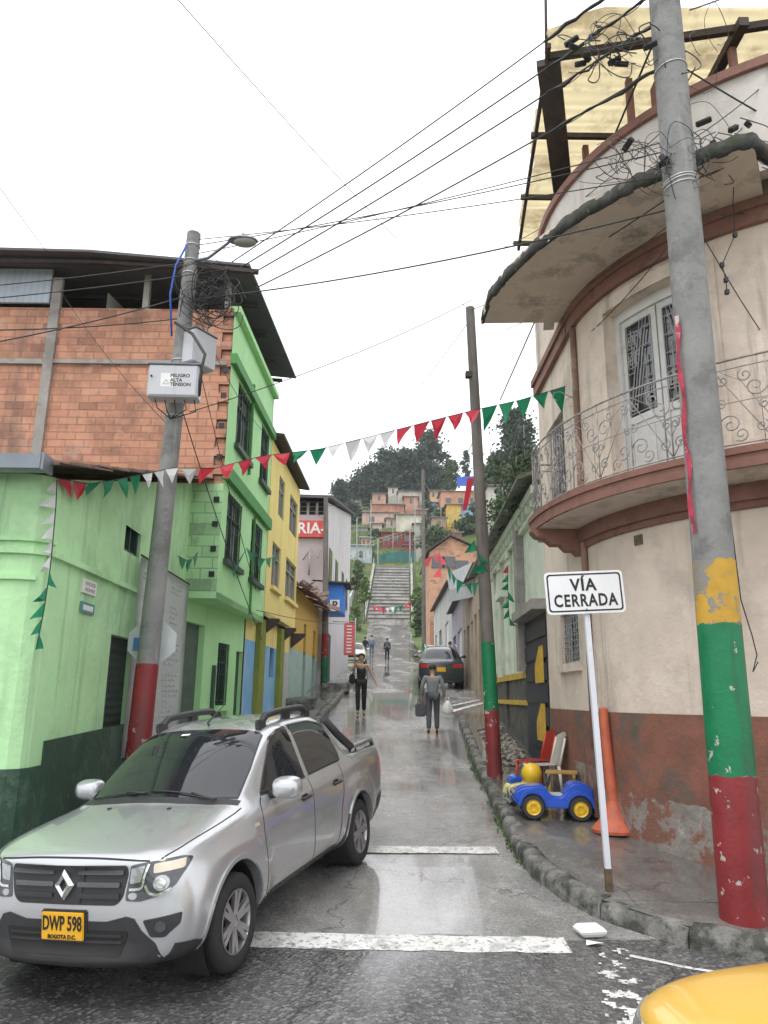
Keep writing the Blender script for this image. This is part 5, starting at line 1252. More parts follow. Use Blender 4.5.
def build_pickup():
    T=thing('pickup_truck','silver double cab pickup truck with black roof rails and yellow plate in the foreground','pickup truck')
    # rings: rows 0 underside centre .. 9 roof centre
    def ring(x,zb,ys,zs,r6,r7,r8,r9,dx=0,pb=.0):
        d=lambda y: dx*(abs(y)/.9)**2.6
        rows=[(0,zb),(.60,zb),(ys*.93,zb+.05),(ys,zb+.26),(ys+.004,zs-.16),(ys-.022,zs)]
        out=[(x+d(y),y,z) for y,z in rows]
        for q in (r6,r7,r8,r9):
            if len(q)==2: out.append((x+d(q[0]),q[0],q[1]))
            else: out.append((q[2],q[0],q[1]))
        return out
    W_=.905
    R=[]
    # nose (scaled ring, then outline ring)
    R.append([(.02,0,.34),(.03,.42,.34),(.07,.60,.40),(.05,.64,.55),(.055,.64,.68),(.07,.62,.80),(.075,.56,.86),(.07,.42,.885),(.06,.22,.895),(.055,0,.90)])
    R.append([(.03,0,.255),(.06,.55,.26),(.17,.80,.31),(.17,.865,.50),(.19,.865,.70),(.20,.845,.845),(.185,.76,.925),(.13,.60,.955),(.10,.30,.97),(.09,0,.975)])
    R.append(ring(.22,.235,.885,.90,(.80,.955),(.68,.985),(.36,1.003),(0,1.012),dx=.10))
    R.append(ring(.50,.23,W_,.955,(.83,.995),(.70,1.035),(.38,1.065),(0,1.075)))
    R.append(ring(.85,.23,W_,.985,(.84,1.025),(.70,1.078),(.40,1.108),(0,1.118)))
    R.append(ring(1.07,.23,W_-.002,.998,(.84,1.045),(.72,1.098),(.42,1.120,1.02),(0,1.13,.97)))      # hood rear / cowl
    R.append(ring(1.28,.23,W_-.004,1.005,(.835,1.06,1.26),(.745,1.115,1.24),(.44,1.155,1.08),(0,1.165,1.03)))   # windscreen foot
    R.append(ring(1.75,.23,W_-.004,1.015,(.825,1.085,1.68),(.705,1.36,1.64),(.42,1.415,1.52),(0,1.425,1.48)))
    R.append(ring(2.10,.23,W_-.004,1.022,(.82,1.10,2.08),(.655,1.555,2.05),(.50,1.60,1.92),(0,1.615,1.87)))    # windscreen head
    R.append(ring(2.35,.23,W_-.004,1.028,(.82,1.105),(.635,1.585),(.50,1.63),(0,1.648)))
    R.append(ring(2.80,.23,W_-.004,1.035,(.82,1.115),(.632,1.585),(.50,1.63),(0,1.648)))
    R.append(ring(3.36,.23,W_-.002,1.055,(.83,1.14),(.665,1.555),(.50,1.605,3.36),(0,1.62,3.36)))
    R.append(ring(3.50,.23,W_,1.075,(.84,1.16,3.50),(.765,1.24,3.49),(.54,1.24,3.48),(0,1.25,3.47)))
    R.append(ring(3.62,.23,W_,1.085,(.845,1.155,3.64),(.775,1.165,3.62),(.70,1.10,3.58),(0,1.10,3.56)))
    R.append(ring(3.85,.24,W_,1.09,(.85,1.145),(.79,1.152),(.74,1.08),(0,1.08)))
    R.append(ring(4.25,.26,W_-.005,1.09,(.845,1.145),(.785,1.152),(.735,1.08),(0,1.08)))
    R.append(ring(4.55,.30,.885,1.08,(.83,1.14),(.77,1.148),(.72,1.08),(0,1.08)))
    R.append(ring(4.68,.34,.85,1.07,(.80,1.13),(.75,1.14),(.68,1.08),(0,1.08),dx=-.05))
    R.append([(4.70,0,.42),(4.70,.5,.42),(4.69,.72,.46),(4.70,.76,.6),(4.70,.76,.85),(4.70,.74,.98),(4.70,.70,1.03),(4.70,.62,1.035),(4.70,.4,1.035),(4.70,0,1.035)])
    cr=[]
    for i in range(2,5): cr.append((i,6,.35,'x'))      # bonnet edge
    for i in range(13,17): cr+= [(i,6,.7,'x'),(i,7,.6,'x'),(i,8,.8,'x')]
    for i in range(6,9): cr.append((i,7,.55,'x'))
    me=subdiv_body(R,3,cr,cutters=((.82,.345,.415,-1.2,-.62),(.82,.345,.415,.62,1.2),(3.65,.345,.415,-1.2,-.62),(3.65,.345,.415,.62,1.2)))
    for v in me.vertices:      # flared wings and a waisted door panel
        ay=abs(v.co.y); s_=1 if v.co.y>0 else -1
        if ay>.74:
            for wx in (.82,3.65):
                d=sqrt((v.co.x-wx)**2+(v.co.z-.345)**2)
                if d<.74 and v.co.z>.25: t=max(0,min(1,(.74-d)/.22)); v.co.y+=s_*.034*t*t*(3-2*t)*(1 if v.co.z<.86 else max(0,1-(v.co.z-.86)/.12))
            if 1.3<v.co.x<3.15 and .40<v.co.z<.98:
                t=sin(pi*(v.co.z-.40)/.58)*min(1,(v.co.x-1.3)/.3,(3.15-v.co.x)/.3); v.co.y-=s_*.007*max(0,t)
    for v in me.vertices:
        if v.co.z>1.16 and v.co.x<3.7: v.co.z+=(v.co.z-1.16)*.10
    me.update()
    sf=Surf(me)
    body=obj('body',me,[m_silver],T,smooth=35)
    body.data.materials.clear(); body.data.materials.append(m_silver); body.data.materials.append(m_trim)
    for f in body.data.polygons:
        c=f.center; f.material_index=1 if (c.x<.40 and c.z<.37 and abs(c.y)<.66) or c.z<.275 else 0
    def add(name,poly,axis,sgn,m,off=.004,step=.05,parent=T,r=0,skirt=.012,smooth=50):
        return obj(name,patch(sf,poly,axis,sgn,off,step,skirt,r=r),m,parent,smooth=smooth)
    # dark lining inside the wheel openings
    for x in (.82,3.65):
        for s in (-1,1):
            b=BM(); lathe(b,[(.408,.60*s),(.408,.86*s)],(x,0,.345),'y',36,cap=False); lathe(b,[(.001,.615*s),(.41,.615*s)],(x,0,.345),'y',24,cap=False)
            for f in [f for f in b.faces if f.calc_center_median().z<.10]: b.faces.remove(f)
            obj('wheel_well',b,m_gap,T)
    # windscreen, cowl, wipers
    sym=lambda pts:[(x,-y) for x,y in pts]+[(x,y) for x,y in pts[::-1]]
    ws=sym([(1.155,0),(1.17,.25),(1.22,.50),(1.34,.705),(1.60,.690),(1.95,.625),(2.015,.585),(1.985,.40),(1.95,0)][1:])
    WH=[(1.075,.25),(1.12,.50),(1.235,.705),(1.55,.672),(1.92,.598),(1.94,.56),(1.905,.35)]
    wsp=[(1.065,0)]+[(x,-y) for x,y in WH]+[(1.885,0)]+[(x,y) for x,y in WH[::-1]]
    add('windscreen_seal',[(x+(-.012 if x<1.6 else .012),y*1.018) for x,y in wsp],'z',1,m_trim,.002)
    win=add('windscreen',wsp,'z',1,m_cglass,.005)
    CW1=[(1.015,.3),(1.05,.55),(1.15,.755),(1.225,.745),(1.11,.50),(1.065,.25)]
    cw=[(1.005,0)]+[(x,-y) for x,y in CW1]+[(1.058,0)]+[(x,y) for x,y in CW1[::-1]]
    add('cowl_panel',cw,'z',1,m_trim,.003)
    for y0,y1 in ((-.58,.02),(.05,.60)):
        b=BM(); pts=[]
        for k in range(9):
            t=k/8; y=lerp(y0,y1,t); x=lerp(1.10,1.115,t)+.06*abs(y)**2*1.2; h=sf.hit((x,y,3),(0,0,-1)); pts.append(h[0]+h[1]*.018)
        tube(b,pts,.007,5); q=pts[0]; tube(b,[pts[3]+Vector((0,0,.01)),pts[0]+Vector((-.04,0,.0))],.008,5); obj('wiper',b,m_trim,T)
    b=BM()
    for y in (-.28,.28): h=sf.hit((.90,y,3),(0,0,-1)); obox(b,h[0],Vector((1,0,0)),Vector((0,1,0)),Vector((0,0,1)),.014,.012,.01)
    obj('washer_jets',b,m_trim,T)
    # bonnet shut line and creases
    for s in (-1,1):
        pts=bez([(.13,.66*s),(.30,.745*s),(.60,.79*s),(.95,.80*s),(1.14,.79*s)])
        add('bonnet_gap',line_strip(pts,.010),'z',1,m_gap,.0015,skirt=.004)
    add('bonnet_gap',line_strip(bez([(.905,-.62),(.925,-.3),(.930,0),(.925,.3),(.905,.62)][0:0] or [(-.62,.925),(-.3,.945),(0,.950),(.3,.945),(.62,.925)]),.010),'x',-1,m_gap,.0015,skirt=.004)
    # grille, badge
    gr=[(-.47,.905),(.47,.905),(.485,.86),(.45,.70),(.40,.655),(-.40,.655),(-.45,.70),(-.485,.86)]
    g_=add('grille',gr,'x',-1,m_trim,.004,.04,r=.03)
    for z in (.865,.785,.715):
        for s in (-1,1):
            hw=.455 if z>.8 else .43
            b=patch(sf,rpoly([(s*.10,z-.016),(s*hw,z-.016+.0),(s*hw,z+.016),(s*.10,z+.016)],.01),'x',-1,.020,.05,.02); obj('grille_bar',b,mat('dark_chrome_bar',(.16,.16,.17),.25,metal=.8,var=.05) if z!=.715 else m_trim,g_,smooth=50)
    b=patch(sf,[(-.16,.90),(.16,.90),(.12,.66),(-.12,.66)],'x',-1,.010,.05,.01); obj('badge_holder',b,m_trim,g_,smooth=50)
    h=sf.hit((-3,0,.785),(1,0,0)); bx_=h[0].x-.03; b=BM()
    # diamond emblem: a folded lozenge ring
    O=[(0,.102),(.082,0),(0,-.102),(-.082,0)]; I=[(0,.044),(.032,0),(0,-.044),(-.032,0)]
    ov=[b.verts.new((bx_,y,.785+z)) for y,z in O]; iv=[b.verts.new((bx_-.012,y*.98,.785+z)) for y,z in I]; mv=[b.verts.new((bx_-.022,(O[k][0]+I[k][0])/2,.785+(O[k][1]+I[k][1])/2)) for k in range(4)]; bk=[b.verts.new((bx_+.02,y,.785+z)) for y,z in O]; ib=[b.verts.new((bx_+.02,y,.785+z)) for y,z in I]
    for k in range(4):
        j=(k+1)%4; b.faces.new((ov[k],ov[j],mv[j],mv[k])); b.faces.new((mv[k],mv[j],iv[j],iv[k])); b.faces.new((bk[j],bk[k],ov[k],ov[j])) if False else b.faces.new((ov[k],bk[k],bk[j],ov[j])); b.faces.new((iv[k],iv[j],ib[j],ib[k]))
    bmesh.ops.recalc_face_normals(b,faces=b.faces); obj('emblem',b,m_chrome,g_)
    # headlamps, wrapped round the corner
    for s in (-1,1):
        P=[(.50*s,.905),(.66*s,.925),(.80*s,.93),(.845*s,.915),(.84*s,.86),(.80*s,.77),(.72*s,.715),(.58*s,.68),(.47*s,.685),(.475*s,.74),(.49*s,.83)]
        hl=add('headlight',P,'x',-1,m_lampd,.006,.025,r=.02)
        def hp(poly,m,off,nm): return obj(nm,patch(sf,poly,'x',-1,off,.025,.008),m,hl,smooth=50)
        hp(rpoly([(.505*s,.885),(.60*s,.90),(.575*s,.80),(.50*s,.79)],.01),m_lamp,.010,'high_beam')
        hp(rpoly([(.655*s,.905),(.82*s,.915),(.83*s,.865),(.66*s,.85)],.012),m_amber,.010,'turn_lamp')
        hp([( .715*s+.052*cos(t)*1.0,.79+.048*sin(t)) for t in [k*pi/8 for k in range(16)]],m_lamp,.014,'low_beam')
        hp([( .715*s+.030*cos(t)*1.0,.79+.028*sin(t)) for t in [k*pi/8 for k in range(16)]],m_chrome,.022,'lamp_bulb')
        hp(line_strip(bez([(.625*s,.905),(.60*s,.83),(.585*s,.765),(.50*s,.755)]),.016),m_chrome,.016,'lamp_trim')
        hp(line_strip(bez([(.61*s,.78),(.64*s,.735),(.70*s,.72),(.775*s,.755)]),.016),m_chrome,.016,'lamp_trim')
        hp([( .525*s+.032*cos(t),.715+.022*sin(t)) for t in [k*pi/6 for k in range(12)]],m_lamp,.012,'marker_lamp')
    # bumper: dark lower part with silver lip, fog lamps
    LB_=[(-.54,.575),(-.48,.59),(-.33,.555),(.33,.555),(.48,.59),(.54,.575),(.59,.50),(.68,.42),(.72,.30),(.55,.262),(-.55,.262),(-.72,.30),(-.68,.42),(-.59,.50)]
    lb=add('lower_bumper',LB_,'x',-1,m_trim,.006,.05)
    obj('air_intake',patch(sf,rpoly([(-.50,.50),(.50,.50),(.44,.34),(-.44,.34)],.03),'x',-1,.010,.05,.01),m_gap,lb,smooth=50)
    for z in (.43,.47): obj('intake_bar',patch(sf,[(-.45,z-.008),(.45,z-.008),(.45,z+.008),(-.45,z+.008)],'x',-1,.018,.06,.015),m_trim,lb,smooth=50)
    for s in (-1,1):
        f=add('fog_lamp_recess',[(s*.60,.565),(s*.84,.60),(s*.83,.53),(s*.74,.455),(s*.65,.46)],'x',-1,m_trim,.006,.03,r=.015)
        obj('fog_lamp',patch(sf,[(s*.72+.035*cos(t),.525+.035*sin(t)) for t in [k*pi/6 for k in range(12)]],'x',-1,.014,.02,.01),m_lampd,f,smooth=50)
    # number plate with its holder
    h=sf.hit((-3,0,.55),(1,0,0)); px_=h[0].x-.030
    b=BM(); box(b,px_,px_+.035,-.172,.172,.437,.613,bevel=.006); pl=obj('number_plate',b,m_plate,T)
    b=BM(); box(b,px_+.01,px_+.06,-.185,.185,.425,.625,bevel=.01); obj('plate_holder',b,m_trim,T)
    b=BM(); put_text(b,'DWP 598',.128,(px_-.002,0,.54),(0,-1,0),(0,0,1),ext=.002,bold=.0025,wscale=.62,spacing=1.0); obj('lettering',b,m_black,pl); b=BM(); put_text(b,'BOGOTA D.C.',.036,(px_-.002,0,.459),(0,-1,0),(0,0,1),ext=.002,bold=.001)
    obj('lettering',b,m_black,pl)
    # sides
    for s in (-1,1):
        nm='side_glass'
        gf=[(1.47,1.125),(1.94,1.525),(2.12,1.575),(2.36,1.585),(2.36,1.125)]
        grr=[(2.45,1.13),(2.45,1.585),(2.95,1.58),(3.22,1.53),(3.30,1.22),(3.27,1.15)]
        for G2 in (gf,grr):
            cx=sum(p[0] for p in G2)/len(G2); cz=sum(p[1] for p in G2)/len(G2)
            add('window_seal',[(cx+(x-cx)*1.05,cz+(z-cz)*1.07) for x,z in G2],'y',s,m_trim,.002,.06,r=.03)
            add('side_window',G2,'y',s,m_cglass,.006,.06,r=.03)
        add('pillar_trim',[(2.365,1.12),(2.445,1.12),(2.445,1.55),(2.365,1.55)],'y',s,m_silver if s else m_trim,.004)
        # door shut lines
        d1=bez([(1.45,1.10),(1.36,1.02),(1.335,.80),(1.335,.42),(1.40,.36)],6); d2=[(2.405,1.10),(2.41,.9),(2.41,.60),(2.405,.36)]; d3=bez([(3.21,1.13),(3.225,1.0),(3.20,.86),(3.10,.68),(3.06,.52),(3.02,.36)],6)
        for d in (d1,d2,d3,[(1.40,.36),(3.02,.36)]): add('door_gap',line_strip(d,.009),'y',s,m_gap,.0015,.04,skirt=.004)
        for a,bb in ((1.36,2.40),(2.42,3.10)):
            pn='front_door' if a<2 else 'rear_door'
        # handles
        for x in (2.22,3.02):
            h=sf.hit((x,3*s,.955),(0,-s,0)); p=h[0]; b=BM()
            for k in range(1): 
                pts=[p+Vector((-.09,s*.004,0)),p+Vector((-.07,s*.034,.004)),p+Vector((.05,s*.036,.006)),p+Vector((.08,s*.004,.004))]
            tube(b,[V3(q) for q in pts],[.013,.016,.016,.012],8); obj('door_handle',b,m_trim if x else m_silver,T)
            add('handle_recess',[(x-.075,.93),(x+.055,.93),(x+.055,.985),(x-.075,.985)],'y',s,m_gap,.002,.05,r=.02)
        # sill cladding and arch trims
        add('sill_trim',[(1.24,.245),(1.24,.33),(1.32,.345),(3.05,.345),(3.16,.42),(3.23,.60),(3.27,.60),(3.24,.245)],'y',s,m_trim,.006,.05)
        for cx,a0,a1 in ((.82,-12,192),(3.65,-25,192)):
            arc=[(cx+.422*cos(radians(t)),.345+.422*sin(radians(t))) for t in range(a0,a1+1,8)]; ar2=[(cx+.452*cos(radians(t)),.345+.452*sin(radians(t))) for t in range(a1,a0-1,-8)]
            b=patch(sf,arc+ar2,'y',s,.010,.06,.03); obj('arch_lip',b,m_silver,T,smooth=60)
        add('bumper_corner',[(.16,.285),(.17,.41),(.28,.40),(.40,.36),(.425,.31),(.425,.255)],'y',s,m_trim,.006,.03)
        add('rear_corner_trim',[(4.08,.32),(4.64,.36),(4.66,.62),(4.40,.58),(4.12,.42)],'y',s,m_trim,.006,.05)
        add('tail_light',[(4.50,.80),(4.66,.82),(4.66,1.02),(4.54,1.02)],'y',s,m_redl,.006,.04,r=.02)
        h=sf.hit((1.22,3*s,.93),(0,-s,0)); b=BM(); obox(b,h[0],Vector((1,0,0)),Vector((0,0,1)),Vector((0,1,0)),.035,.012,.006); obj('side_repeater',b,m_amber,T)
        # mirror
        h=sf.hit((1.60,3*s,1.10),(0,-s,0)); p=h[0]; b=BM()
        c=Vector((1.58,s*1.00,1.155))
        bmesh.ops.create_icosphere(b,subdivisions=3,radius=1)
        for v in b.verts:
            q=v.co; x=q.x; f=max(-.55,min(.55,q.x)); v.co=c+Vector((f*.13 if q.x>0 else q.x*.12,(abs(q.y)**.7*(1 if q.y>0 else -1))*.130,(abs(q.z)**.65*(1 if q.z>0 else -1))*.092))
        mo=obj('mirror',b,m_silver,T,smooth=50)
        b=BM(); tube(b,[p+Vector((0,-s*.02,-.01)),Vector((1.59,s*.93,1.10)),Vector((1.59,s*.98,1.11))],[.035,.028,.03],8); obj('mirror_foot',b,m_trim,mo)
        b=BM(); lathe(b,[(.001,0),(1,0)],(0,0,0),'x',20); 
        for v in b.verts: v.co=c+Vector((.073,v.co.y*.105,v.co.z*.07))
        obj('mirror_glass',b,m_chrome,mo)
        # roof rail: bulky black bar
        b=BM(); pts=[]; rr=[]
        for k in range(15):
            t=k/14; x=lerp(1.98,3.16,t); y=.535*s; h=sf.hit((x,y,3),(0,0,-1)); up=.075*min(1,min(t,1-t)*7); pts.append(h[0]+Vector((0,0,up+.008))); rr.append(.034 if 0<k<14 else .024)
        tube(b,pts,rr,8); 
        for v in b.verts: v.co.y=(v.co.y-.535*s)*1.05+.535*s
        rl=obj('roof_rail',b,m_trim,T,smooth=60)
        for x in (2.04,2.60,3.10):
            h=sf.hit((x,.535*s,3),(0,0,-1)); b=BM(); box(b,x-.07,x+.07,.535*s-.028,.535*s+.028,h[0].z-.015,h[0].z+.075,bevel=.012); obj('rail_foot',b,m_trim,rl)
        # styling bar behind the cab and bed side rail
        b=BM(); tube(b,[(3.38,.64*s,1.57),(3.60,.70*s,1.38),(3.84,.78*s,1.20),(3.88,.79*s,1.12)],[.04,.045,.045,.045],8); obj('styling_bar',b,m_trim,T)
        b=BM(); tube(b,[(3.80,.80*s,1.15),(3.84,.80*s,1.215),(4.50,.785*s,1.215),(4.58,.78*s,1.15)],.026,8); obj('bed_rail',b,mat('bed_rail_grey',(.30,.30,.31),.35,metal=.6),T)
        add('bed_rail_base',[(3.72,.745*s),(4.62,.725*s),(4.62,.80*s),(3.72,.83*s)],'z',1,m_trim,.004,.06)
        for (x,st) in ((.82,1),(3.65,1)):
            wl=thing('wheel','','') if False else None
    b=BM(); add('bed_cover',[(3.60,-.70),(3.60,.70),(4.62,.68),(4.62,-.68)],'z',1,m_trim,.006,.1)
    # rear glass
    add('rear_window',[(-.52,1.20),(.52,1.20),(.47,1.50),(-.47,1.50)],'x',1,m_cglass,.005,.08,r=.03)
    # antenna on the roof
    b=BM(); h=sf.hit((2.02,0.0,3),(0,0,-1)); tube(b,[h[0]+Vector((0,0,-.005)),h[0]+Vector((-.02,0,.03)),h[0]+Vector((.30,0,.17))],[.014,.012,.0025],6); obj('antenna',b,m_trim,T)
    # sticker on the windscreen
    h=sf.hit((1.86,.10,3),(0,0,-1)); b=BM(); quad(b,*[sf.hit((x,y,3),(0,0,-1))[0]+Vector((-.004,0,.0075)) for x,y in ((1.78,.07),(1.78,.16),(1.81,.16),(1.81,.07))]); obj('sticker',b,m_white,win)
    for x in (.82,3.65):
        for s in (-1,1):
            e=bpy.data.objects.new('wheel',None); COL.objects.link(e); e.parent=T; e.empty_display_size=.1; ROOT[e.name]=Matrix.Identity(4)
            wheel(e,x,.805*s,.335,side=s,rot=.35 if x<2 else .1)
    # underbody so no light shows below
    b=BM(); box(b,.35,4.4,-.60,.60,.24,.40); obj('underbody',b,m_gap,T)
    return T
pick=build_pickup()
pick.location=(-2.141,5.668,-.325); pick.rotation_euler=(-.054,-.070,radians(72.6))
# front wheels turned a little is not visible; keep straight
# ================================================================== STREET FURNITURE
m_pole=mat('weathered_pole_concrete',(.235,.235,.23),.8,var=.18,vs=3,bump=.5,bs=22,stain=((.11,.11,.105),2.5,.5,.62,.6),streak=((.38,.38,.37),5,.58,.68,.5))
m_pole2=mat('brown_grey_pole',(.155,.14,.125),.8,var=.2,vs=3,bump=.5,bs=22,streak=((.07,.065,.06),5,.52,.66,.6))
chip=((.50,.48,.45),5.5,.615,.635,.9)
m_pred=mat('pole_red_paint',(.235,.022,.025),.5,var=.18,vs=3,bump=.3,bs=20,stain=chip,streak=((.10,.04,.04),4,.50,.68,.75))
m_pgrn=mat('pole_green_paint',(.0,.17,.065),.5,var=.18,vs=3,bump=.3,bs=20,stain=chip,streak=((.03,.07,.04),4,.50,.68,.75))
m_pyel=mat('pole_yellow_paint',(.52,.30,.03),.6,var=.18,vs=3,bump=.3,bs=20,stain=((.22,.215,.20),2.6,.50,.53,.95))
def pole(name,label,base,top,r0,r1,bands,m,group='utility poles',oct=24):
    """bands: (material, t0, t1) as fractions of the length"""
    t=thing(name,label,'utility pole',tuple(base),0,group); base=V3(base); top=V3(top); b=BM()
    n=14; tube(b,[base.lerp(top,k/n) for k in range(n+1)],[lerp(r0,r1,k/n) for k in range(n+1)],oct); obj('pole_shaft',b,m,t,smooth=50)
    for mm,t0,t1 in bands:
        b=BM(); rings=[]
        for k in range(4):
            tt=lerp(t0,t1,k/3); p=base.lerp(top,tt); r=lerp(r0,r1,tt)+.003
            rings.append([b.verts.new(p+Vector((cos(a)*r,sin(a)*r,(.030*fn(cos(a)*2,sin(a)*2,k+t0*9,1.6)+.012*fn(cos(a)*2,sin(a)*2,k,5.) if k in(0,3) else 0)))) for a in [2*pi*j/32 for j in range(32)]])
        for A,B in zip(rings,rings[1:]):
            for j in range(32): b.faces.new((A[j],A[(j+1)%32],B[(j+1)%32],B[j])).smooth=True
        obj('painted_band',b,mm,t)
    return t
def frac(base,top,py):
    """fraction of the pole's length seen at picture row py"""
    best=0;bd=1e9
    for k in range(1001):
        p=V3(base).lerp(V3(top),k/1000)-CP; z=p.dot(_f); y=512-FPX*p.dot(_u)/z
        if abs(y-py)<bd: bd=abs(y-py); best=k/1000
    return best
def bandset(base,top,rows): return [(mm,frac(base,top,a),frac(base,top,b)) for mm,a,b in rows]
# right, nearest pole
b0=G(745,922,.13); b1=at(659,-60,b0.y)
PR=(b0,b1); rp_=pole('utility_pole','thick concrete utility pole painted red, green and yellow at the right pavement corner',b0,b1,.198,.165,bandset(b0,b1,[(m_pred,930,775),(m_pgrn,775,625),(m_pyel,625,562)]),m_pole)
for py in (72,183,186,190): 
    tt=frac(b0,b1,py); p=b0.lerp(b1,tt); r=lerp(.198,.165,tt)+.004; b=BM(); ring_=[p+Vector((cos(a)*r,sin(a)*r,.02*cos(a))) for a in [2*pi*k/20 for k in range(20)]]; tube(b,ring_,.008,5,closed=True); obj('steel_strap',b,mat('strap_steel',(.6,.6,.6),.4,metal=.5),rp_)
# red and pink streamer hanging down its left face
b=BM(); 
def on_pole(P,py,side,r): 
    tt=frac(P[0],P[1],py); return P[0].lerp(P[1],tt)+Vector((side*r,-.05,0))
st=[on_pole(PR,y,-1,.20+.012*math.sin(y*.09)) for y in range(320,545,9)]
for a_,b_,k in zip(st,st[1:],range(99)):
    w_=.014+.006*math.sin(k*1.3); quad(b,a_+Vector((-w_,-.02,0)),a_+Vector((w_,-.05,0)),b_+Vector((w_,-.05,0)),b_+Vector((-w_,-.02,0)))
bmesh.ops.remove_doubles(b,verts=b.verts,dist=.001); bmesh.ops.solidify(b,geom=b.faces[:],thickness=.004)
tag(obj('red_streamer',b,mat('faded_red_fabric',(.36,.03,.06),.7,var=.5,vs=5,stain=((.6,.5,.5),2.2,.55,.6,.9))),'narrow red and pink streamer hanging down the nearest striped pole','streamer')
# left pole
lb0=at(139,742,9.7); lb0.z=H(lb0.x,9.7)+.13; lt=at(194,234,9.7); lt=lt; d_=(at(139,742,9.7)-lt); 
lb0=lt+d_*((lt.z-lb0.z)/(-d_.z)) 
PL_=(lb0,lt); lp=pole('utility_pole','leaning concrete utility pole with red painted foot, grey boxes and street lamp on the left',lb0,lt,.150,.098,bandset(lb0,lt,[(m_pred,760,664)]),m_pole)
def lpt(py,dx=0,dy=0,dz=0): return lb0.lerp(lt,frac(lb0,lt,py))+Vector((dx,dy,dz))
for py in (404,417,362,247,262,275): 
    p=lpt(py); r=lerp(.150,.098,frac(lb0,lt,py))+.004; b=BM(); tube(b,[p+Vector((cos(a)*r,sin(a)*r,0)) for a in [2*pi*k/20 for k in range(20)]],.009,5,closed=True); obj('steel_strap',b,mat('strap_steel',(.6,.6,.6),.4,metal=.5),lp)
# back of an octagonal board strapped to the left pole
c=at(152,642,9.95); b=BM(); O=[(c.x+.34*cos(a+pi/8),c.y,c.z+.30*sin(a+pi/8)) for a in [k*pi/4 for k in range(8)]]; slab3(b,O,(0,.006,0)); ob_=obj('octagonal_board',b,mat('bare_board_back',(.58,.64,.64),.5,var=.08),lp)
b=BM(); cc=at(140,644,9.93); box(b,cc.x-.09,cc.x+.09,cc.y-.003,cc.y,cc.z-.08,cc.z+.08); obj('blue_sticker',b,mat('blue_sticker',(.05,.22,.55),.5),ob_)
# grey electric boxes
def ebox(c,w_,h_,d_,rz,label,txt=None):
    t=thing('electric_box',label,'electric box',tuple(c),rz,'electric boxes on the left pole'); M=ROOT[t.name]
    b=BM(); box(b,-w_/2,w_/2,-d_/2,d_/2,-h_/2,h_/2,bevel=.012); b.transform(M); obj('box_case',b,mat('grey_enamel_box',(.50,.51,.54),.4,var=.05,streak=((.3,.3,.32),4,.6,.7,.4)),t)
    b=BM(); box(b,-w_/2+.02,w_/2-.02,-d_/2-.008,-d_/2+.001,-h_/2+.02,h_/2-.02,bevel=.003); b.transform(M); dl=obj('box_door',b,mat('grey_enamel_box',(.5,.5,.5)),t)
    b=BM(); box(b,-w_/2-.015,w_/2+.015,-d_/2-.02,d_/2,h_/2,h_/2+.02,bevel=.005); b.transform(M); obj('box_lid',b,m_zinc,t)
    b=BM(); lathe(b,[(.012,-d_/2-.03),(.012,-d_/2)],(-w_/2+.05,0,.05),'y',10); b.transform(M); obj('box_lock',b,m_gap,t)
    if txt:
        b=BM()
        for s_,z in zip(txt,(.065,.0,-.06)): put_text(b,s_,.066,(-.035,-d_/2-.0085,z),(1,0,0),(0,0,1),align='LEFT',ext=.001,bold=.002)
        b.transform(M); obj('lettering',b,m_black,dl)
        b=BM(); tri=[(-.12,-.055),(-.05,-.055),(-.085,.01)]; tube(b,[(x,-d_/2-.0085,z) for x,z in tri],.004,4,closed=True); b.transform(M); obj('warning_triangle',b,m_black,dl)
        b=BM(); quad(b,(-.16,-d_/2-.0083,-.09),(.0,-d_/2-.0083,-.09),(.0,-d_/2-.0083,.10),(-.16,-d_/2-.0083,.10)); b.transform(M); obj('label_plate',b,m_white,dl)
    return t
cA=at(175,384,9.35); ebox(cA,.66,.45,.24,.03,'wide grey electric box with high voltage warning, front of the left pole',('PELIGRO','ALTA','TENSION'))
cB=at(198,352,9.75); ebox(cB,.30,.50,.42,-.55,'grey electric box turned sideways above the warning box, on the left pole')
b=BM(); tube(b,[cB+Vector((-.3,-.2,.35)),cB+Vector((.0,-.35,.1)),cB+Vector((.22,-.45,-.25)),cB+Vector((.20,-.5,-.48)),cA+Vector((.34,-.02,-.16)),cA+Vector((.28,0,-.20))],.022,7); tag(obj('cable_conduit',b,m_cable),'thick black looped cable running into the warning box','cable')
b=BM(); 
for k in range(5):
    x=cA.x-.25+k*.13; tube(b,[Vector((x,cA.y,cA.z-.22)),Vector((x+.03,cA.y+.03,cA.z-.33-.03*k%.07)),Vector((lpt(415).x,cA.y+.2,cA.z-.42))],.008,4)
obj('box_tail_wires',b,m_cable,lp)
# street lamp arm
la=lpt(262); hd=at(243,241,9.2); b=BM(); tube(b,[la,la.lerp(hd,.35)+Vector((0,0,-.05)),la.lerp(hd,.7)+Vector((0,0,.06)),hd+Vector((-.16,0,.02))],.022,8); sl_=thing('street_lamp','grey street lamp head on a thin arm at the top of the left pole','street lamp',tuple(hd)); obj('lamp_arm',b,m_zinc,sl_)
b=BM(); bmesh.ops.create_uvsphere(b,u_segments=20,v_segments=10,radius=1)
for v in b.verts: v.co=hd+Vector((v.co.x*.21,v.co.y*.12,(v.co.z*.055 if v.co.z>0 else v.co.z*.02)))
obj('lamp_head',b,m_zinc,sl_,smooth=True)
b=BM(); bmesh.ops.create_uvsphere(b,u_segments=20,v_segments=10,radius=1)
for v in b.verts: v.co=hd+Vector((.03+v.co.x*.16,v.co.y*.10,-.02+(v.co.z*.03 if v.co.z>0 else v.co.z*.06)))
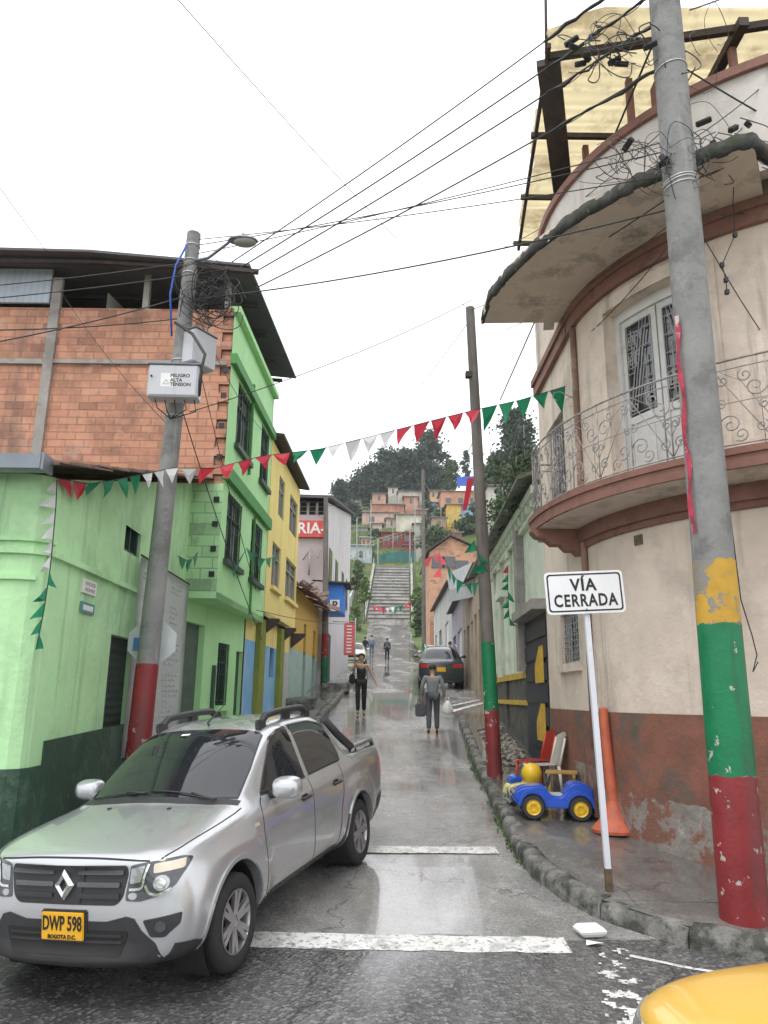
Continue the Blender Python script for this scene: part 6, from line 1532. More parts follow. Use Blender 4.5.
obj('lamp_glass',b,mat('dull_lamp_glass',(.30,.30,.27),.15,var=.1,coat=.5),sl_,smooth=True)
b=BM(); lathe(b,[(.03,.05),(.03,.10),(.015,.12)],hd,'z',10); obj('photocell',b,m_zinc,sl_)
# crossarm on the left pole
ca=lpt(266); cbm=at(258,272,9.7); b=BM(); d2=(cbm-ca); obox(b,(ca-d2*.15+cbm)/2,d2.normalized(),Vector((0,1,0)),d2.normalized().cross(Vector((0,1,0))),d2.length*.58,.03,.03); obj('crossarm',b,m_steel,lp)
# centre pole
c0=G(495,779,.12); c1=at(470,308,c0.y); PC=(c0,c1)
cpole=pole('utility_pole','slim brownish utility pole with green over red painted foot beside the kerb, centre right',c0,c1,.125,.085,bandset(c0,c1,[(m_pred,785,710),(m_pgrn,710,642)]),m_pole2)
b=BM(); p=c0.lerp(c1,frac(c0,c1,376)); box(b,p.x-.16,p.x-.04,p.y-.1,p.y+.02,p.z-.06,p.z+.06,bevel=.01); obj('insulator_bracket',b,m_steel,cpole)
# far poles
f0=at(325,681,29.0); f0.z=min(f0.z,H(f0.x,29)+.3); f1=at(326,498,29.0); pole('utility_pole','far pole with red over green painted foot on the left pavement by the grey building',f0,f1,.13,.09,bandset(f0,f1,[(m_pred,657,634),(m_pgrn,684,657)]),m_pole2)
f0=at(424,645,47.0); f0.z=gz(47); f1=at(423,470,47.0); pole('utility_pole','far bare pole with short green foot beside the parked silver car',f0,f1,.14,.10,[(m_pgrn,.0,.12)],m_pole2)
# ---- no-through-road sign
s0=G(610,895,.12); s1=at(583.5,578,s0.y); sg=thing('road_sign','white rectangular road sign with black border on a thin white post at the kerb','road sign',tuple(s0))
b=BM(); d=(s1-s0).normalized(); tube(b,[s0+d*.0,s0+d*((s1-s0).length-.02)],.026,4); 
b.free(); b=BM(); ax=d.cross(Vector((0,1,0))).normalized(); ay=ax.cross(d); L_s=(s1-s0).length; obox(b,s0+d*(L_s/2+.12),d,ax,ay,L_s/2-.10,.026,.026); obj('sign_post',b,mat('post_white_paint',(.66,.68,.74),.4,var=.06,stain=((.4,.4,.42),7,.62,.70,.5)),sg)
b=BM(); obox(b,s0+d*.11,d,ax,ay,.12,.031,.031); obj('post_sleeve',b,mat('rusty_sleeve',(.12,.085,.05),.7,var=.4,vs=14),sg)
q=[at(544,572.5,s0.y-.05),at(623,570,s0.y-.05),at(625,611.5,s0.y-.05),at(547,615.5,s0.y-.05)]
pc=(q[0]+q[1]+q[2]+q[3])/4; ex=((q[1]-q[0])+(q[2]-q[3])).normalized(); ez=Vector((0,1,0)).cross(ex)*-1; ez=ex.cross(Vector((0,1,0))); 
if ez.z<0: ez=-ez
PW,PHt=((q[1]-q[0]).length+(q[2]-q[3]).length)/2,((q[0]-q[3]).length+(q[1]-q[2]).length)/2
def plate(w_,h_,r,y,th_=.004,hole=None):
    b=BM(); O=rpoly([(-w_/2,-h_/2),(w_/2,-h_/2),(w_/2,h_/2),(-w_/2,h_/2)],r,6); P=[pc+ex*x+ez*z+Vector((0,y,0)) for x,z in O]
    slab3(b,P,(0,th_,0)); return b
pn=obj('sign_panel',plate(PW,PHt,.05,0,.005),mat('sign_white',(.78,.78,.80),.35,var=.03,stain=((.6,.6,.6),6,.6,.7,.3)),sg)
b=BM(); O=rpoly([(-PW/2+.022,-PHt/2+.022),(PW/2-.022,-PHt/2+.022),(PW/2-.022,PHt/2-.022),(-PW/2+.022,PHt/2-.022)],.04,6); I=rpoly([(-PW/2+.038,-PHt/2+.038),(PW/2-.038,-PHt/2+.038),(PW/2-.038,PHt/2-.038),(-PW/2+.038,PHt/2-.038)],.03,6)
ov=[b.verts.new(pc+ex*x+ez*z+Vector((0,-.0015,0))) for x,z in O]; iv=[b.verts.new(pc+ex*x+ez*z+Vector((0,-.0015,0))) for x,z in I]
for k in range(len(ov)): b.faces.new((ov[k],ov[(k+1)%len(ov)],iv[(k+1)%len(iv)],iv[k]))
obj('sign_border',b,m_black,pn)
b=BM(); put_text(b,'VÍA',PHt*.40,pc+ez*(PHt*.165)+Vector((0,-.002,0))-ex*.01,ex,ez,ext=.001,bold=.0045,wscale=.92,spacing=1.12); put_text(b,'CERRADA',PHt*.40,pc-ez*(PHt*.20)+Vector((0,-.002,0)),ex,ez,ext=.001,bold=.0045,wscale=.76,spacing=1.14); obj('lettering',b,m_black,pn)
for sx,sz in ((0,.40),(0,-.40)):
    b=BM(); lathe(b,[(.001,-.008),(.008,-.007),(.010,-.0016)],tuple(pc+ez*(PHt*sz)),'y',10); obj('sign_bolt',b,m_zinc,pn)
# ---- banner on the corner shop wall
bn=thing('wall_banner','tall white printed text banner hung on the green wall behind the left pole','banner',(-3.38,11.5,1.3))
bs0=onq(141,565)[0]; bs1=onq(188,583)[0]; be0=onq(124,740)[0]; be1=onq(179,712)[0]
bs1=min(bs1,5.33); be1=min(be1,5.33); bs0-=.30; be0-=.35
def bp_(u,v,d=-.03):
    s_=lerp(lerp(be0,be1,u),lerp(bs0,bs1,u),v); z=lerp(.95,3.60,v)+.0; return wpt(Q0,Q1,s_,z,-.03-.012*math.sin(u*9)*math.sin(v*5+1))
dd=Vector((.0,.0,0))
b=BM(); n=10; g_=[[b.verts.new(bp_(i/n,j/14)+Vector((.06,0,0))) for i in range(n+1)] for j in range(15)]
for j in range(14):
    for i in range(n): b.faces.new((g_[j][i],g_[j][i+1],g_[j+1][i+1],g_[j+1][i])).smooth=True
bmesh.ops.solidify(b,geom=b.faces[:],thickness=.003); bs_=obj('banner_sheet',b,mat('banner_vinyl',(.86,.87,.89),.5,var=.04,vs=2),bn)
b=BM(); rr=random.Random(3)
for k in range(30):
    v=.95-k*.030
    if k in (3,4,9,10,17): continue
    u=.56 if k%2 else .5
    for (ua,ub) in ((.06+rr.uniform(0,.05),.30),(.55+rr.uniform(0,.05),.93-rr.uniform(0,.25))):
        uu=ua
        while uu<ub:
            wd=rr.uniform(.03,.075); A=bp_(uu,v); B_=bp_(min(uu+wd,ub),v); A2_=bp_(min(uu+wd,ub),v+.011); B2_=bp_(uu,v+.011)
            quad(b,*[q_+Vector((.066,0,0)) for q_ in (A,B_,A2_,B2_)]); uu+=wd+.018
obj('banner_text_lines',b,mat('grey_print',(.42,.43,.46),.6,var=.1),bs_)
b=BM(); tube(b,[bp_(0,1)+Vector((.06,0,.01)),bp_(1,1)+Vector((.06,0,.01))],.014,6); obj('banner_rail',b,m_steel,bn)
# ---- orange traffic post
o0=G(615,832,.155); tp=thing('traffic_post','tall orange plastic post with wide conical foot leaning on the pavement','traffic post',tuple(o0))
m_or=mat('orange_plastic',(.50,.12,.06),.55,var=.2,vs=6,stain=((.30,.10,.06),5,.55,.66,.5))
b=BM(); lathe(b,[(.27,0),(.275,.035),(.25,.06),(.15,.17),(.085,.30),(.07,.36)],tuple(o0),'z',28); obj('cone_foot',b,m_or,tp,smooth=True)
tt_=at(603,707,o0.y+.02); b=BM(); tube(b,[o0+Vector((0,0,.34)),o0.lerp(tt_,.6),tt_+Vector((0,0,-.02)),tt_],[.072,.062,.055,.03],16); obj('post_tube',b,m_or,tp,smooth=True)
# ---- foam food box and scraps
fb=G(590,936,.0); ft=thing('foam_box','white foam takeaway box lying on the wet asphalt by the kerb','foam box',tuple(fb)); m_foam=mat('white_foam',(.80,.80,.79),.5,var=.03)
b=BM(); Mx=Matrix.Translation(fb)@Matrix.Rotation(.15,4,'Z')
def frust(b,w0,d0,w1,d1,z0,z1):
    vs=[b.verts.new(p) for p in ((-w0,-d0,z0),(w0,-d0,z0),(w0,d0,z0),(-w0,d0,z0),(-w1,-d1,z1),(w1,-d1,z1),(w1,d1,z1),(-w1,d1,z1))]
    for q_ in ((3,2,1,0),(4,5,6,7),(0,1,5,4),(1,2,6,5),(2,3,7,6),(3,0,4,7)): b.faces.new([vs[i] for i in q_])
    bmesh.ops.bevel(b,geom=b.edges[:],offset=.008,segments=2,affect='EDGES')
frust(b,.085,.075,.12,.10,.008,.045); b.transform(Mx); obj('box_tray',b,m_foam,ft)
b=BM(); frust(b,.122,.102,.09,.075,.047,.085); b.transform(Mx); obj('box_lid',b,m_foam,ft)
for k,(px,py,lab) in enumerate(((590,816,'small white paper scrap on the pavement left of the orange post foot'),(594,945,'flat white paper scrap on the asphalt in front of the foam box'))):
    p=G(px,py,.16 if k==0 else .014); b=BM(); slab3(b,[p+Vector((x,y,.003+.01*((i*5)%3))) for i,(x,y) in enumerate(((-.07,-.02),(.02,-.04),(.08,.0),(.03,.05),(-.05,.04)))],(0,0,.003)); tag(obj('paper_scrap',b,m_foam),lab,'paper scrap','paper scraps')
# ---- toy car
m_tb=mat('toy_blue_plastic',(.012,.085,.50),.32,var=.08,vs=4,coat=.4); m_ty=mat('toy_yellow_plastic',(.72,.47,.02),.4,var=.06,coat=.2); m_tbk=mat('toy_black_plastic',(.03,.03,.032),.55,var=.1); m_tg=mat('toy_grey_plastic',(.20,.21,.22),.4,var=.1,metal=.3)
tc_=thing('toy_car','large blue plastic ride-on toy car with yellow wheel hubs on the pavement','toy car')
def plate_y(pts,y0,y1,bev=.015,segs=3):
    b=BM(); slab3(b,[(x,y0,z) for x,z in pts],(0,y1-y0,0)); 
    bmesh.ops.dissolve_limit(b,angle_limit=.02,verts=b.verts[:],edges=b.edges[:]); 
    es=[e for e in b.edges if len(e.link_faces)==2 and e.link_faces[0].normal.angle(e.link_faces[1].normal)>.9]
    bmesh.ops.bevel(b,geom=es,offset=bev,segments=segs,affect='EDGES'); return b
side=bez([(.0,.24),(.02,.34),(.14,.42),(.36,.45),(.44,.44)],4)+bez([(.46,.42),(.54,.33),(.68,.32),(.76,.40)],4)+bez([(.78,.46),(.86,.505),(1.0,.50),(1.12,.42),(1.16,.28)],4)+[(1.10,.20),(.06,.18)]
b=plate_y(side,-.20,.20,.03); obj('car_body',b,m_tb,tc_,smooth=40)
for s_ in (-1,1):
    for xc in (.27,.93):
        A_=[(xc+.215*cos(radians(t)),.17+.235*sin(radians(t))) for t in range(0,181,15)]; B_=[(xc+.17*cos(radians(t)),.17+.175*sin(radians(t))) for t in range(180,-1,-15)]
        b=plate_y(A_+B_,.19*s_ if s_>0 else -.32,.32 if s_>0 else -.19,.015,2); obj('mudguard',b,m_tb,tc_,smooth=40)
    b=plate_y([(.44,.16),(.76,.16),(.74,.25),(.46,.25)],.19*s_ if s_>0 else -.29,.29 if s_>0 else -.19,.015,2); obj('side_step',b,m_tb,tc_,smooth=40)
    for xc in (.27,.93):
        e=bpy.data.objects.new('wheel',None); COL.objects.link(e); e.parent=tc_; e.empty_display_size=.05; ROOT[e.name]=Matrix.Identity(4)
        b=BM(); lathe(b,[(.09,.20*s_),(.155,.205*s_),(.165,.225*s_),(.165,.30*s_),(.15,.325*s_),(.10,.325*s_)],(xc,0,.165),'y',28,cap=False); obj('tyre',b,m_tbk,e,smooth=40)
        b=BM(); lathe(b,[(.001,.30*s_),(.045,.30*s_),(.05,.32*s_),(.085,.312*s_),(.105,.328*s_),(.105,.22*s_)],(xc,0,.165),'y',28,cap=False)
        for k in range(6): a=k*pi/3; obox(b,Vector((xc+.06*cos(a),.316*s_,.165+.06*sin(a))),Vector((cos(a),0,sin(a))),Vector((0,1,0)),Vector((-sin(a),0,cos(a))),.02,.006,.012)
        obj('hub',b,m_ty,e,smooth=40)
b=BM(); box(b,.50,.78,-.15,.15,.30,.335,bevel=.01); obj('toy_seat',b,mat('toy_seat_grey',(.45,.46,.40),.5),tc_)
b=BM(); tube(b,[(.44,0,.43),(.52,0,.50)],.012,8); obj('steering_column',b,m_tbk,tc_)
b=BM(); tube(b,[(.53+.03*sin(a),.085*cos(a),.505+.08*sin(a)) for a in [k*pi/8 for k in range(16)]],.012,6,closed=True); obj('steering_wheel',b,m_tbk,tc_)
b=BM(); tube(b,[(-.06,-.20,.22),(-.10,0,.22),(-.06,.20,.22)],.028,8); tube(b,[(-.04,-.17,.22),(-.06,-.17,.34),(-.08,0,.37),(-.06,.17,.34),(-.04,.17,.22)],.016,8); tube(b,[(0,-.1,.22),(-.08,-.1,.22)],.02,6); tube(b,[(0,.1,.22),(-.08,.1,.22)],.02,6); obj('front_bumper',b,m_tg,tc_)
for s_ in (-1,1):
    b=BM(); lathe(b,[(.001,-.035),(.04,-.03),(.045,0),(.03,.03)],(.01,.13*s_,.335),'x',14); obj('toy_headlight',b,m_tg,tc_)
p=G(568,810,.16); yaw=radians(-5); tc_.rotation_euler=(0,.02,yaw); tc_.scale=(.90,.90,.90); tc_.location=Vector((p.x,p.y,0))-Vector((cos(yaw)*.60+sin(yaw)*.25*0,sin(yaw)*.60,0))+Vector((.06,.10,0)); tc_.location.x=1.74; tc_.location.y=10.52; tc_.location.z=SIDE(2.2,10.45)+.0
# ---- second toy: small yellow and blue ride-on with round head
rt=thing('ride_on_toy','small pale yellow ride-on toy with round yellow head behind the blue toy car','ride-on toy')
m_tpy=mat('toy_pale_yellow',(.66,.60,.25),.4,var=.08)
b=plate_y(bez([(0,.12),(.04,.26),(.2,.30),(.40,.28),(.56,.24),(.60,.12)],4)+[(.50,.08),(.1,.08)],-.13,.13,.03); obj('toy_body',b,m_tpy,rt,smooth=40)
b=BM(); bmesh.ops.create_uvsphere(b,u_segments=20,v_segments=12,radius=.145)
for v in b.verts: v.co=Vector((v.co.x+.40,v.co.y,v.co.z*1.05+.40))
obj('toy_head',b,m_ty,rt,smooth=True)
b=plate_y([(.06,.27),(.24,.31),(.24,.36),(.14,.40),(.07,.36)],-.11,.11,.02); obj('toy_seat',b,m_tb,rt,smooth=40)
for s_ in (-1,1):
    for xc in (.12,.50):
        b=BM(); lathe(b,[(.001,.15*s_),(.08,.15*s_),(.085,.12*s_),(.085,.10*s_)],(xc,0,.085),'y',20); obj('wheel',b,m_tbk,rt,smooth=40)
p=G(520,792,.16); rt.location=(1.74,11.15,SIDE(1.9,11.15)); rt.rotation_euler=(0,0,radians(8))
# ---- plastic chairs
def chair(label,m,px,py,rz,sc=1.):
    t=thing('plastic_chair',label,'plastic chair',group='plastic chairs on the right pavement')
    b=BM(); # seat
    n=8; g_=[[b.verts.new((lerp(-.21,.21,i/n),lerp(-.22,.20,j/n),.43-.02*math.sin(pi*i/n)*math.sin(pi*j/n)-(.03*(1-j/n)**3))) for i in range(n+1)] for j in range(n+1)]
    for j in range(n):
        for i in range(n): b.faces.new((g_[j][i],g_[j][i+1],g_[j+1][i+1],g_[j+1][i]))
    bmesh.ops.solidify(b,geom=b.faces[:],thickness=.018); obj('seat',b,m,t,smooth=50)
    b=BM(); g_=[[b.verts.new((lerp(-.20,.20,i/n)*(1-.12*(j/n)**3),.19+.13*(j/n)+.035*math.sin(pi*i/n)*1.0,.43+.45*(j/n)-(.05*abs(i/n-.5)**2*4 if j==n else 0))) for i in range(n+1)] for j in range(n+1)]
    for j in range(n):
        for i in range(n): b.faces.new((g_[j][i],g_[j][i+1],g_[j+1][i+1],g_[j+1][i]))
    bmesh.ops.solidify(b,geom=b.faces[:],thickness=.016); obj('backrest',b,m,t,smooth=50)
    for sx in (-1,1):
        for sy in (-1,1):
            b=BM(); tube(b,[(sx*.18,sy*.17+(.02 if sy>0 else -.02),.42),(sx*.215,sy*.225,0)],[.028,.019],8); obj('leg',b,m,t)
        b=BM(); tube(b,[(sx*.20,.20,.42),(sx*.19,.30,.80)],[.02,.016],8); obj('back_post',b,m,t)
    t.location=(px,py,SIDE(px,py)); t.rotation_euler=(0,0,rz); t.scale=(sc,)*3; return t
chair('red plastic chair behind the white one against the corner building',mat('red_chair_plastic',(.52,.055,.035),.4,var=.08),2.37,12.25,radians(-80))
chair('white plastic chair in front of the red one against the corner building',mat('white_chair_plastic',(.72,.68,.62),.4,var=.05),2.41,11.80,radians(-84),1.03)
# ---- yellow slatted bench top
p=Vector((2.55,11.15,0)); wb=thing('slatted_bench','low yellow slatted wooden bench between the white chair and blue toy car','bench',(p.x,p.y,SIDE(p.x,p.y)),-.25); M=ROOT[wb.name]; m_yw=mat('yellow_varnished_wood',(.42,.26,.07),.55,var=.2,vs=6,streak=((.25,.14,.04),6,.5,.65,.4))
for k in range(6):
    b=BM(); box(b,-.22,.22,-.20+k*.07,-.15+k*.07,.42,.445,bevel=.005); b.transform(M); obj('slat',b,m_yw,wb)
for sx in (-1,1):
    b=BM(); box(b,sx*.17-.02,sx*.17+.02,-.20,.19,.375,.42); b.transform(M); obj('rail',b,m_yw,wb)
    for sy in (-1,1): b=BM(); box(b,sx*.17-.02,sx*.17+.02,sy*.16-.02,sy*.16+.02,0,.375); b.transform(M); obj('leg',b,m_yw,wb)
# ================================================================== OTHER CARS
def build_car(name,label,cat,L,W,H,hood,belt,fo,wb,wsb,wst,rwt,rwb,deck,paint,wr=.32,plate=None,plate_txt=None,lamp_front=True,gc=.22,group=None,tail=None):
    T=thing(name,label,cat,group=group); h=W/2; f1=fo; f2=fo+wb
    def ring(x,zb,ys,zs,q6,q7,q8,q9,dx=0):
        d=lambda y: dx*(abs(y)/h)**2.6
        out=[(x+d(y),y,z) for y,z in ((0,zb),(h*.65,zb),(ys*.93,zb+.05),(ys,zb+.24),(ys+.003,zs-.15),(ys-.02,zs))]
        for q in (q6,q7,q8,q9): out.append((x+d(q[0]) if len(q)==2 else q[2],q[0],q[1]))
        return out
    zs=belt-.08; R=[]
    R.append([(.02,0,gc+.12),(.03,h*.45,gc+.12),(.06,h*.65,gc+.18),(.05,h*.70,gc+.3),(.055,h*.70,hood*.62),(.07,h*.68,hood*.74),(.075,h*.60,hood*.80),(.07,h*.42,hood*.82),(.06,h*.22,hood*.83),(.055,0,hood*.835)])
    R.append([(.03,0,gc+.03),(.06,h*.6,gc+.03),(.17,h*.88,gc+.08),(.17,h*.95,gc+.27),(.19,h*.95,hood*.68),(.20,h*.93,hood*.80),(.185,h*.84,hood*.875),(.13,h*.66,hood*.90),(.10,h*.33,hood*.915),(.09,0,hood*.92)])
    R.append(ring(f1*.6,gc,h*.985,hood*.90,(h*.90,hood*.93),(h*.76,hood*.965),(h*.4,hood*.98),(0,hood*.985)))
    R.append(ring(f1,gc,h,hood*.92,(h*.92,hood*.96),(h*.77,hood*1.0),(h*.4,hood*1.02),(0,hood*1.03)))
    R.append(ring(wsb-.08,gc,h,zs,(h*.92,belt-.03),(h*.80,belt+.0),(h*.46,hood*1.05,wsb-.12),(0,hood*1.06,wsb-.17)))
    R.append(ring(wsb+.12,gc,h,zs,(h*.91,belt),(h*.80,belt+.04),(h*.48,belt+.10,wsb-.02),(0,belt+.11,wsb-.07)))
    m_=(wsb+wst)/2; R.append(ring(m_+.1,gc,h,zs,(h*.90,belt+.01),(h*.76,(belt+H)/2-.03,m_+.08),(h*.46,(belt+H)/2+.05,m_-.02),(0,(belt+H)/2+.07,m_-.07)))
    R.append(ring(wst+.1,gc,h,zs,(h*.90,belt+.02),(h*.71,H-.10,wst+.1),(h*.54,H-.045,wst),(0,H-.025,wst-.05)))
    mm=(wst+rwt)/2; R.append(ring(mm,gc,h,zs,(h*.90,belt+.03),(h*.69,H-.075),(h*.54,H-.015),(0,H)))
    R.append(ring(rwt-.1,gc,h,zs,(h*.90,belt+.04),(h*.70,H-.10),(h*.54,H-.04),(0,H-.02)))
    r_=(rwt+rwb)/2; R.append(ring(r_,gc,h*.99,zs,(h*.89,belt+.04),(h*.76,(deck+H)/2-.04),(h*.52,(deck+H)/2),(0,(deck+H)/2+.02)))
    R.append(ring(min(rwb,L-.14),gc,h*.975,zs,(h*.88,belt+.01),(h*.80,deck-.02),(h*.5,deck),(0,deck+.01)))
    R.append(ring(L-.07,gc+.04,h*.95,zs-.01,(h*.85,belt-.03),(h*.77,deck-.06),(h*.5,deck-.04),(0,deck-.03),dx=-.10))
    R.append([(L,0,gc+.12),(L,h*.5,gc+.12),(L-.02,h*.75,gc+.2),(L,h*.80,gc+.3),(L-.02,h*.80,zs-.2),(L-.03,h*.78,zs-.1),(L-.04,h*.72,belt-.09),(L-.05,h*.6,deck-.12),(L-.05,h*.4,deck-.11),(L-.05,0,deck-.10)])
    k=wr+.07
    me=subdiv_body(R,2,None,cutters=((f1,wr,k,-h-.3,-h+.27),(f1,wr,k,h-.27,h+.3),(f2,wr,k,-h-.3,-h+.27),(f2,wr,k,h-.27,h+.3)))
    sf=Surf(me); b_=obj('body',me,None,T,smooth=40); b_.data.materials.clear(); b_.data.materials.append(paint)
    def add(nm,poly,axis,sgn,m,off=.005,step=.10,par=T,r=0): return obj(nm,patch(sf,poly,axis,sgn,off,step,.012,r=r),m,par,smooth=50)
    hw=h*.78; WH=[(wsb-.04,.36*h),(wsb+.01,.60*h),(wsb+.13,.76*h),(m_+.08,.73*h),(wst-.02,.64*h),(wst-.03,.35*h)]
    add('windscreen',[(wsb-.06,0)]+[(x,-y) for x,y in WH]+[(wst-.055,0)]+[(x,y) for x,y in WH[::-1]],'z',1,m_cglass)
    zr0,zr1=deck+.06,H-.10
    add('rear_window',[(-h*.70,zr0),(h*.70,zr0),(h*.58,zr1),(-h*.58,zr1)],'x',1,m_cglass,r=.06)
    for s in (-1,1):
        B_=(wst+rwt)/2+.1
        add('side_window',[(wsb+.42,belt+.05),(wst+.12,H-.14),(B_-.04,H-.12),(B_-.04,belt+.05)],'y',s,m_cglass,r=.03)
        add('side_window',[(B_+.04,belt+.05),(B_+.04,H-.12),(rwt-.1,H-.15),(min(rwt+.25,r_+.1),belt+.07)],'y',s,m_cglass,r=.03)
        for x in (wsb+.28,B_,min(rwt+.1,f2-.05)): add('door_gap',line_strip([(x,belt+.02),(x,gc+.2)],.010),'y',s,m_gap,.002)
        for x in (B_-.22,B_+.75): add('door_handle',[(x-.07,belt-.12),(x+.07,belt-.12),(x+.07,belt-.085),(x-.07,belt-.085)],'y',s,m_trim,.02)
        add('sill_trim',[(f1+k+.02,gc),(f1+k+.02,gc+.1),(f2-k-.02,gc+.1),(f2-k-.02,gc)],'y',s,m_trim)
        tl=tail or [(h*.45,zs-.16),(h*.92,zs-.20),(h*.92,zs-.02),(h*.50,zs-.04)]
        add('tail_light',[(s*y,z) for y,z in tl],'x',1,m_redl,.008)
        if lamp_front: add('headlight',[(s*h*.58,hood*.84),(s*h*.90,hood*.86),(s*h*.88,hood*.70),(s*h*.60,hood*.68)],'x',-1,m_lamp,.006,.05,r=.02)
        b=BM(); bmesh.ops.create_icosphere(b,subdivisions=2,radius=1)
        for v in b.verts: v.co=Vector((wsb+.38+v.co.x*.09,s*(h+.10)+v.co.y*.11,belt+.09+v.co.z*.07))
        mo=obj('mirror',b,paint,T,smooth=60); b=BM(); tube(b,[(wsb+.38,s*(h-.08),belt+.02),(wsb+.38,s*(h+.04),belt+.06)],.03,6); obj('mirror_foot',b,m_trim,mo)
        for x in (f1,f2):
            e=bpy.data.objects.new('wheel',None); COL.objects.link(e); e.parent=T; e.empty_display_size=.1; ROOT[e.name]=Matrix.Identity(4)
            wheel(e,x,(h-.125)*s,wr,side=s,spokes=5,rot=.3)
            b=BM(); lathe(b,[(k-.01,(h-.25)*s),(k-.01,(h-.04)*s)],(x,0,wr),'y',24,cap=False); lathe(b,[(.001,(h-.24)*s),(k,(h-.24)*s)],(x,0,wr),'y',20,cap=False); obj('wheel_well',b,m_gap,T)
    add('grille',[(-h*.5,hood*.80),(h*.5,hood*.80),(h*.45,hood*.62),(-h*.45,hood*.62)],'x',-1,m_trim,.006,r=.03)
    add('front_bumper',[(-h*.7,gc+.22),(h*.7,gc+.22),(h*.65,gc+.06),(-h*.65,gc+.06)],'x',-1,m_trim,.008)
    add('rear_bumper',[(-h*.86,gc+.28),(h*.86,gc+.28),(h*.80,gc+.06),(-h*.80,gc+.06)],'x',1,m_trim,.010)
    if plate:
        zc=zs-.24; hh=sf.hit((9,0,zc),(-1,0,0)); px=hh[0].x
        b=BM(); box(b,px-.01,px+.02,-.17,.17,zc-.08,zc+.08,bevel=.004); pp=obj('number_plate',b,m_plate,T)
        if plate_txt: b=BM(); put_text(b,plate_txt,.12,(px+.022,0,zc),(0,1,0),(0,0,1),ext=.001,bold=.002,wscale=.62); obj('lettering',b,m_black,pp)
    b=BM(); box(b,.4,L-.4,-h*.65,h*.65,gc+.02,gc+.2); obj('underbody',b,m_gap,T)
    return T,sf
m_dkpaint=mat('dark_grey_car_paint',(.035,.04,.048),.28,metal=.3,var=.05,vs=2,coat=1,coatr=.05)
suv,sf=build_car('parked_suv','dark grey hatchback suv with orange plate parked facing uphill on the right','car',4.3,1.82,1.62,1.02,1.08,.85,2.62,1.20,1.95,3.45,4.02,1.12,m_dkpaint,.34,True,None)
# front of the car points up the street
def park(T,p,yaw,pitch=0): T.location=p; T.rotation_euler=(0,-pitch,yaw)
x0,y0=G(446,690,0).x,G(446,690,0).y
park(suv,(x0+.05,y0+4.3,gz(y0+4.1)+.02),radians(-90-3),-.085)
for s in (-1,1):
    b=BM(); tube(b,[(1.9,.62*s,1.60),(2.1,.62*s,1.68),(3.3,.62*s,1.67),(3.5,.62*s,1.59)],.02,6); obj('roof_rail',b,m_chrome,suv)
m_sil2=mat('pale_silver_paint',(.55,.56,.57),.3,metal=.4,var=.03,coat=.8)
c2,_=build_car('parked_car','pale silver saloon car parked on the right near the foot of the stairs','car',4.2,1.70,1.42,.90,.92,.80,2.5,1.15,1.85,3.0,3.65,1.02,m_sil2,.30,group=None)
p=at(421,650,47); park(c2,(p.x+.75,44.3,gz(44.3)+.05),radians(88),.085)
m_wh=mat('white_car_paint',(.70,.72,.70),.3,var=.03,coat=.8)
c3,_=build_car('parked_car','pale taxi with a yellow stripe parked at the far left kerb','car',3.9,1.65,1.45,.92,.95,.72,2.4,1.05,1.75,2.9,3.6,1.0,mat('pale_green_car_paint',(.60,.66,.50),.3,var=.05,coat=.8),.29)
p=at(360,650,50); park(c3,(p.x-.35,46.5,gz(46.5)+.1),radians(90),.085)
# near taxi, only its bonnet corner reaches into the picture
m_taxi=mat('taxi_yellow_paint',(.72,.43,.07),.32,var=.03,vs=1,coat=.7,coatr=.08)
tx,sf=build_car('yellow_taxi','yellow taxi hatchback whose bonnet corner fills the bottom right corner','car',3.65,1.60,1.46,.98,.98,.70,2.38,.95,1.65,2.95,3.50,1.05,m_taxi,.28)
tx.location=(1.10,3.20,H(.8,3.3)); tx.rotation_euler=(0,0,radians(8))
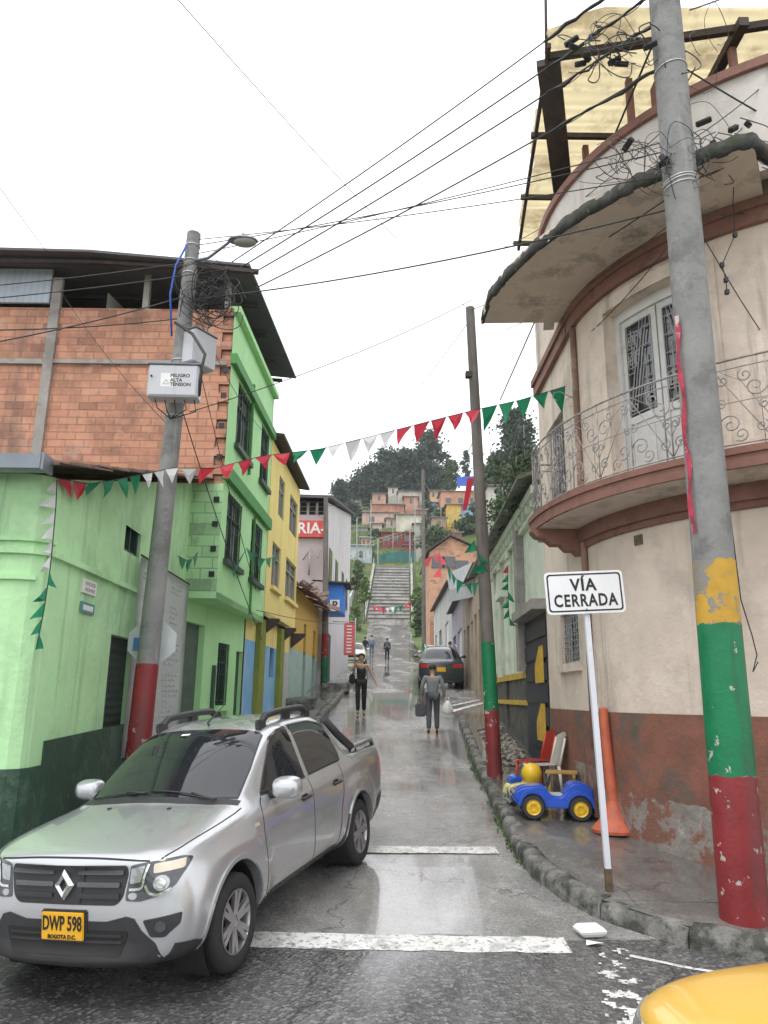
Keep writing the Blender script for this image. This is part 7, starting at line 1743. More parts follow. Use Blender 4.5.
# ================================================================== PEOPLE
def skinmesh(V,E,Rd,level=1,root=0):
    me=bpy.data.meshes.new('sk'); me.from_pydata([tuple(v) for v in V],E,[]); o=bpy.data.objects.new('sk',me); TCOL.objects.link(o)
    md=o.modifiers.new('s','SKIN'); md.use_smooth_shade=True; md.branch_smoothing=.6
    if not me.skin_vertices: 
        raise RuntimeError('no skin layer')
    sv=me.skin_vertices[0].data
    for i,r in enumerate(Rd): sv[i].radius=(r,r) if isinstance(r,(int,float)) else r; sv[i].use_root=(i==root)
    if level: m2=o.modifiers.new('ss','SUBSURF'); m2.levels=level; m2.render_levels=level
    return evaluated(o)
m_skin=mat('skin',(.42,.25,.17),.55,var=.06)
m_hair=mat('dark_hair',(.018,.014,.012),.6,var=.3,vs=30)
def person(label,loc,rz,sc,P,top,trs,sleeves=True,hair='short',shoe=None,group=None,backpack=None):
    t=thing('person',label,'person',group=group)
    J=dict(pel=(0,0,.95),wst=(0,0,1.10),chs=(0,0,1.30),nck=(0,0,1.46),hb=(0,-.015,1.53),hm=(0,-.03,1.61),ht=(0,-.015,1.68),
      shl=(-.17,0,1.41),ell=(-.22,.02,1.13),wrl=(-.23,-.05,.88),shr=(.17,0,1.41),elr=(.22,.02,1.13),wrr=(.23,-.05,.88),
      hpl=(-.09,0,.91),knl=(-.10,-.02,.50),anl=(-.10,.03,.09),tol=(-.11,-.13,.03),hpr=(.09,0,.91),knr=(.10,-.02,.50),anr=(.10,.03,.09),tor=(.11,-.13,.03))
    J.update(P)
    R_=dict(pel=(.135,.105),wst=(.115,.09),chs=(.145,.10),nck=.05,hb=.062,hm=.085,ht=.06,shl=.055,ell=.040,wrl=.026,shr=.055,elr=.040,wrr=.026,hpl=.085,knl=.058,anl=.036,tol=.028,hpr=.085,knr=.058,anr=.036,tor=.028)
    R_b=dict(R_)
    for k_ in ('pel','wst','chs'): R_b[k_]=tuple(v*.80 for v in R_[k_])
    for k_ in ('hpl','hpr','knl','knr')+(('shl','shr','ell','elr') if sleeves else ()): R_b[k_]=R_[k_]*.75
    names=list(J); idx={n:i for i,n in enumerate(names)}; V=[Vector(J[n]) for n in names]; Rd=[R_b[n] for n in names]
    Ed=[('pel','wst'),('wst','chs'),('chs','nck'),('nck','hb'),('hb','hm'),('hm','ht'),('chs','shl'),('shl','ell'),('ell','wrl'),('chs','shr'),('shr','elr'),('elr','wrr'),('pel','hpl'),('hpl','knl'),('knl','anl'),('anl','tol'),('pel','hpr'),('hpr','knr'),('knr','anr'),('anr','tor')]
    E=[(idx[a],idx[b]) for a,b in Ed]
    for s,w,e in ((-1,'wrl','ell'),(1,'wrr','elr')):       # hands: palm, four fingers and a thumb
        wv=Vector(J[w]); d=(wv-Vector(J[e])).normalized(); side=d.cross(Vector((1,0,0)) if abs(d.x)<.9 else Vector((0,1,0))).normalized(); up=d.cross(side)
        V.append(wv+d*.05); Rd.append((.034,.02)); pi_=len(V)-1; E.append((idx[w],pi_))
        for k in range(4):
            o=side*((k-1.5)*.020); l=(.060,.072,.068,.052)[k]
            V.append(wv+d*.085+o); Rd.append(.0095); V.append(wv+d*(.085+l*.5)+o*1.1+up*.006); Rd.append(.0085); V.append(wv+d*(.085+l)+o*1.1+up*.02); Rd.append(.007); n=len(V); E+=[(pi_,n-3),(n-3,n-2),(n-2,n-1)]
        V.append(wv+d*.045+side*.040); Rd.append(.011); V.append(wv+d*.085+side*.055+up*.01); Rd.append(.009); n=len(V); E+=[(pi_,n-2),(n-2,n-1)]
    # nose as a small bump on the head
    hm=Vector(J['hm']); hb=Vector(J['hb']); fw=Vector((0,-1,0))
    obj('body',skinmesh(V,E,Rd,1,0),m_skin,t)
    # face
    ax=(Vector(J['ht'])-hb).normalized(); fd=(fw-ax*fw.dot(ax)).normalized(); sd=fd.cross(ax)
    b=BM(); c=hm+fd*.088-ax*.005
    tube(b,[c+ax*.025-fd*.012,c+fd*.004-ax*.005,c+fd*.018-ax*.02,c-ax*.027],[.006,.010,.013,.008],7); obj('nose',b,m_skin,t,smooth=True)
    for s in (-1,1):
        b=BM(); bmesh.ops.create_icosphere(b,subdivisions=1,radius=.010,matrix=Matrix.Translation(hm+fd*.080+sd*(.030*s)+ax*.012)); obj('eye',b,m_gap,t,smooth=True)
        b=BM(); bmesh.ops.create_icosphere(b,subdivisions=1,radius=.02,matrix=Matrix.Translation(hm+sd*(.088*s)-fd*.01)@Matrix.Diagonal((.4,1,1.4,1))); obj('ear',b,m_skin,t,smooth=True)
    b=BM(); tube(b,[hm+fd*.083+sd*x-ax*(.045+abs(x)*.05) for x in (-.024,0,.024)],.004,5); obj('mouth',b,mat('lips',(.30,.11,.09),.5),t)
    # hair
    b=BM(); bmesh.ops.create_icosphere(b,subdivisions=3,radius=1)
    for v in list(b.verts):
        q=v.co; 
        v.co=hm+ax*(.022+q.z*.098)+sd*(q.x*.094)+fd*(q.y*-.100)*1.0 - fd*.012
    rm=[v for v in b.verts if (v.co-hm).dot(fd)>.035 and (v.co-hm).dot(ax)<.055]+[v for v in b.verts if (v.co-hm).dot(ax)<-.035 and hair!='long']
    bmesh.ops.delete(b,geom=list(set(rm)),context='VERTS')
    bmesh.ops.solidify(b,geom=b.faces[:],thickness=.006)
    obj('hair',b,m_hair if hair!='cap' else m_gap,t,smooth=True)
    if hair=='long':
        obj('hair',skinmesh([hm-fd*.07+ax*.03,hm-fd*.10-ax*.06,hm-fd*.105-ax*.17],[(0,1),(1,2)],[.055,.05,.025],1),m_hair,t)
    # clothes
    def cloth(nm,ns,es,grow,m,extra=None):
        ii={n:i for i,n in enumerate(ns)}; VV=[Vector(J[n]) for n in ns]; RR=[]
        for n in ns:
            r=R_[n]; r=(r,r) if isinstance(r,float) else r; RR.append((r[0]+grow.get(n,.014),r[1]+grow.get(n,.014)))
        if extra: extra(VV,RR,ii)
        obj(nm,skinmesh(VV,[(ii[a],ii[b_]) for a,b_ in es],RR,1,0),m,t)
    ns=['wst','chs','pel','shl','shr']; es=[('pel','wst'),('wst','chs'),('chs','shl'),('chs','shr')]
    if sleeves: ns+=['ell','wrl','elr','wrr']; es+=[('shl','ell'),('ell','wrl'),('shr','elr'),('elr','wrr')]
    g={'pel':.022,'wst':.030,'chs':.022,'wrl':.014,'wrr':.014}
    def pull(VV,RR,ii):
        if sleeves:
            for a,b_ in (('ell','wrl'),('elr','wrr')): VV[ii[b_]]=VV[ii[a]].lerp(VV[ii[b_]],.90)
        else:
            for a in ('shl','shr'): VV[ii[a]]=VV[ii['chs']].lerp(VV[ii[a]],.70)
    cloth('top',ns,es,g,top,pull)
    ns=['pel','hpl','knl','anl','hpr','knr','anr']; es=[('pel','hpl'),('hpl','knl'),('knl','anl'),('pel','hpr'),('hpr','knr'),('knr','anr')]
    cloth('trousers',ns,es,{'pel':.012,'hpl':.018,'hpr':.018,'knl':.018,'knr':.018,'anl':.028,'anr':.028},trs)
    for a,b_ in (('anl','tol'),('anr','tor')):
        A=Vector(J[a]);B=Vector(J[b_]); obj('shoe',skinmesh([A+Vector((0,.04,-.05)),A+Vector((0,0,-.045)),B+Vector((0,0,.0))],[(0,1),(1,2)],[.038,.042,.034],1),shoe or m_gap,t)
    if backpack:
        b=BM(); c=Vector(J['chs'])+Vector((0,.19,-.04)); box(b,c.x-.15,c.x+.15,c.y-.08,c.y+.08,c.z-.22,c.z+.20,bevel=.05); obj('backpack',b,backpack,t,smooth=50)
    t.location=loc; t.rotation_euler=(0,0,rz); t.scale=(sc,)*3
    return t
k_black=mat('black_cloth',(.014,.014,.016),.85,var=.2,vs=10); k_grey=mat('grey_knit',(.20,.205,.22),.9,var=.1,vs=14,bump=.3,bs=60); k_grey2=mat('dark_grey_cloth',(.085,.088,.10),.85,var=.12,vs=10); k_den=mat('blue_denim',(.06,.09,.17),.85,var=.2,vs=10); k_navy=mat('navy_jacket',(.035,.05,.09),.8,var=.15,vs=10); k_pur=mat('purple_cloth',(.12,.05,.10),.85,var=.15)
p=G(360.5,715,0)
wm=person('person in black sleeveless top and black trousers walking down the street with hand at face',(p.x,p.y,gz(p.y)),radians(4),1.0,
 dict(ell=(-.30,-.10,1.20),wrl=(-.13,-.20,1.47),elr=(.29,.0,1.16),wrr=(.40,-.06,.93),knl=(-.09,-.10,.50),anl=(-.08,-.06,.10),tol=(-.09,-.22,.05),knr=(.09,.0,.50),anr=(.10,.14,.11),tor=(.11,.0,.03)),k_black,k_black,False,'long')
bag=thing('shoulder_bag','black shoulder bag at the hip of the person in black','bag',tuple(Vector((p.x-.25,p.y-.02,gz(p.y)+1.0)))); b=BM(); c=Vector(bag.location); box(b,c.x-.09,c.x+.07,c.y-.13,c.y+.13,c.z-.14,c.z+.13,bevel=.03); obj('bag_body',b,k_black,bag,smooth=50)
b=BM(); tube(b,[c+Vector((0,-.1,.12)),c+Vector((.10,-.14,.42)),c+Vector((.12,.0,.50)),c+Vector((.05,.12,.3)),c+Vector((0,.1,.12))],.010,5); obj('bag_strap',b,k_black,bag)
p=G(433,734,0); q=Vector((p.x,p.y,gz(p.y)))
mn=person('person in grey jumper and grey trousers seen from behind carrying two bags uphill',tuple(q),radians(180),.985,
 dict(chs=(0,-.05,1.28),nck=(0,-.11,1.42),hb=(0,-.12,1.49),hm=(0,-.15,1.57),ht=(0,-.16,1.64),shl=(-.18,-.05,1.39),shr=(.18,-.05,1.39),ell=(-.27,.0,1.12),wrl=(-.28,-.05,.86),elr=(.27,.0,1.12),wrr=(.28,-.05,.86),knl=(-.10,-.08,.50),anl=(-.10,-.02,.10),tol=(-.11,-.18,.04),knr=(.10,.0,.50),anr=(.11,.12,.11),tor=(.12,-.02,.03)),k_grey,k_grey2,True,'short')
c=q+Vector((-.30,.05,.60)); hb_=thing('handbag','dark handled bag in the left hand of the person in grey','bag',tuple(c)); b=BM(); box(b,c.x-.13,c.x+.13,c.y-.10,c.y+.10,c.z-.20,c.z+.10,bevel=.03); obj('bag_body',b,k_grey2,hb_,smooth=50); b=BM(); tube(b,[c+Vector((-.08,0,.08)),c+Vector((-.05,0,.2)),c+Vector((.05,0,.2)),c+Vector((.08,0,.08))],.010,5); obj('bag_handle',b,k_black,hb_)
c=q+Vector((.36,.05,.62)); wb_=thing('plastic_bag','white plastic bag in the right hand of the person in grey','bag',tuple(c)); b=BM(); bmesh.ops.create_icosphere(b,subdivisions=3,radius=1)
for v in b.verts: q_=v.co.copy(); v.co=c+Vector((q_.x*(.10 if q_.z>0 else .14),q_.y*.08,q_.z*.17))*(1) + Vector((.03*fn(q_.x,q_.y,q_.z,3),.02*fn(q_.x,q_.y,q_.z+5,4),0))
obj('bag_body',b,m_foam,wb_,smooth=60); b=BM(); tube(b,[c+Vector((-.05,0,.12)),c+Vector((-.03,0,.24)),c+Vector((.03,0,.24)),c+Vector((.05,0,.12))],.010,5); obj('bag_handle',b,m_foam,wb_)
def far(px,py,label,rz,top,trs,**k):
    p=G(px,py,0); return person(label,(p.x,p.y,H(p.x,p.y)),rz,1.0,dict(knl=(-.10,-.06,.50),anl=(-.10,.0,.10),knr=(.10,.02,.50),anr=(.10,.10,.10)),top,trs,**k)
far(387,661.5,'distant person in dark jacket with backpack walking up the middle of the street',radians(180),k_black,k_black,backpack=k_grey2)
far(365,659,'distant person in navy jacket on the left, the nearer of the walking pair',radians(180),k_navy,k_grey2,backpack=k_black)
far(371.5,656,'distant person in blue denim on the left, the farther of the walking pair',radians(180),mat('pale_blue_cloth',(.16,.22,.30),.85),k_den)
p=at(429,640,38.0); person('distant person in purple top standing by the far right shop doors',(XR(38)-.30,38.0,gz(38)+.02),radians(60),1.0,{},k_pur,k_black)
# ================================================================== HILL, STAIRS, TREES
m_step=mat('stair_concrete',(.46,.45,.42),.85,var=.15,vs=1.2,bump=.4,bs=8,stain=((.17,.165,.15),.9,.5,.62,.7),streak=((.14,.14,.13),1.4,.55,.7,.5))
m_ser=mat('stair_painted_shade',(.10,.10,.095),.85,var=.2,vs=2)
st=thing('public_stairs','long flight of worn grey concrete steps climbing the hill at the end of the street','stairs',(.7,95,10.9))
NF,y0,z0,y1,z1=17,95.0,10.9,115.0,21.3
b=BM(); edge=BM()
for k in range(NF):
    ya=lerp(y0,y1,k/NF); yb=lerp(y0,y1,(k+1)/NF); za=lerp(z0,z1,k/NF); zb=lerp(z0,z1,(k+1)/NF); big=(k%5==4)
    xa=lerp(-2.0,-1.1,k/NF); xb=lerp(3.4,4.0,k/NF)
    box(b,xa,xb,ya,yb+1.2,za-1.5,zb,0); 
    box(edge,xa+.02,xb-.02,ya-.06,ya+.002,zb-.20 if not big else zb-.28,zb-.07)  # dark strips stand in for the shade under each nosing
obj('flight',b,m_step,st); obj('painted_step_shade',edge,m_ser,st)
for s,(xa,xb) in ((-1,(-2.35,-1.45)),(1,(3.75,4.35))):
    b=BM(); slab3(b,[(xa-.15,95,10.6),(xb-.15,115,21.0),(xb-.15,115,21.9),(xa-.15,95,11.5)],(.3,0,0)); obj('side_wall',b,mat('stair_side_wall',(.46,.47,.44),.8,var=.15,vs=1,stain=((.22,.26,.18),.8,.5,.6,.6)),st)
    b=BM()
    for k in range(9):
        t=k/8; x=lerp(xa,xb,t); y=lerp(95,115,t); z=lerp(11.5,21.9,t); tube(b,[(x,y,z-.1),(x,y,z+.95)],.035,5)
    tube(b,[(xa,95,12.4),(xb,115,22.8)],.04,5); tube(b,[(xa,95,12.0),(xb,115,22.4)],.03,5)
    obj('handrail',b,mat('handrail_paint',(.42,.40,.25),.5,var=.2,vs=2),st)
b=BM(); slab3(b,[(-4.4,95,11.2),(-4.2,104,13.5),(-4.2,104,16.5),(-4.4,95,14.0)],(.25,0,0)); tag(obj('retaining_wall',b,mat('pale_bluish_wall',(.48,.50,.50),.8,var=.12,streak=((.25,.25,.24),1,.5,.6,.6))),'pale slanting retaining wall left of the public stairs','wall')
b=BM(); box(b,-7.5,-5.0,93,96,9.5,14.2); tag(obj('terracotta_planter',b,mat('terracotta_wall',(.42,.17,.09),.8,var=.2)),'terracotta coloured block wall left of the stairs under green plants','wall')
# houses on the hill
m_hroof=mat('hill_roof_sheet',(.22,.19,.17),.8,var=.4,vs=.6)
def hillhouse(px0,px1,pyt,pyb,D,col,label,depth=6,roof=None,rise=.6,wins=2,extra=None,name='hill_house',cat='house'):
    a=at(px0,pyb,D); c=at(px1,pyt,D); x0,x1=a.x,c.x; zt=c.z; zb=min(a.z,terrain((x0+x1)/2,D))-2.5
    t=thing(name,label,cat,((x0+x1)/2,D,zb),0,'houses on the hill'); m=mat('hill_wall_%d%d%d'%tuple(int(v*100) for v in col),col,.85,var=.18,vs=.5,stain=(tuple(v*.55 for v in col),.35,.5,.62,.6),streak=(tuple(v*.5 for v in col),.6,.52,.66,.5))
    b=BM(); box(b,x0,x1,D,D+depth,zb,zt); obj('wall',b,m,t)
    ov=.35; b=BM(); slab3(b,[(x0-ov,D-ov,zt+.02),(x1+ov,D-ov,zt+.02),(x1+ov,D+depth,zt+rise),(x0-ov,D+depth,zt+rise)],(0,0,.14)); obj('roof',b,roof or m_hroof,t)
    n=wins
    for k in range(n):
        xc=lerp(x0,x1,(k+.6)/(n+.2)); w_=min(.5,(x1-x0)*.09); zc=lerp(a.z,zt,.58); b=BM(); box(b,xc-w_,xc+w_,D-.05,D-.01,zc-.55,zc+.5); obj('window',b,m_glass,t)
    return t
hillhouse(370,404,505,526,150,(.43,.21,.14),'two tier orange brick house with one dark window high on the hill',wins=1)
hillhouse(362,398,513,528,146,(.50,.36,.29),'pinkish house below the two tier brick house on the hill',wins=2)
hillhouse(398,424,492,508,160,(.48,.45,.38),'beige house with sloping roof just under the tall trees',wins=2)
hillhouse(396,425,515,533,140,(.56,.54,.44),'long cream white wall of a house in the middle of the hill',wins=0,rise=.2)
hillhouse(381,413,533,546,128,(.26,.04,.045),'low dark red house above the top of the stairs',wins=3,roof=mat('dull_red_roof',(.25,.06,.05),.7,var=.3,vs=1))
hillhouse(424,437,503,517,150,(.30,.50,.68),'small light blue house among bushes in the middle of the hill',wins=1)
hillhouse(441,480,492,512,146,(.50,.26,.17),'wide bare brick house under the blue tarpaulin on the right of the hill',wins=3,depth=8)
hillhouse(447,461,505,530,136,(.60,.40,.10),'yellow ochre house with blue painted shutters on the hill',wins=0)
t=hillhouse(461,474,505,528,136.5,(.20,.42,.66),'bright blue and white painted house front beside the ochre house',wins=1)
hillhouse(350,372,546,566,118,(.42,.48,.52),'low pale blue shack left of the top of the stairs',wins=1,roof=m_zincb)
hillhouse(372,382,524,540,134,(.48,.40,.34),'narrow pale house behind the poles left of the red house',wins=1)
hillhouse(432,446,518,532,131,(.45,.30,.22),'small brown brick hut on the slope right of the stairs',wins=1)
hillhouse(478,500,478,500,120,(.52,.30,.22),'orange house glimpsed behind the centre pole',wins=1)
hillhouse(520,540,482,495,78,(.05,.42,.20),'bright green wall glimpsed above the pale green house roof',wins=0)
hillhouse(488,530,487,500,84,(.50,.46,.42),'pale house with a white railing above the pale green house roof',wins=2)
hillhouse(344,362,500,520,165,(.40,.38,.36),'grey house in the trees at the left of the hill',wins=1)
for k,(p0_,p1_,t_,b_,D_,c_,lab_) in enumerate(((404,418,497,506,156,(.44,.24,.17),'small orange brick house tucked between the beige house and blue house'),(414,428,524,533,137,(.42,.40,.36),'grey rendered hut right of the cream wall'),(426,440,536,546,118,(.40,.36,.30),'low drab hut above the brick gable on the left'),(481,492,500,512,125,(.52,.42,.30),'pale ochre hut behind the centre pole'),(352,368,528,540,140,(.38,.36,.34),'low grey hut in the bushes left of the slim poles'),(372,386,494,503,160,(.46,.28,.20),'brown house partly hidden above the two tier brick house'),(404,416,546,554,122,(.34,.10,.08),'rust red hut right behind the teal fence'))):
    hillhouse(p0_,p1_,t_,b_,D_,c_,lab_,wins=1,depth=4)
for k,(p0_,p1_,t_,b_,D_,c_,lab_) in enumerate(((386,397,519,528,143,(.50,.40,.34),'tiny cream pink house left of the cream wall'),(416,427,510,519,148,(.36,.18,.12),'dark brick house between the cream wall and the small blue house'),(437,447,507,516,149,(.60,.56,.46),'small cream house right of the small blue house'),(428,440,524,533,134,(.30,.34,.36),'bluish grey hut below the small blue house'),(448,462,533,541,124,(.44,.20,.12),'low terracotta hut below the ochre house'),(462,476,529,538,127,(.52,.48,.40),'pale hut below the blue painted house front'),(484,500,512,524,112,(.40,.26,.18),'brown hut low behind the centre pole'),(361,371,538,549,126,(.46,.26,.18),'small red brick hut left of the post fence'),(388,398,488,495,163,(.50,.47,.42),'pale house half hidden in the hilltop trees'),(430,442,491,499,158,(.50,.34,.20),'tan house at the foot of the tall eucalyptus'),(416,424,540,550,119,(.40,.38,.33),'grey hut at the right end of the teal fence'))):
    hillhouse(p0_,p1_,t_,b_,D_,c_,lab_,wins=1+k%2,depth=4,roof=(m_hroof,m_zincb,m_rsheet)[k%3],rise=.3+.3*(k%3))
# blue tarpaulin
a=at(457,486,145); c=at(475,476,145); b=BM(); slab3(b,[(a.x,145,a.z),(c.x,145,a.z),(c.x,145.1,c.z),(a.x,145.1,c.z-.2)],(0,.05,0)); slab3(b,[(a.x,145.2,c.z-.2),(c.x,145.2,c.z),(c.x,150,c.z+.6),(a.x,150,c.z+.4)],(0,0,.06)); tag(obj('tarpaulin',b,mat('blue_tarp',(.02,.09,.45),.5,var=.15,vs=1)),'bright blue tarpaulin shelter on top of the wide brick house','tarpaulin')
# red hanging cloth on the right
# fence along the top of the stairs
fe=thing('green_fence','blue green sheet fence along the bank at the top of the stairs','fence',(2,118,21))
b=BM(); 
for k in range(12):
    pa=at(lerp(378,415,k/12),565,119); pb=at(lerp(378,415,(k+1)/12),565,119); zt=at(lerp(378,415,k/12),555-4*math.sin(k/12*2.2),119).z
    slab3(b,[(pa.x,119,pa.z-1),(pb.x,119,pb.z-1),(pb.x,119,zt),(pa.x,119,zt)],(0,.08,0))
obj('fence_panel',b,mat('teal_sheet',(.02,.13,.12),.6,var=.35,vs=.8),fe)
def railline(pts,label,m,h=1.2,n=14):
    t=thing('hill_fence',label,'fence',tuple(pts[0]),0,'post fences on the hillside'); P=[V3(q) for q in pts]; b=BM()
    tube(b,[q+Vector((0,0,h)) for q in P],.07,4); tube(b,[q+Vector((0,0,h*.55)) for q in P],.05,4); obj('rail',b,m,t)
    for k in range(n+1):
        b=BM(); s=k/n*(len(P)-1); i=min(int(s),len(P)-2); q=P[i].lerp(P[i+1],s-i); tube(b,[q-Vector((0,0,.6)),q+Vector((0,0,h))],.06,4)
        obj('post',b,m,t)
railline([at(354,563,112),at(372,549,118),at(395,541,124),at(412,536,130)],'pale post fence curving up the slope left of the stairs',mat('olive_post',(.30,.33,.18),.7,var=.2))
railline([at(424,532,128),at(450,522,131),at(478,512,134)],'post fence crossing the bank under the ochre house',mat('olive_post',(.3,.33,.18)))
# slim street poles on the hill
for k,(px,pt,pb_,D) in enumerate(((357,518,570,108),(371,500,552,124),(378,538,575,110),(393,528,556,126),(410,530,572,112),(415,498,575,105),(441,500,530,138),(346,545,610,92))):
    p0=at(px,pb_,D); p1=at(px,pt,D); b=BM(); tube(b,[Vector((p0.x,D,p0.z-2)),p1],[.10,.07],6); tube(b,[p1,p1+Vector((.8,0,.15))],.04,4)
    tag(obj('hill_lamp_pole',b,mat('pale_pole',(.27,.28,.27),.6)),['slim grey pole left of the stairs, left of the curved fence','tall slim pole in front of the dark trees at the left','short slim pole at the top left of the stairs','slim pole beside the dark red house','slim pole at the top right of the stairs','tall slim pole right of the stairs','slim pole in front of the ochre house','slim pole beside the retaining wall at the left foot of the stairs'][k],'pole','slim poles on the hillside')
# crossing string of small flags over the stairs is with the bunting below
# ---- trees
def leaves(b,c,rx,ry,rz_,n,ls,rnd,squash=1.):
    for i in range(n):
        while True:
            u=Vector((rnd.gauss(0,.47),rnd.gauss(0,.47),rnd.gauss(0,.47)))
            if u.length<1.45: break
        p=c+Vector((u.x*rx,u.y*ry,u.z*rz_)); a=Vector((rnd.gauss(0,1),rnd.gauss(0,1),rnd.gauss(0,1)*.7)).normalized(); t=a.orthogonal().normalized(); s=a.cross(t); l=ls*rnd.uniform(.6,1.5)
        b.faces.new([b.verts.new(p+t*l),b.verts.new(p+s*l*.55),b.verts.new(p-t*l*.8),b.verts.new(p-s*l*.5)])
m_leaf=[mat('foliage_dark',(.022,.045,.022),.7,var=.6,vs=.35),mat('foliage_blue_green',(.035,.062,.038),.7,var=.6,vs=.4),mat('foliage_mid',(.055,.10,.03),.7,var=.55,vs=.5),mat('foliage_light',(.10,.16,.04),.7,var=.5,vs=.6)]
m_bark=mat('bark',(.10,.08,.065),.9,var=.3,vs=2)
def tree(label,px,pyb,pyt,D,wpx,kind=0,n=2600,ls=.35,seed=1,group='tall trees along the hilltop',lumps=26,cat='tree',x=None):
    rnd=random.Random(seed); top=at(px,pyt,D); X=top.x; zb=terrain(X,D); 
    base=at(px,pyb,D); zc0=base.z; Hh=top.z-zb; Wd=wpx/FPX*D/1.0/2
    t=thing('hill_tree',label,cat,(X,D,zb),0,group)
    b=BM(); pts=[Vector((X+.3*fn(k,seed),D,lerp(zb-1,top.z-.6,k/7))) for k in range(8)]; tube(b,pts,[max(.06,Hh*.018*(1-k/8)) for k in range(8)],7); 
    lim=[]
    for k in range(lumps):
        v=(k+.5)/lumps; z=lerp(zc0,top.z,v**.85); env=math.sin(pi*min(1,(.18+.82*v)))**.6*(1.05-.45*v); a=rnd.uniform(0,2*pi); r=Wd*env*rnd.uniform(.25,.95)
        c=Vector((X+cos(a)*r,D+sin(a)*r*.8,z)); lim.append((c,Wd*rnd.uniform(.26,.62)))
    for c,s in lim[::2]:
        k=min(7,max(1,int((c.z-zb)/(top.z-zb)*7)-1)); tube(b,[pts[k],pts[k].lerp(c,.6)+Vector((0,0,-.3)),c],[Hh*.006,Hh*.004,.03],5)
    obj('trunk',b,m_bark,t)
    b=BM()
    for c,s in lim: leaves(b,c,s,s,s*rnd.uniform(.45,.7),n//lumps,ls,rnd)
    leaves(b,Vector((X,D,(zc0+top.z)/2)),Wd*.95,Wd*.8,(top.z-zc0)*.5,n//5,ls*.9,rnd)
    obj('crown',b,m_leaf[kind],t)
    return t
tree('tall dark eucalyptus with a layered top, second from the right in the hilltop group',428,492,434,166,40,1,4200,.42,3,lumps=34)
tree('broad dark tree in the middle of the hilltop group',405,500,452,168,44,0,4200,.45,4,lumps=32)
tree('dense dark tree left of the middle in the hilltop group',385,502,452,170,36,1,3600,.45,5,lumps=28)
tree('lower dark tree at the left end of the hilltop group',362,510,478,168,34,0,3200,.42,6)
tree('dark tree with an open crown rising behind the grey building',341,520,482,160,26,1,3000,.40,7,lumps=20)
tree('dark bushy tree just right of the grey building',352,560,505,150,34,0,3600,.42,17)
tree('rounded mid green tree right of the tall eucalyptus',449,492,462,165,24,2,2200,.40,8,lumps=18)
tree('small spindly tree on the skyline beside the centre pole',466,480,452,165,12,1,700,.35,9,lumps=12)
tree('wide dark tree filling the middle of the hilltop group',415,505,458,174,60,0,5200,.5,23,lumps=40)
tree('wide dark tree mass behind the left hilltop trees',372,512,470,176,60,0,4800,.5,24,lumps=36)
tree('large dark tree between the centre pole and the corner building',516,470,412,112,46,0,5200,.34,10,lumps=36)
tree('mid green round tree below the large dark tree at the right',497,495,455,118,36,2,3200,.36,11,lumps=24)
tree('mid green tree behind the corner building edge',530,490,455,110,34,2,3000,.34,12,lumps=24)
for k,(px,pb_,pt,D,w_,kind,lab) in enumerate(((427,520,500,150,16,2,'round bush beside the small blue house'),(440,530,510,140,20,2,'bush left of the ochre house'),(425,560,520,100,14,2,'tall bush behind the bare far pole'),(436,545,528,118,30,2,'green bank bush above the brick gable'),(365,602,578,92,14,3,'pale green bush left of the stairs'),(356,640,608,84,14,3,'leafy bush over the terracotta wall'),(417,615,588,90,14,3,'light green bush at the right foot of the stairs'),(419,640,612,80,12,2,'darker bush by the right kerb below the stairs'),(376,545,530,134,16,2,'bush under the pinkish house'),(468,535,518,125,34,2,'bush on the bank below the blue painted house'),(482,520,498,112,26,1,'dark bush right of the blue painted house'),(358,590,562,100,16,2,'bush between the slim poles and the stairs'))):
    tree(lab,px,pb_,pt,D,w_,kind,900,.20 if D<105 else .3,30+k,'bushes on the hillside',12,'bush')
# vine over the roof of the pale green house
rnd=random.Random(44); b=BM()
for k in range(26):
    y=rnd.uniform(13.2,18.5); c=Vector((XR(y)-.35+rnd.uniform(-.1,.9),y,5.72+rnd.uniform(-.15,.45))); leaves(b,c,.38,.5,.26,130,.045,rnd)
vt=thing('roof_vine','green climbing plant sprawling over the roof edge of the pale green house','climbing plant',(3,15,5.6)); obj('vine_leaves',b,m_leaf[2],vt)
b=BM()
for k in range(14):
    y=rnd.uniform(13.2,18); x=XR(y)-.3; tube(b,[(x,y,5.6),(x+rnd.uniform(-.2,.3),y+rnd.uniform(-.5,.5),6.0),(x+rnd.uniform(-.1,.8),y+rnd.uniform(-1,1),6.2+rnd.uniform(0,.3))],.012,4)
obj('vine_stem',b,m_bark,vt)
b=BM()
for z in (6.3,6.5): tube(b,[(XR(13.3)-.3,13.3,z+.25),(XR(20),20,z+.1)],.012,4)
for k in range(7): y=lerp(13.3,20,k/6); tube(b,[(XR(y)-.2,y,5.6),(XR(y)-.2,y,6.75)],.012,4)
tag(obj('roof_railing',b,m_zinc),'thin pale metal railing along the roof of the pale green house','railing')
# grass on the banks
rnd=random.Random(77); b=BM()
for k in range(9000):
    x=rnd.uniform(-9,12); y=rnd.uniform(62,150)
    if y<97 and -4.0<x<5.2: continue
    if y<118 and -2.6<x<4.6: continue
    z=terrain(x,y); h_=rnd.uniform(.15,.5); w_=.10; a=rnd.uniform(0,pi); b.faces.new([b.verts.new(q) for q in ((x-w_*cos(a),y-w_*sin(a),z-.05),(x+w_*cos(a),y+w_*sin(a),z-.05),(x+rnd.uniform(-.15,.15),y,z+h_))])
o=obj('bank_grass',b,mat('bank_grass',(.10,.17,.04),.8,var=.5,vs=.3)); o['kind']='stuff'; tag(o,'rough green grass on the hillside banks','grass')
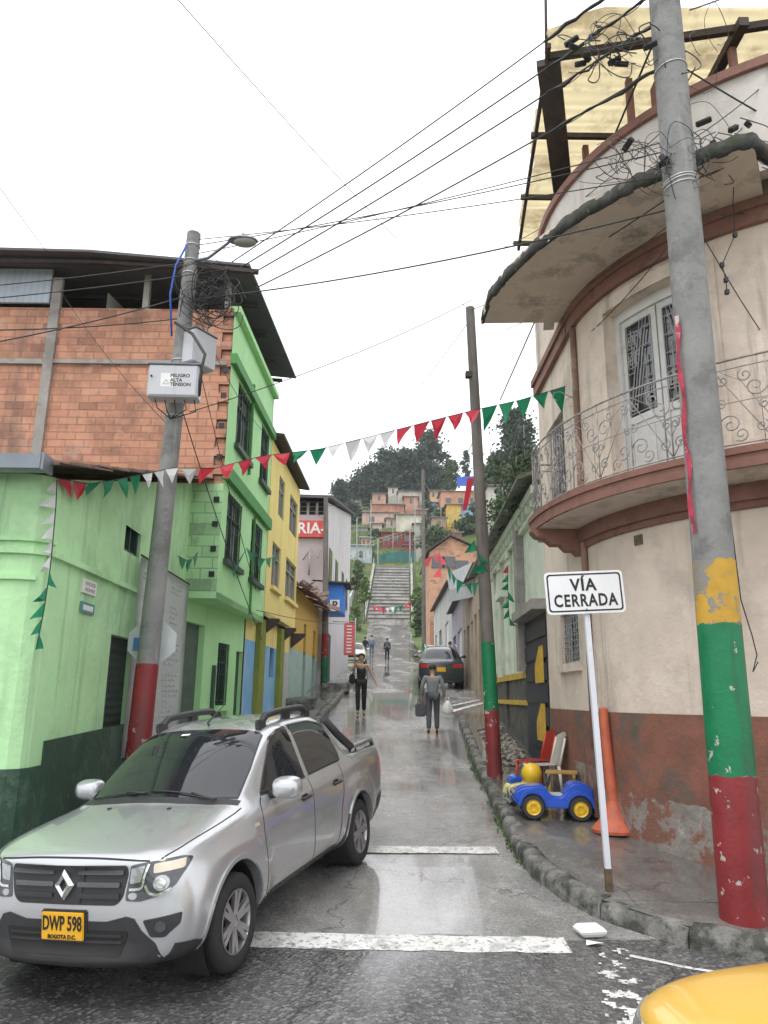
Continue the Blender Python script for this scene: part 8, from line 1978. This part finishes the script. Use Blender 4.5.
# ================================================================== CABLES
def sag(a,b,s=.02,n=18):
    a=V3(a);b=V3(b); L=(b-a).length; return [a.lerp(b,k/n)-Vector((0,0,4*s*L*(k/n)*(1-k/n))) for k in range(n+1)]
def cable(a,b,label,r=.010,s=.02,grp='overhead street cables'):
    bm=BM(); tube(bm,sag(a,b,s),r,5,caps=False); return tag(obj('overhead_cable',bm,m_cable),label,'cable',grp)
RP=lambda py,dx=0: b0.lerp(b1,0) if False else PR[0].lerp(PR[1],frac(PR[0],PR[1],py))+Vector((dx,-.02,0))
DR=PR[0].y
L1=lambda px,py: at(px,py,9.7); 
A=lambda px,py,D: at(px,py,D)
cable(A(232,262,9.7),A(660,-45,DR),'topmost of the four parallel cables rising from the left pole to the right pole',.009,.012)
cable(A(240,268,9.7),A(662,-12,DR),'second from the top of the four parallel rising cables',.010,.012)
cable(A(248,276,9.7),A(662,18,DR),'third from the top of the four parallel rising cables',.010,.012)
cable(A(256,288,9.7),A(664,66,DR),'lowest of the four parallel rising cables',.010,.012)
cable(lpt(252),A(420,160,40),'thin pale cable from the left pole top towards the far sky',.006,.01) if False else None
cable(lpt(246),RP(150),'thin cable from the left pole top to the middle of the right pole',.007,.012)
cable(lpt(300),RP(207),'black cable sagging from the left pole to the eaves height of the right pole',.010,.02)
cable(A(-60,352,8.5),lpt(296),'black cable entering from the left edge above the brick wall',.010,.02)
cable(A(-60,330,8.5),lpt(318),'lower black cable crossing the brick wall from the left edge',.009,.02)
cable(A(-60,303,8.2),A(234,268,9.7),'cable crossing in front of the pale blue sheet at the left',.008,.012)
cable(A(-60,290,8.2),lpt(262),'upper cable crossing the attic at the left edge',.008,.012)
cable(A(-60,200,8),A(46,252,12.6),'thin cable falling from the top left edge to the attic roof',.005,.004) if False else cable(A(-20,160,9),A(47,252,12.3),'thin cable falling from the left sky edge to the attic roof',.006,.004)
cable(A(165,-15,5),A(470,311,c1.y),'long thin cable crossing the open sky down to the centre pole',.0045,.012)
cable(A(190,412,9.7),A(472,300,c1.y),'cable rising from below the warning box to the centre pole top',.007,.02)
cable(c1+Vector((0,0,-.05)),RP(190),'cable from the centre pole top to the right pole',.008,.02)
cable(A(470,320,c1.y),A(330,470,29.45),'thin cable from the centre pole to the grey building sign',.007,.03)
cable(lpt(240),RP(175),'faint thin cable high across the sky in front of the lamp',.0065,.01)
cable(lpt(255),RP(140),'faint thin cable beside the lamp arm',.0065,.01)
cable(A(665,15,DR),A(500,400,15.5),'thick dark cable falling steeply from the right pole top past the balcony',.014,.006)
cable(A(678,185,DR),A(830,120,DR+.5),'cable leaving the right pole to the right edge at eaves height',.010,.02)
cable(A(672,60,DR),A(830,150,DR+.6),'cable leaving the right pole top down to the right edge',.010,.02)
cable(A(690,10,DR),A(800,-40,DR+1),'upper cable leaving the right pole to the top right corner',.010,.02)
cable(A(676,212,DR),A(790,205,DR+1.2),'lower cable leaving the right pole across the plaster wall',.007,.03)
cable(RP(215),A(505,330,13.4),'slanting cable from the right pole to the pale green house roof',.007,.02)
cable(RP(225),A(575,345,10.3),'thin cable from the right pole to the balcony bracket',.006,.03)
cable(lpt(330,.1),A(256,590,13.6),'cable dropping from the left pole past the bay windows',.006,.02)
cable(lpt(410,.1),A(262,640,15),'cable dropping from the warning box to the ground floor window',.008,.02)
cable(lpt(305,.1),A(262,430,16),'upper cable from the left pole to the bay of the green house',.006,.03)
cable(A(60,290,12.8),A(168,425,9.7),'thin cable slanting over the brick wall down to the warning box',.006,.02)
cable(A(256,610,13.6),A(430,590,43),'thin cable running up the left side of the street',.007,.03)
cable(A(424,480,47),A(479,430,c1.y),'thin cable from the far bare pole to the centre pole',.009,.03)
cable(A(326,505,29),A(424,478,47),'thin cable joining the two far poles',.008,.03)
cable(A(326,520,29),A(268,440,17.5),'thin cable from the far striped pole to the yellow house',.008,.03)
cable(RP(560,.18),Vector((RP(620).x+.45,DR-.1,RP(640).z)),'thin loose wire hanging beside the green band of the right pole',.005,.15) if False else None
# loose wire on the right pole
b=BM(); q0=PR[0].lerp(PR[1],frac(PR[0],PR[1],470))+Vector((.13,-.12,0)); tube(b,[q0,A(741,600,DR),A(752,635,DR),A(757,655,DR),A(753,672,DR),A(758,662,DR)],.006,5); tag(obj('loose_wire',b,m_cable),'thin loose wire hanging down the right side of the nearest pole','wire')
# tangles
def smooth3(P,n=4):
    out=[]
    for i in range(len(P)-1):
        p0=P[max(i-1,0)];p1=P[i];p2=P[i+1];p3=P[min(i+2,len(P)-1)]
        for k in range(n):
            t=k/n; out.append(.5*((2*p1)+(p2-p0)*t+(2*p0-5*p1+4*p2-p3)*t*t+(3*p1-p0-3*p2+p3)*t**3))
    return out+[P[-1]]
def tangle(name,label,c,r,n,rad,seed,hang=.2,nb=5):
    rnd=random.Random(seed); t=thing(name,label,'cable tangle',tuple(c)); b=BM(); c=V3(c)
    for k in range(n):
        pts=[]; p=c+Vector((rnd.uniform(-r[0],r[0]),rnd.uniform(-r[1],r[1]),rnd.uniform(-r[2],r[2])))
        a=rnd.uniform(0,6.28); da=rnd.uniform(.5,.9)*rnd.choice((-1,1)); rr=rnd.uniform(.04,.30)
        for j in range(rnd.randint(7,13)):
            pts.append(p+Vector((cos(a)*rr*1.0,sin(a*1.3)*rr*.5,sin(a)*rr*1.1))); a+=da; p=p+Vector((rnd.uniform(-.09,.09),rnd.uniform(-.03,.03),rnd.uniform(-.05,.03)))
        tube(b,smooth3(pts),rad*rnd.uniform(.6,1.3),4,caps=False)
    obj('tangled_wires',b,m_cable,t,smooth=True)
    for k in range(nb):
        p=c+Vector((rnd.uniform(-r[0],r[0])*.9,rnd.uniform(-r[1],r[1]),rnd.uniform(-r[2],r[2])*.8)); b=BM(); d=Vector((rnd.uniform(-1,1),.2,rnd.uniform(-.6,.6))).normalized(); u=d.orthogonal().normalized(); obox(b,p,d,u,d.cross(u),rnd.uniform(.05,.09),.03,.03); bmesh.ops.bevel(b,geom=b.edges[:],offset=.01,segments=1,affect='EDGES'); obj('cable_joint',b,m_gap,t)
    return t
tangle('cable_tangle','dense tangle of black and grey wires right of the left pole top',A(214,290,9.6),(.16,.08,.32),46,.006,5,nb=3)
tangle('cable_tangle','dark tangle of cables with joints across the top of the right pole',A(640,50,DR-.05),(.85,.10,.25),22,.006,6,nb=9)
tangle('cable_tangle','tangle of wires and black joints at the eaves height of the right pole',A(650,160,DR-.1),(.45,.10,.14),24,.004,7,nb=5)
tangle('cable_tangle','loose wires and joints at the right edge beside the parapet',A(730,140,DR+.1),(.35,.08,.30),14,.005,8,nb=4)
b=BM(); q=[A(735,160,DR+.4),A(733,200,DR+.4),A(735,235,DR+.4),A(722,265,DR+.4),A(726,280,DR+.4),A(727,292,DR+.4)]; tube(b,q,.006,5)
for p in q[2:]: obox(b,p,Vector((1,0,0)),Vector((0,1,0)),Vector((0,0,1)),.02,.02,.025)
tag(obj('dangling_wire',b,m_cable),'knotted wire dangling in front of the plaster wall right of the pole','wire')
# bundled, taped ends of the four rising cables near the right pole
for k,(qa,qb) in enumerate(((A(232,262,9.7),A(660,-45,DR)),(A(240,268,9.7),A(662,-12,DR)),(A(248,276,9.7),A(662,18,DR)),(A(256,288,9.7),A(664,66,DR)))):
    P_=sag(qa,qb,.012,60)[46:61]; rnd=random.Random(k+90); b=BM(); tube(b,[p+Vector((rnd.gauss(0,.012),0,rnd.gauss(0,.015))) for p in P_],[.012+.016*rnd.random() for p in P_],6)
    for j in range(5):     # thin drops looping under the bundle
        i0=rnd.randint(0,9); i1=i0+rnd.randint(2,4); b1_=sag(P_[i0],P_[i1],rnd.uniform(.05,.16),8); tube(b,b1_,.005,4,caps=False)
    tag(obj('taped_cable_bundle',b,m_cable),['topmost taped cable bundle left of the right pole top','second taped cable bundle left of the right pole top','third taped cable bundle left of the right pole top','lowest taped cable bundle left of the right pole top'][k],'cable bundle','taped cable bundles')
for k,(pa,qx,qy,lab) in enumerate(((120,505,247,'drop cable from the right pole to the canopy corner'),(150,560,215,'drop cable from the right pole to the parapet end'),(185,770,95,'thin cable from the right pole up to the parapet at the right edge'),(150,790,60,'upper thin cable from the right pole to the right edge'),(200,760,330,'thin cable from the right pole down across the plaster'))):
    cable(RP(pa),A(qx,qy,(12.1,10.2,7.6,7.4,7.7)[k]),lab,.006,.03)
b=BM(); tube(b,[lpt(250,-.05,-.12),lpt(272,-.16,-.16),lpt(300,-.20,-.14),lpt(340,-.12,-.12)],.016,6); tag(obj('blue_cable',b,mat('blue_pipe',(.02,.10,.42),.5)),'short bright blue cable along the left face of the left pole','cable')
# ================================================================== BUNTING
m_fr=mat('flag_red_plastic',(.58,.03,.06),.5,var=.1); m_fw=mat('flag_white_plastic',(.66,.66,.67),.5,var=.06); m_fg=mat('flag_green_plastic',(.0,.22,.10),.5,var=.1)
for m_ in (m_fr,m_fw,m_fg): translucent(m_,.3)
def bunting(label,pts,cols,size=.24,sizes=None,n=None,hang=None,seed=1,folded=0.,wdt=.8,grp='strings of pennants'):
    """pts: string path; cols: list of materials, one per pennant"""
    rnd=random.Random(seed); P=[V3(p) for p in pts]; L=[0]
    for a,b_ in zip(P,P[1:]): L.append(L[-1]+(b_-a).length)
    def pos(s):
        s=max(0,min(L[-1],s))
        for i in range(len(P)-1):
            if s<=L[i+1]+1e-9: return P[i].lerp(P[i+1],(s-L[i])/max(1e-9,L[i+1]-L[i]))
        return P[-1]
    t=thing('bunting',label,'bunting',tuple(P[0]),0,grp); b=BM(); tube(b,P,.006 if size>.15 else .012,4,caps=False); obj('string',b,m_cable,t)
    n=len(cols)
    for k in range(n):
        s0=(k+.04)/n*L[-1]; s1=(k+.96)/n*L[-1]; a=pos(s0); c=pos(s1); mid=(a+c)/2; dn=Vector((rnd.uniform(-.25,.25),rnd.uniform(-.5,.5),-1)).normalized()
        if (c-a).normalized().z<-.7 or (c-a).normalized().z>.7: dn=Vector((rnd.choice((-.8,-.5,.5)),rnd.uniform(-.4,.2),-.45)).normalized()
        sz=sizes[k] if sizes else size
        if sizes: w2=(c-a).normalized()*min((c-a).length,sz*rnd.uniform(.85,1.2))/2; a=mid-w2; c=mid+w2
        tip=mid+dn*sz*rnd.uniform(.75,1.15)+(c-a)*rnd.uniform(-.25,.25); g_=(mid+tip)/2+Vector((0,rnd.uniform(-.05,.05),0)); b=BM()
        v=[b.verts.new(q) for q in (a,mid,c,(c+tip)/2+Vector((rnd.uniform(-.02,.02),rnd.uniform(-.04,.04),0)),tip,(a+tip)/2+Vector((rnd.uniform(-.02,.02),rnd.uniform(-.04,.04),0)),g_)]
        for i in range(6): b.faces.new((v[i],v[(i+1)%6],v[6]))
        obj('pennant',b,cols[k],t)
    return t
R_,W_,G_=m_fr,m_fw,m_fg
path=[A(56,478,7.45),A(90,484,8.0),A(125,478,8.6),A(172,468,9.5),A(215,468,9.75),A(262,456,10.0),A(320,449,10.15),A(380,434,10.3),A(430,421,10.35),A(470,411,10.4),A(520,400,10.4),A(566,386,10.35)]
bunting('long string of green, white and red pennants across the street to the balcony',path,[R_,R_]+[G_]*4+[W_]*4+[R_]*5+[G_]*2+[W_]*4+[R_]*5+[G_]*5,.29,sizes=[.26]*2+[.22]*4+[.24]*4+[.24]*5+[.26]*2+[.32]*4+[.30]*5+[.40]*5,seed=2)
bunting('string of white then green pennants hanging down the corner of the green shop',[A(57,480,7.42),A(56,505,7.40),A(53,540,7.38),A(50,570,7.36),A(44,610,7.35),A(36,650,7.35)],[W_]*6+[G_]*5,.16,seed=4)
bunting('green pennants looping beneath the white metal awning',[A(446,562,24),A(455,578,23),A(468,585,22),A(479,582,21)],[G_]*5,.42,seed=5)
bunting('green pennants hanging down the front of the pale green house',[A(508,565,15.4),A(508,590,15.4),A(509,612,15.4),A(510,626,15.4)],[R_]+[G_]*6,.20,seed=6)
bunting('small green pennants tied to the bay window of the green house',[A(232,572,13.0),A(247,548,13.6),A(262,560,14.6),A(277,556,16.5)],[G_]*5,.25,seed=7)
bunting('short green pennants beside the bay side wall',[A(178,556,10.6),A(190,562,11.6),A(198,552,12.6)],[G_]*3,.22,seed=8)
bunting('far small string of red, white and green pennants crossing in front of the stairs',[A(372,606,88),A(385,608,88),A(400,606,88),A(412,602,88)],[R_,R_,R_,W_,W_,G_,G_,R_,R_],.9,seed=9)
bunting('red pennants hanging on the far bare pole',[A(424,560,46.5),A(440,552,45),A(441,578,44)],[R_]*4,.6,seed=10)
bunting('green pennants wrapped on the centre pole',[A(474,540,PC[0].y-.15),A(480,560,PC[0].y-.15),A(488,572,PC[0].y-.1)],[G_]*3,.25,seed=11)
b=BM(); a_=A(472,478,PC[0].y-.2); 
for k in range(5): quad(b,a_+Vector((-.08-.02*k,0,-.12*k)),a_+Vector((.03-.03*k,0,-.12*k)),a_+Vector((.02-.03*k,.02,-.12*(k+1))),a_+Vector((-.10-.02*k,.02,-.12*(k+1))))
tag(obj('red_rag',b,m_fr),'red rag tied to the centre pole above the brick gable','rag')
# ---- air: a little haze up the hill
hz=BM(); box(hz,-235,235,-135,620,-12,78); hm=bpy.data.materials.new('haze'); hm.use_nodes=True; t=hm.node_tree; t.nodes.clear()
o_=N(t,'ShaderNodeOutputMaterial'); pv=N(t,'ShaderNodeVolumePrincipled'); pv.inputs['Color'].default_value=(.85,.88,.92,1); pv.inputs['Density'].default_value=.0005; t.links.new(pv.outputs[0],o_.inputs['Volume'])
USE_HAZE=True
if USE_HAZE: h_=obj('haze',hz,hm); h_['kind']='stuff'
bpy.data.scenes.remove(TMPS)
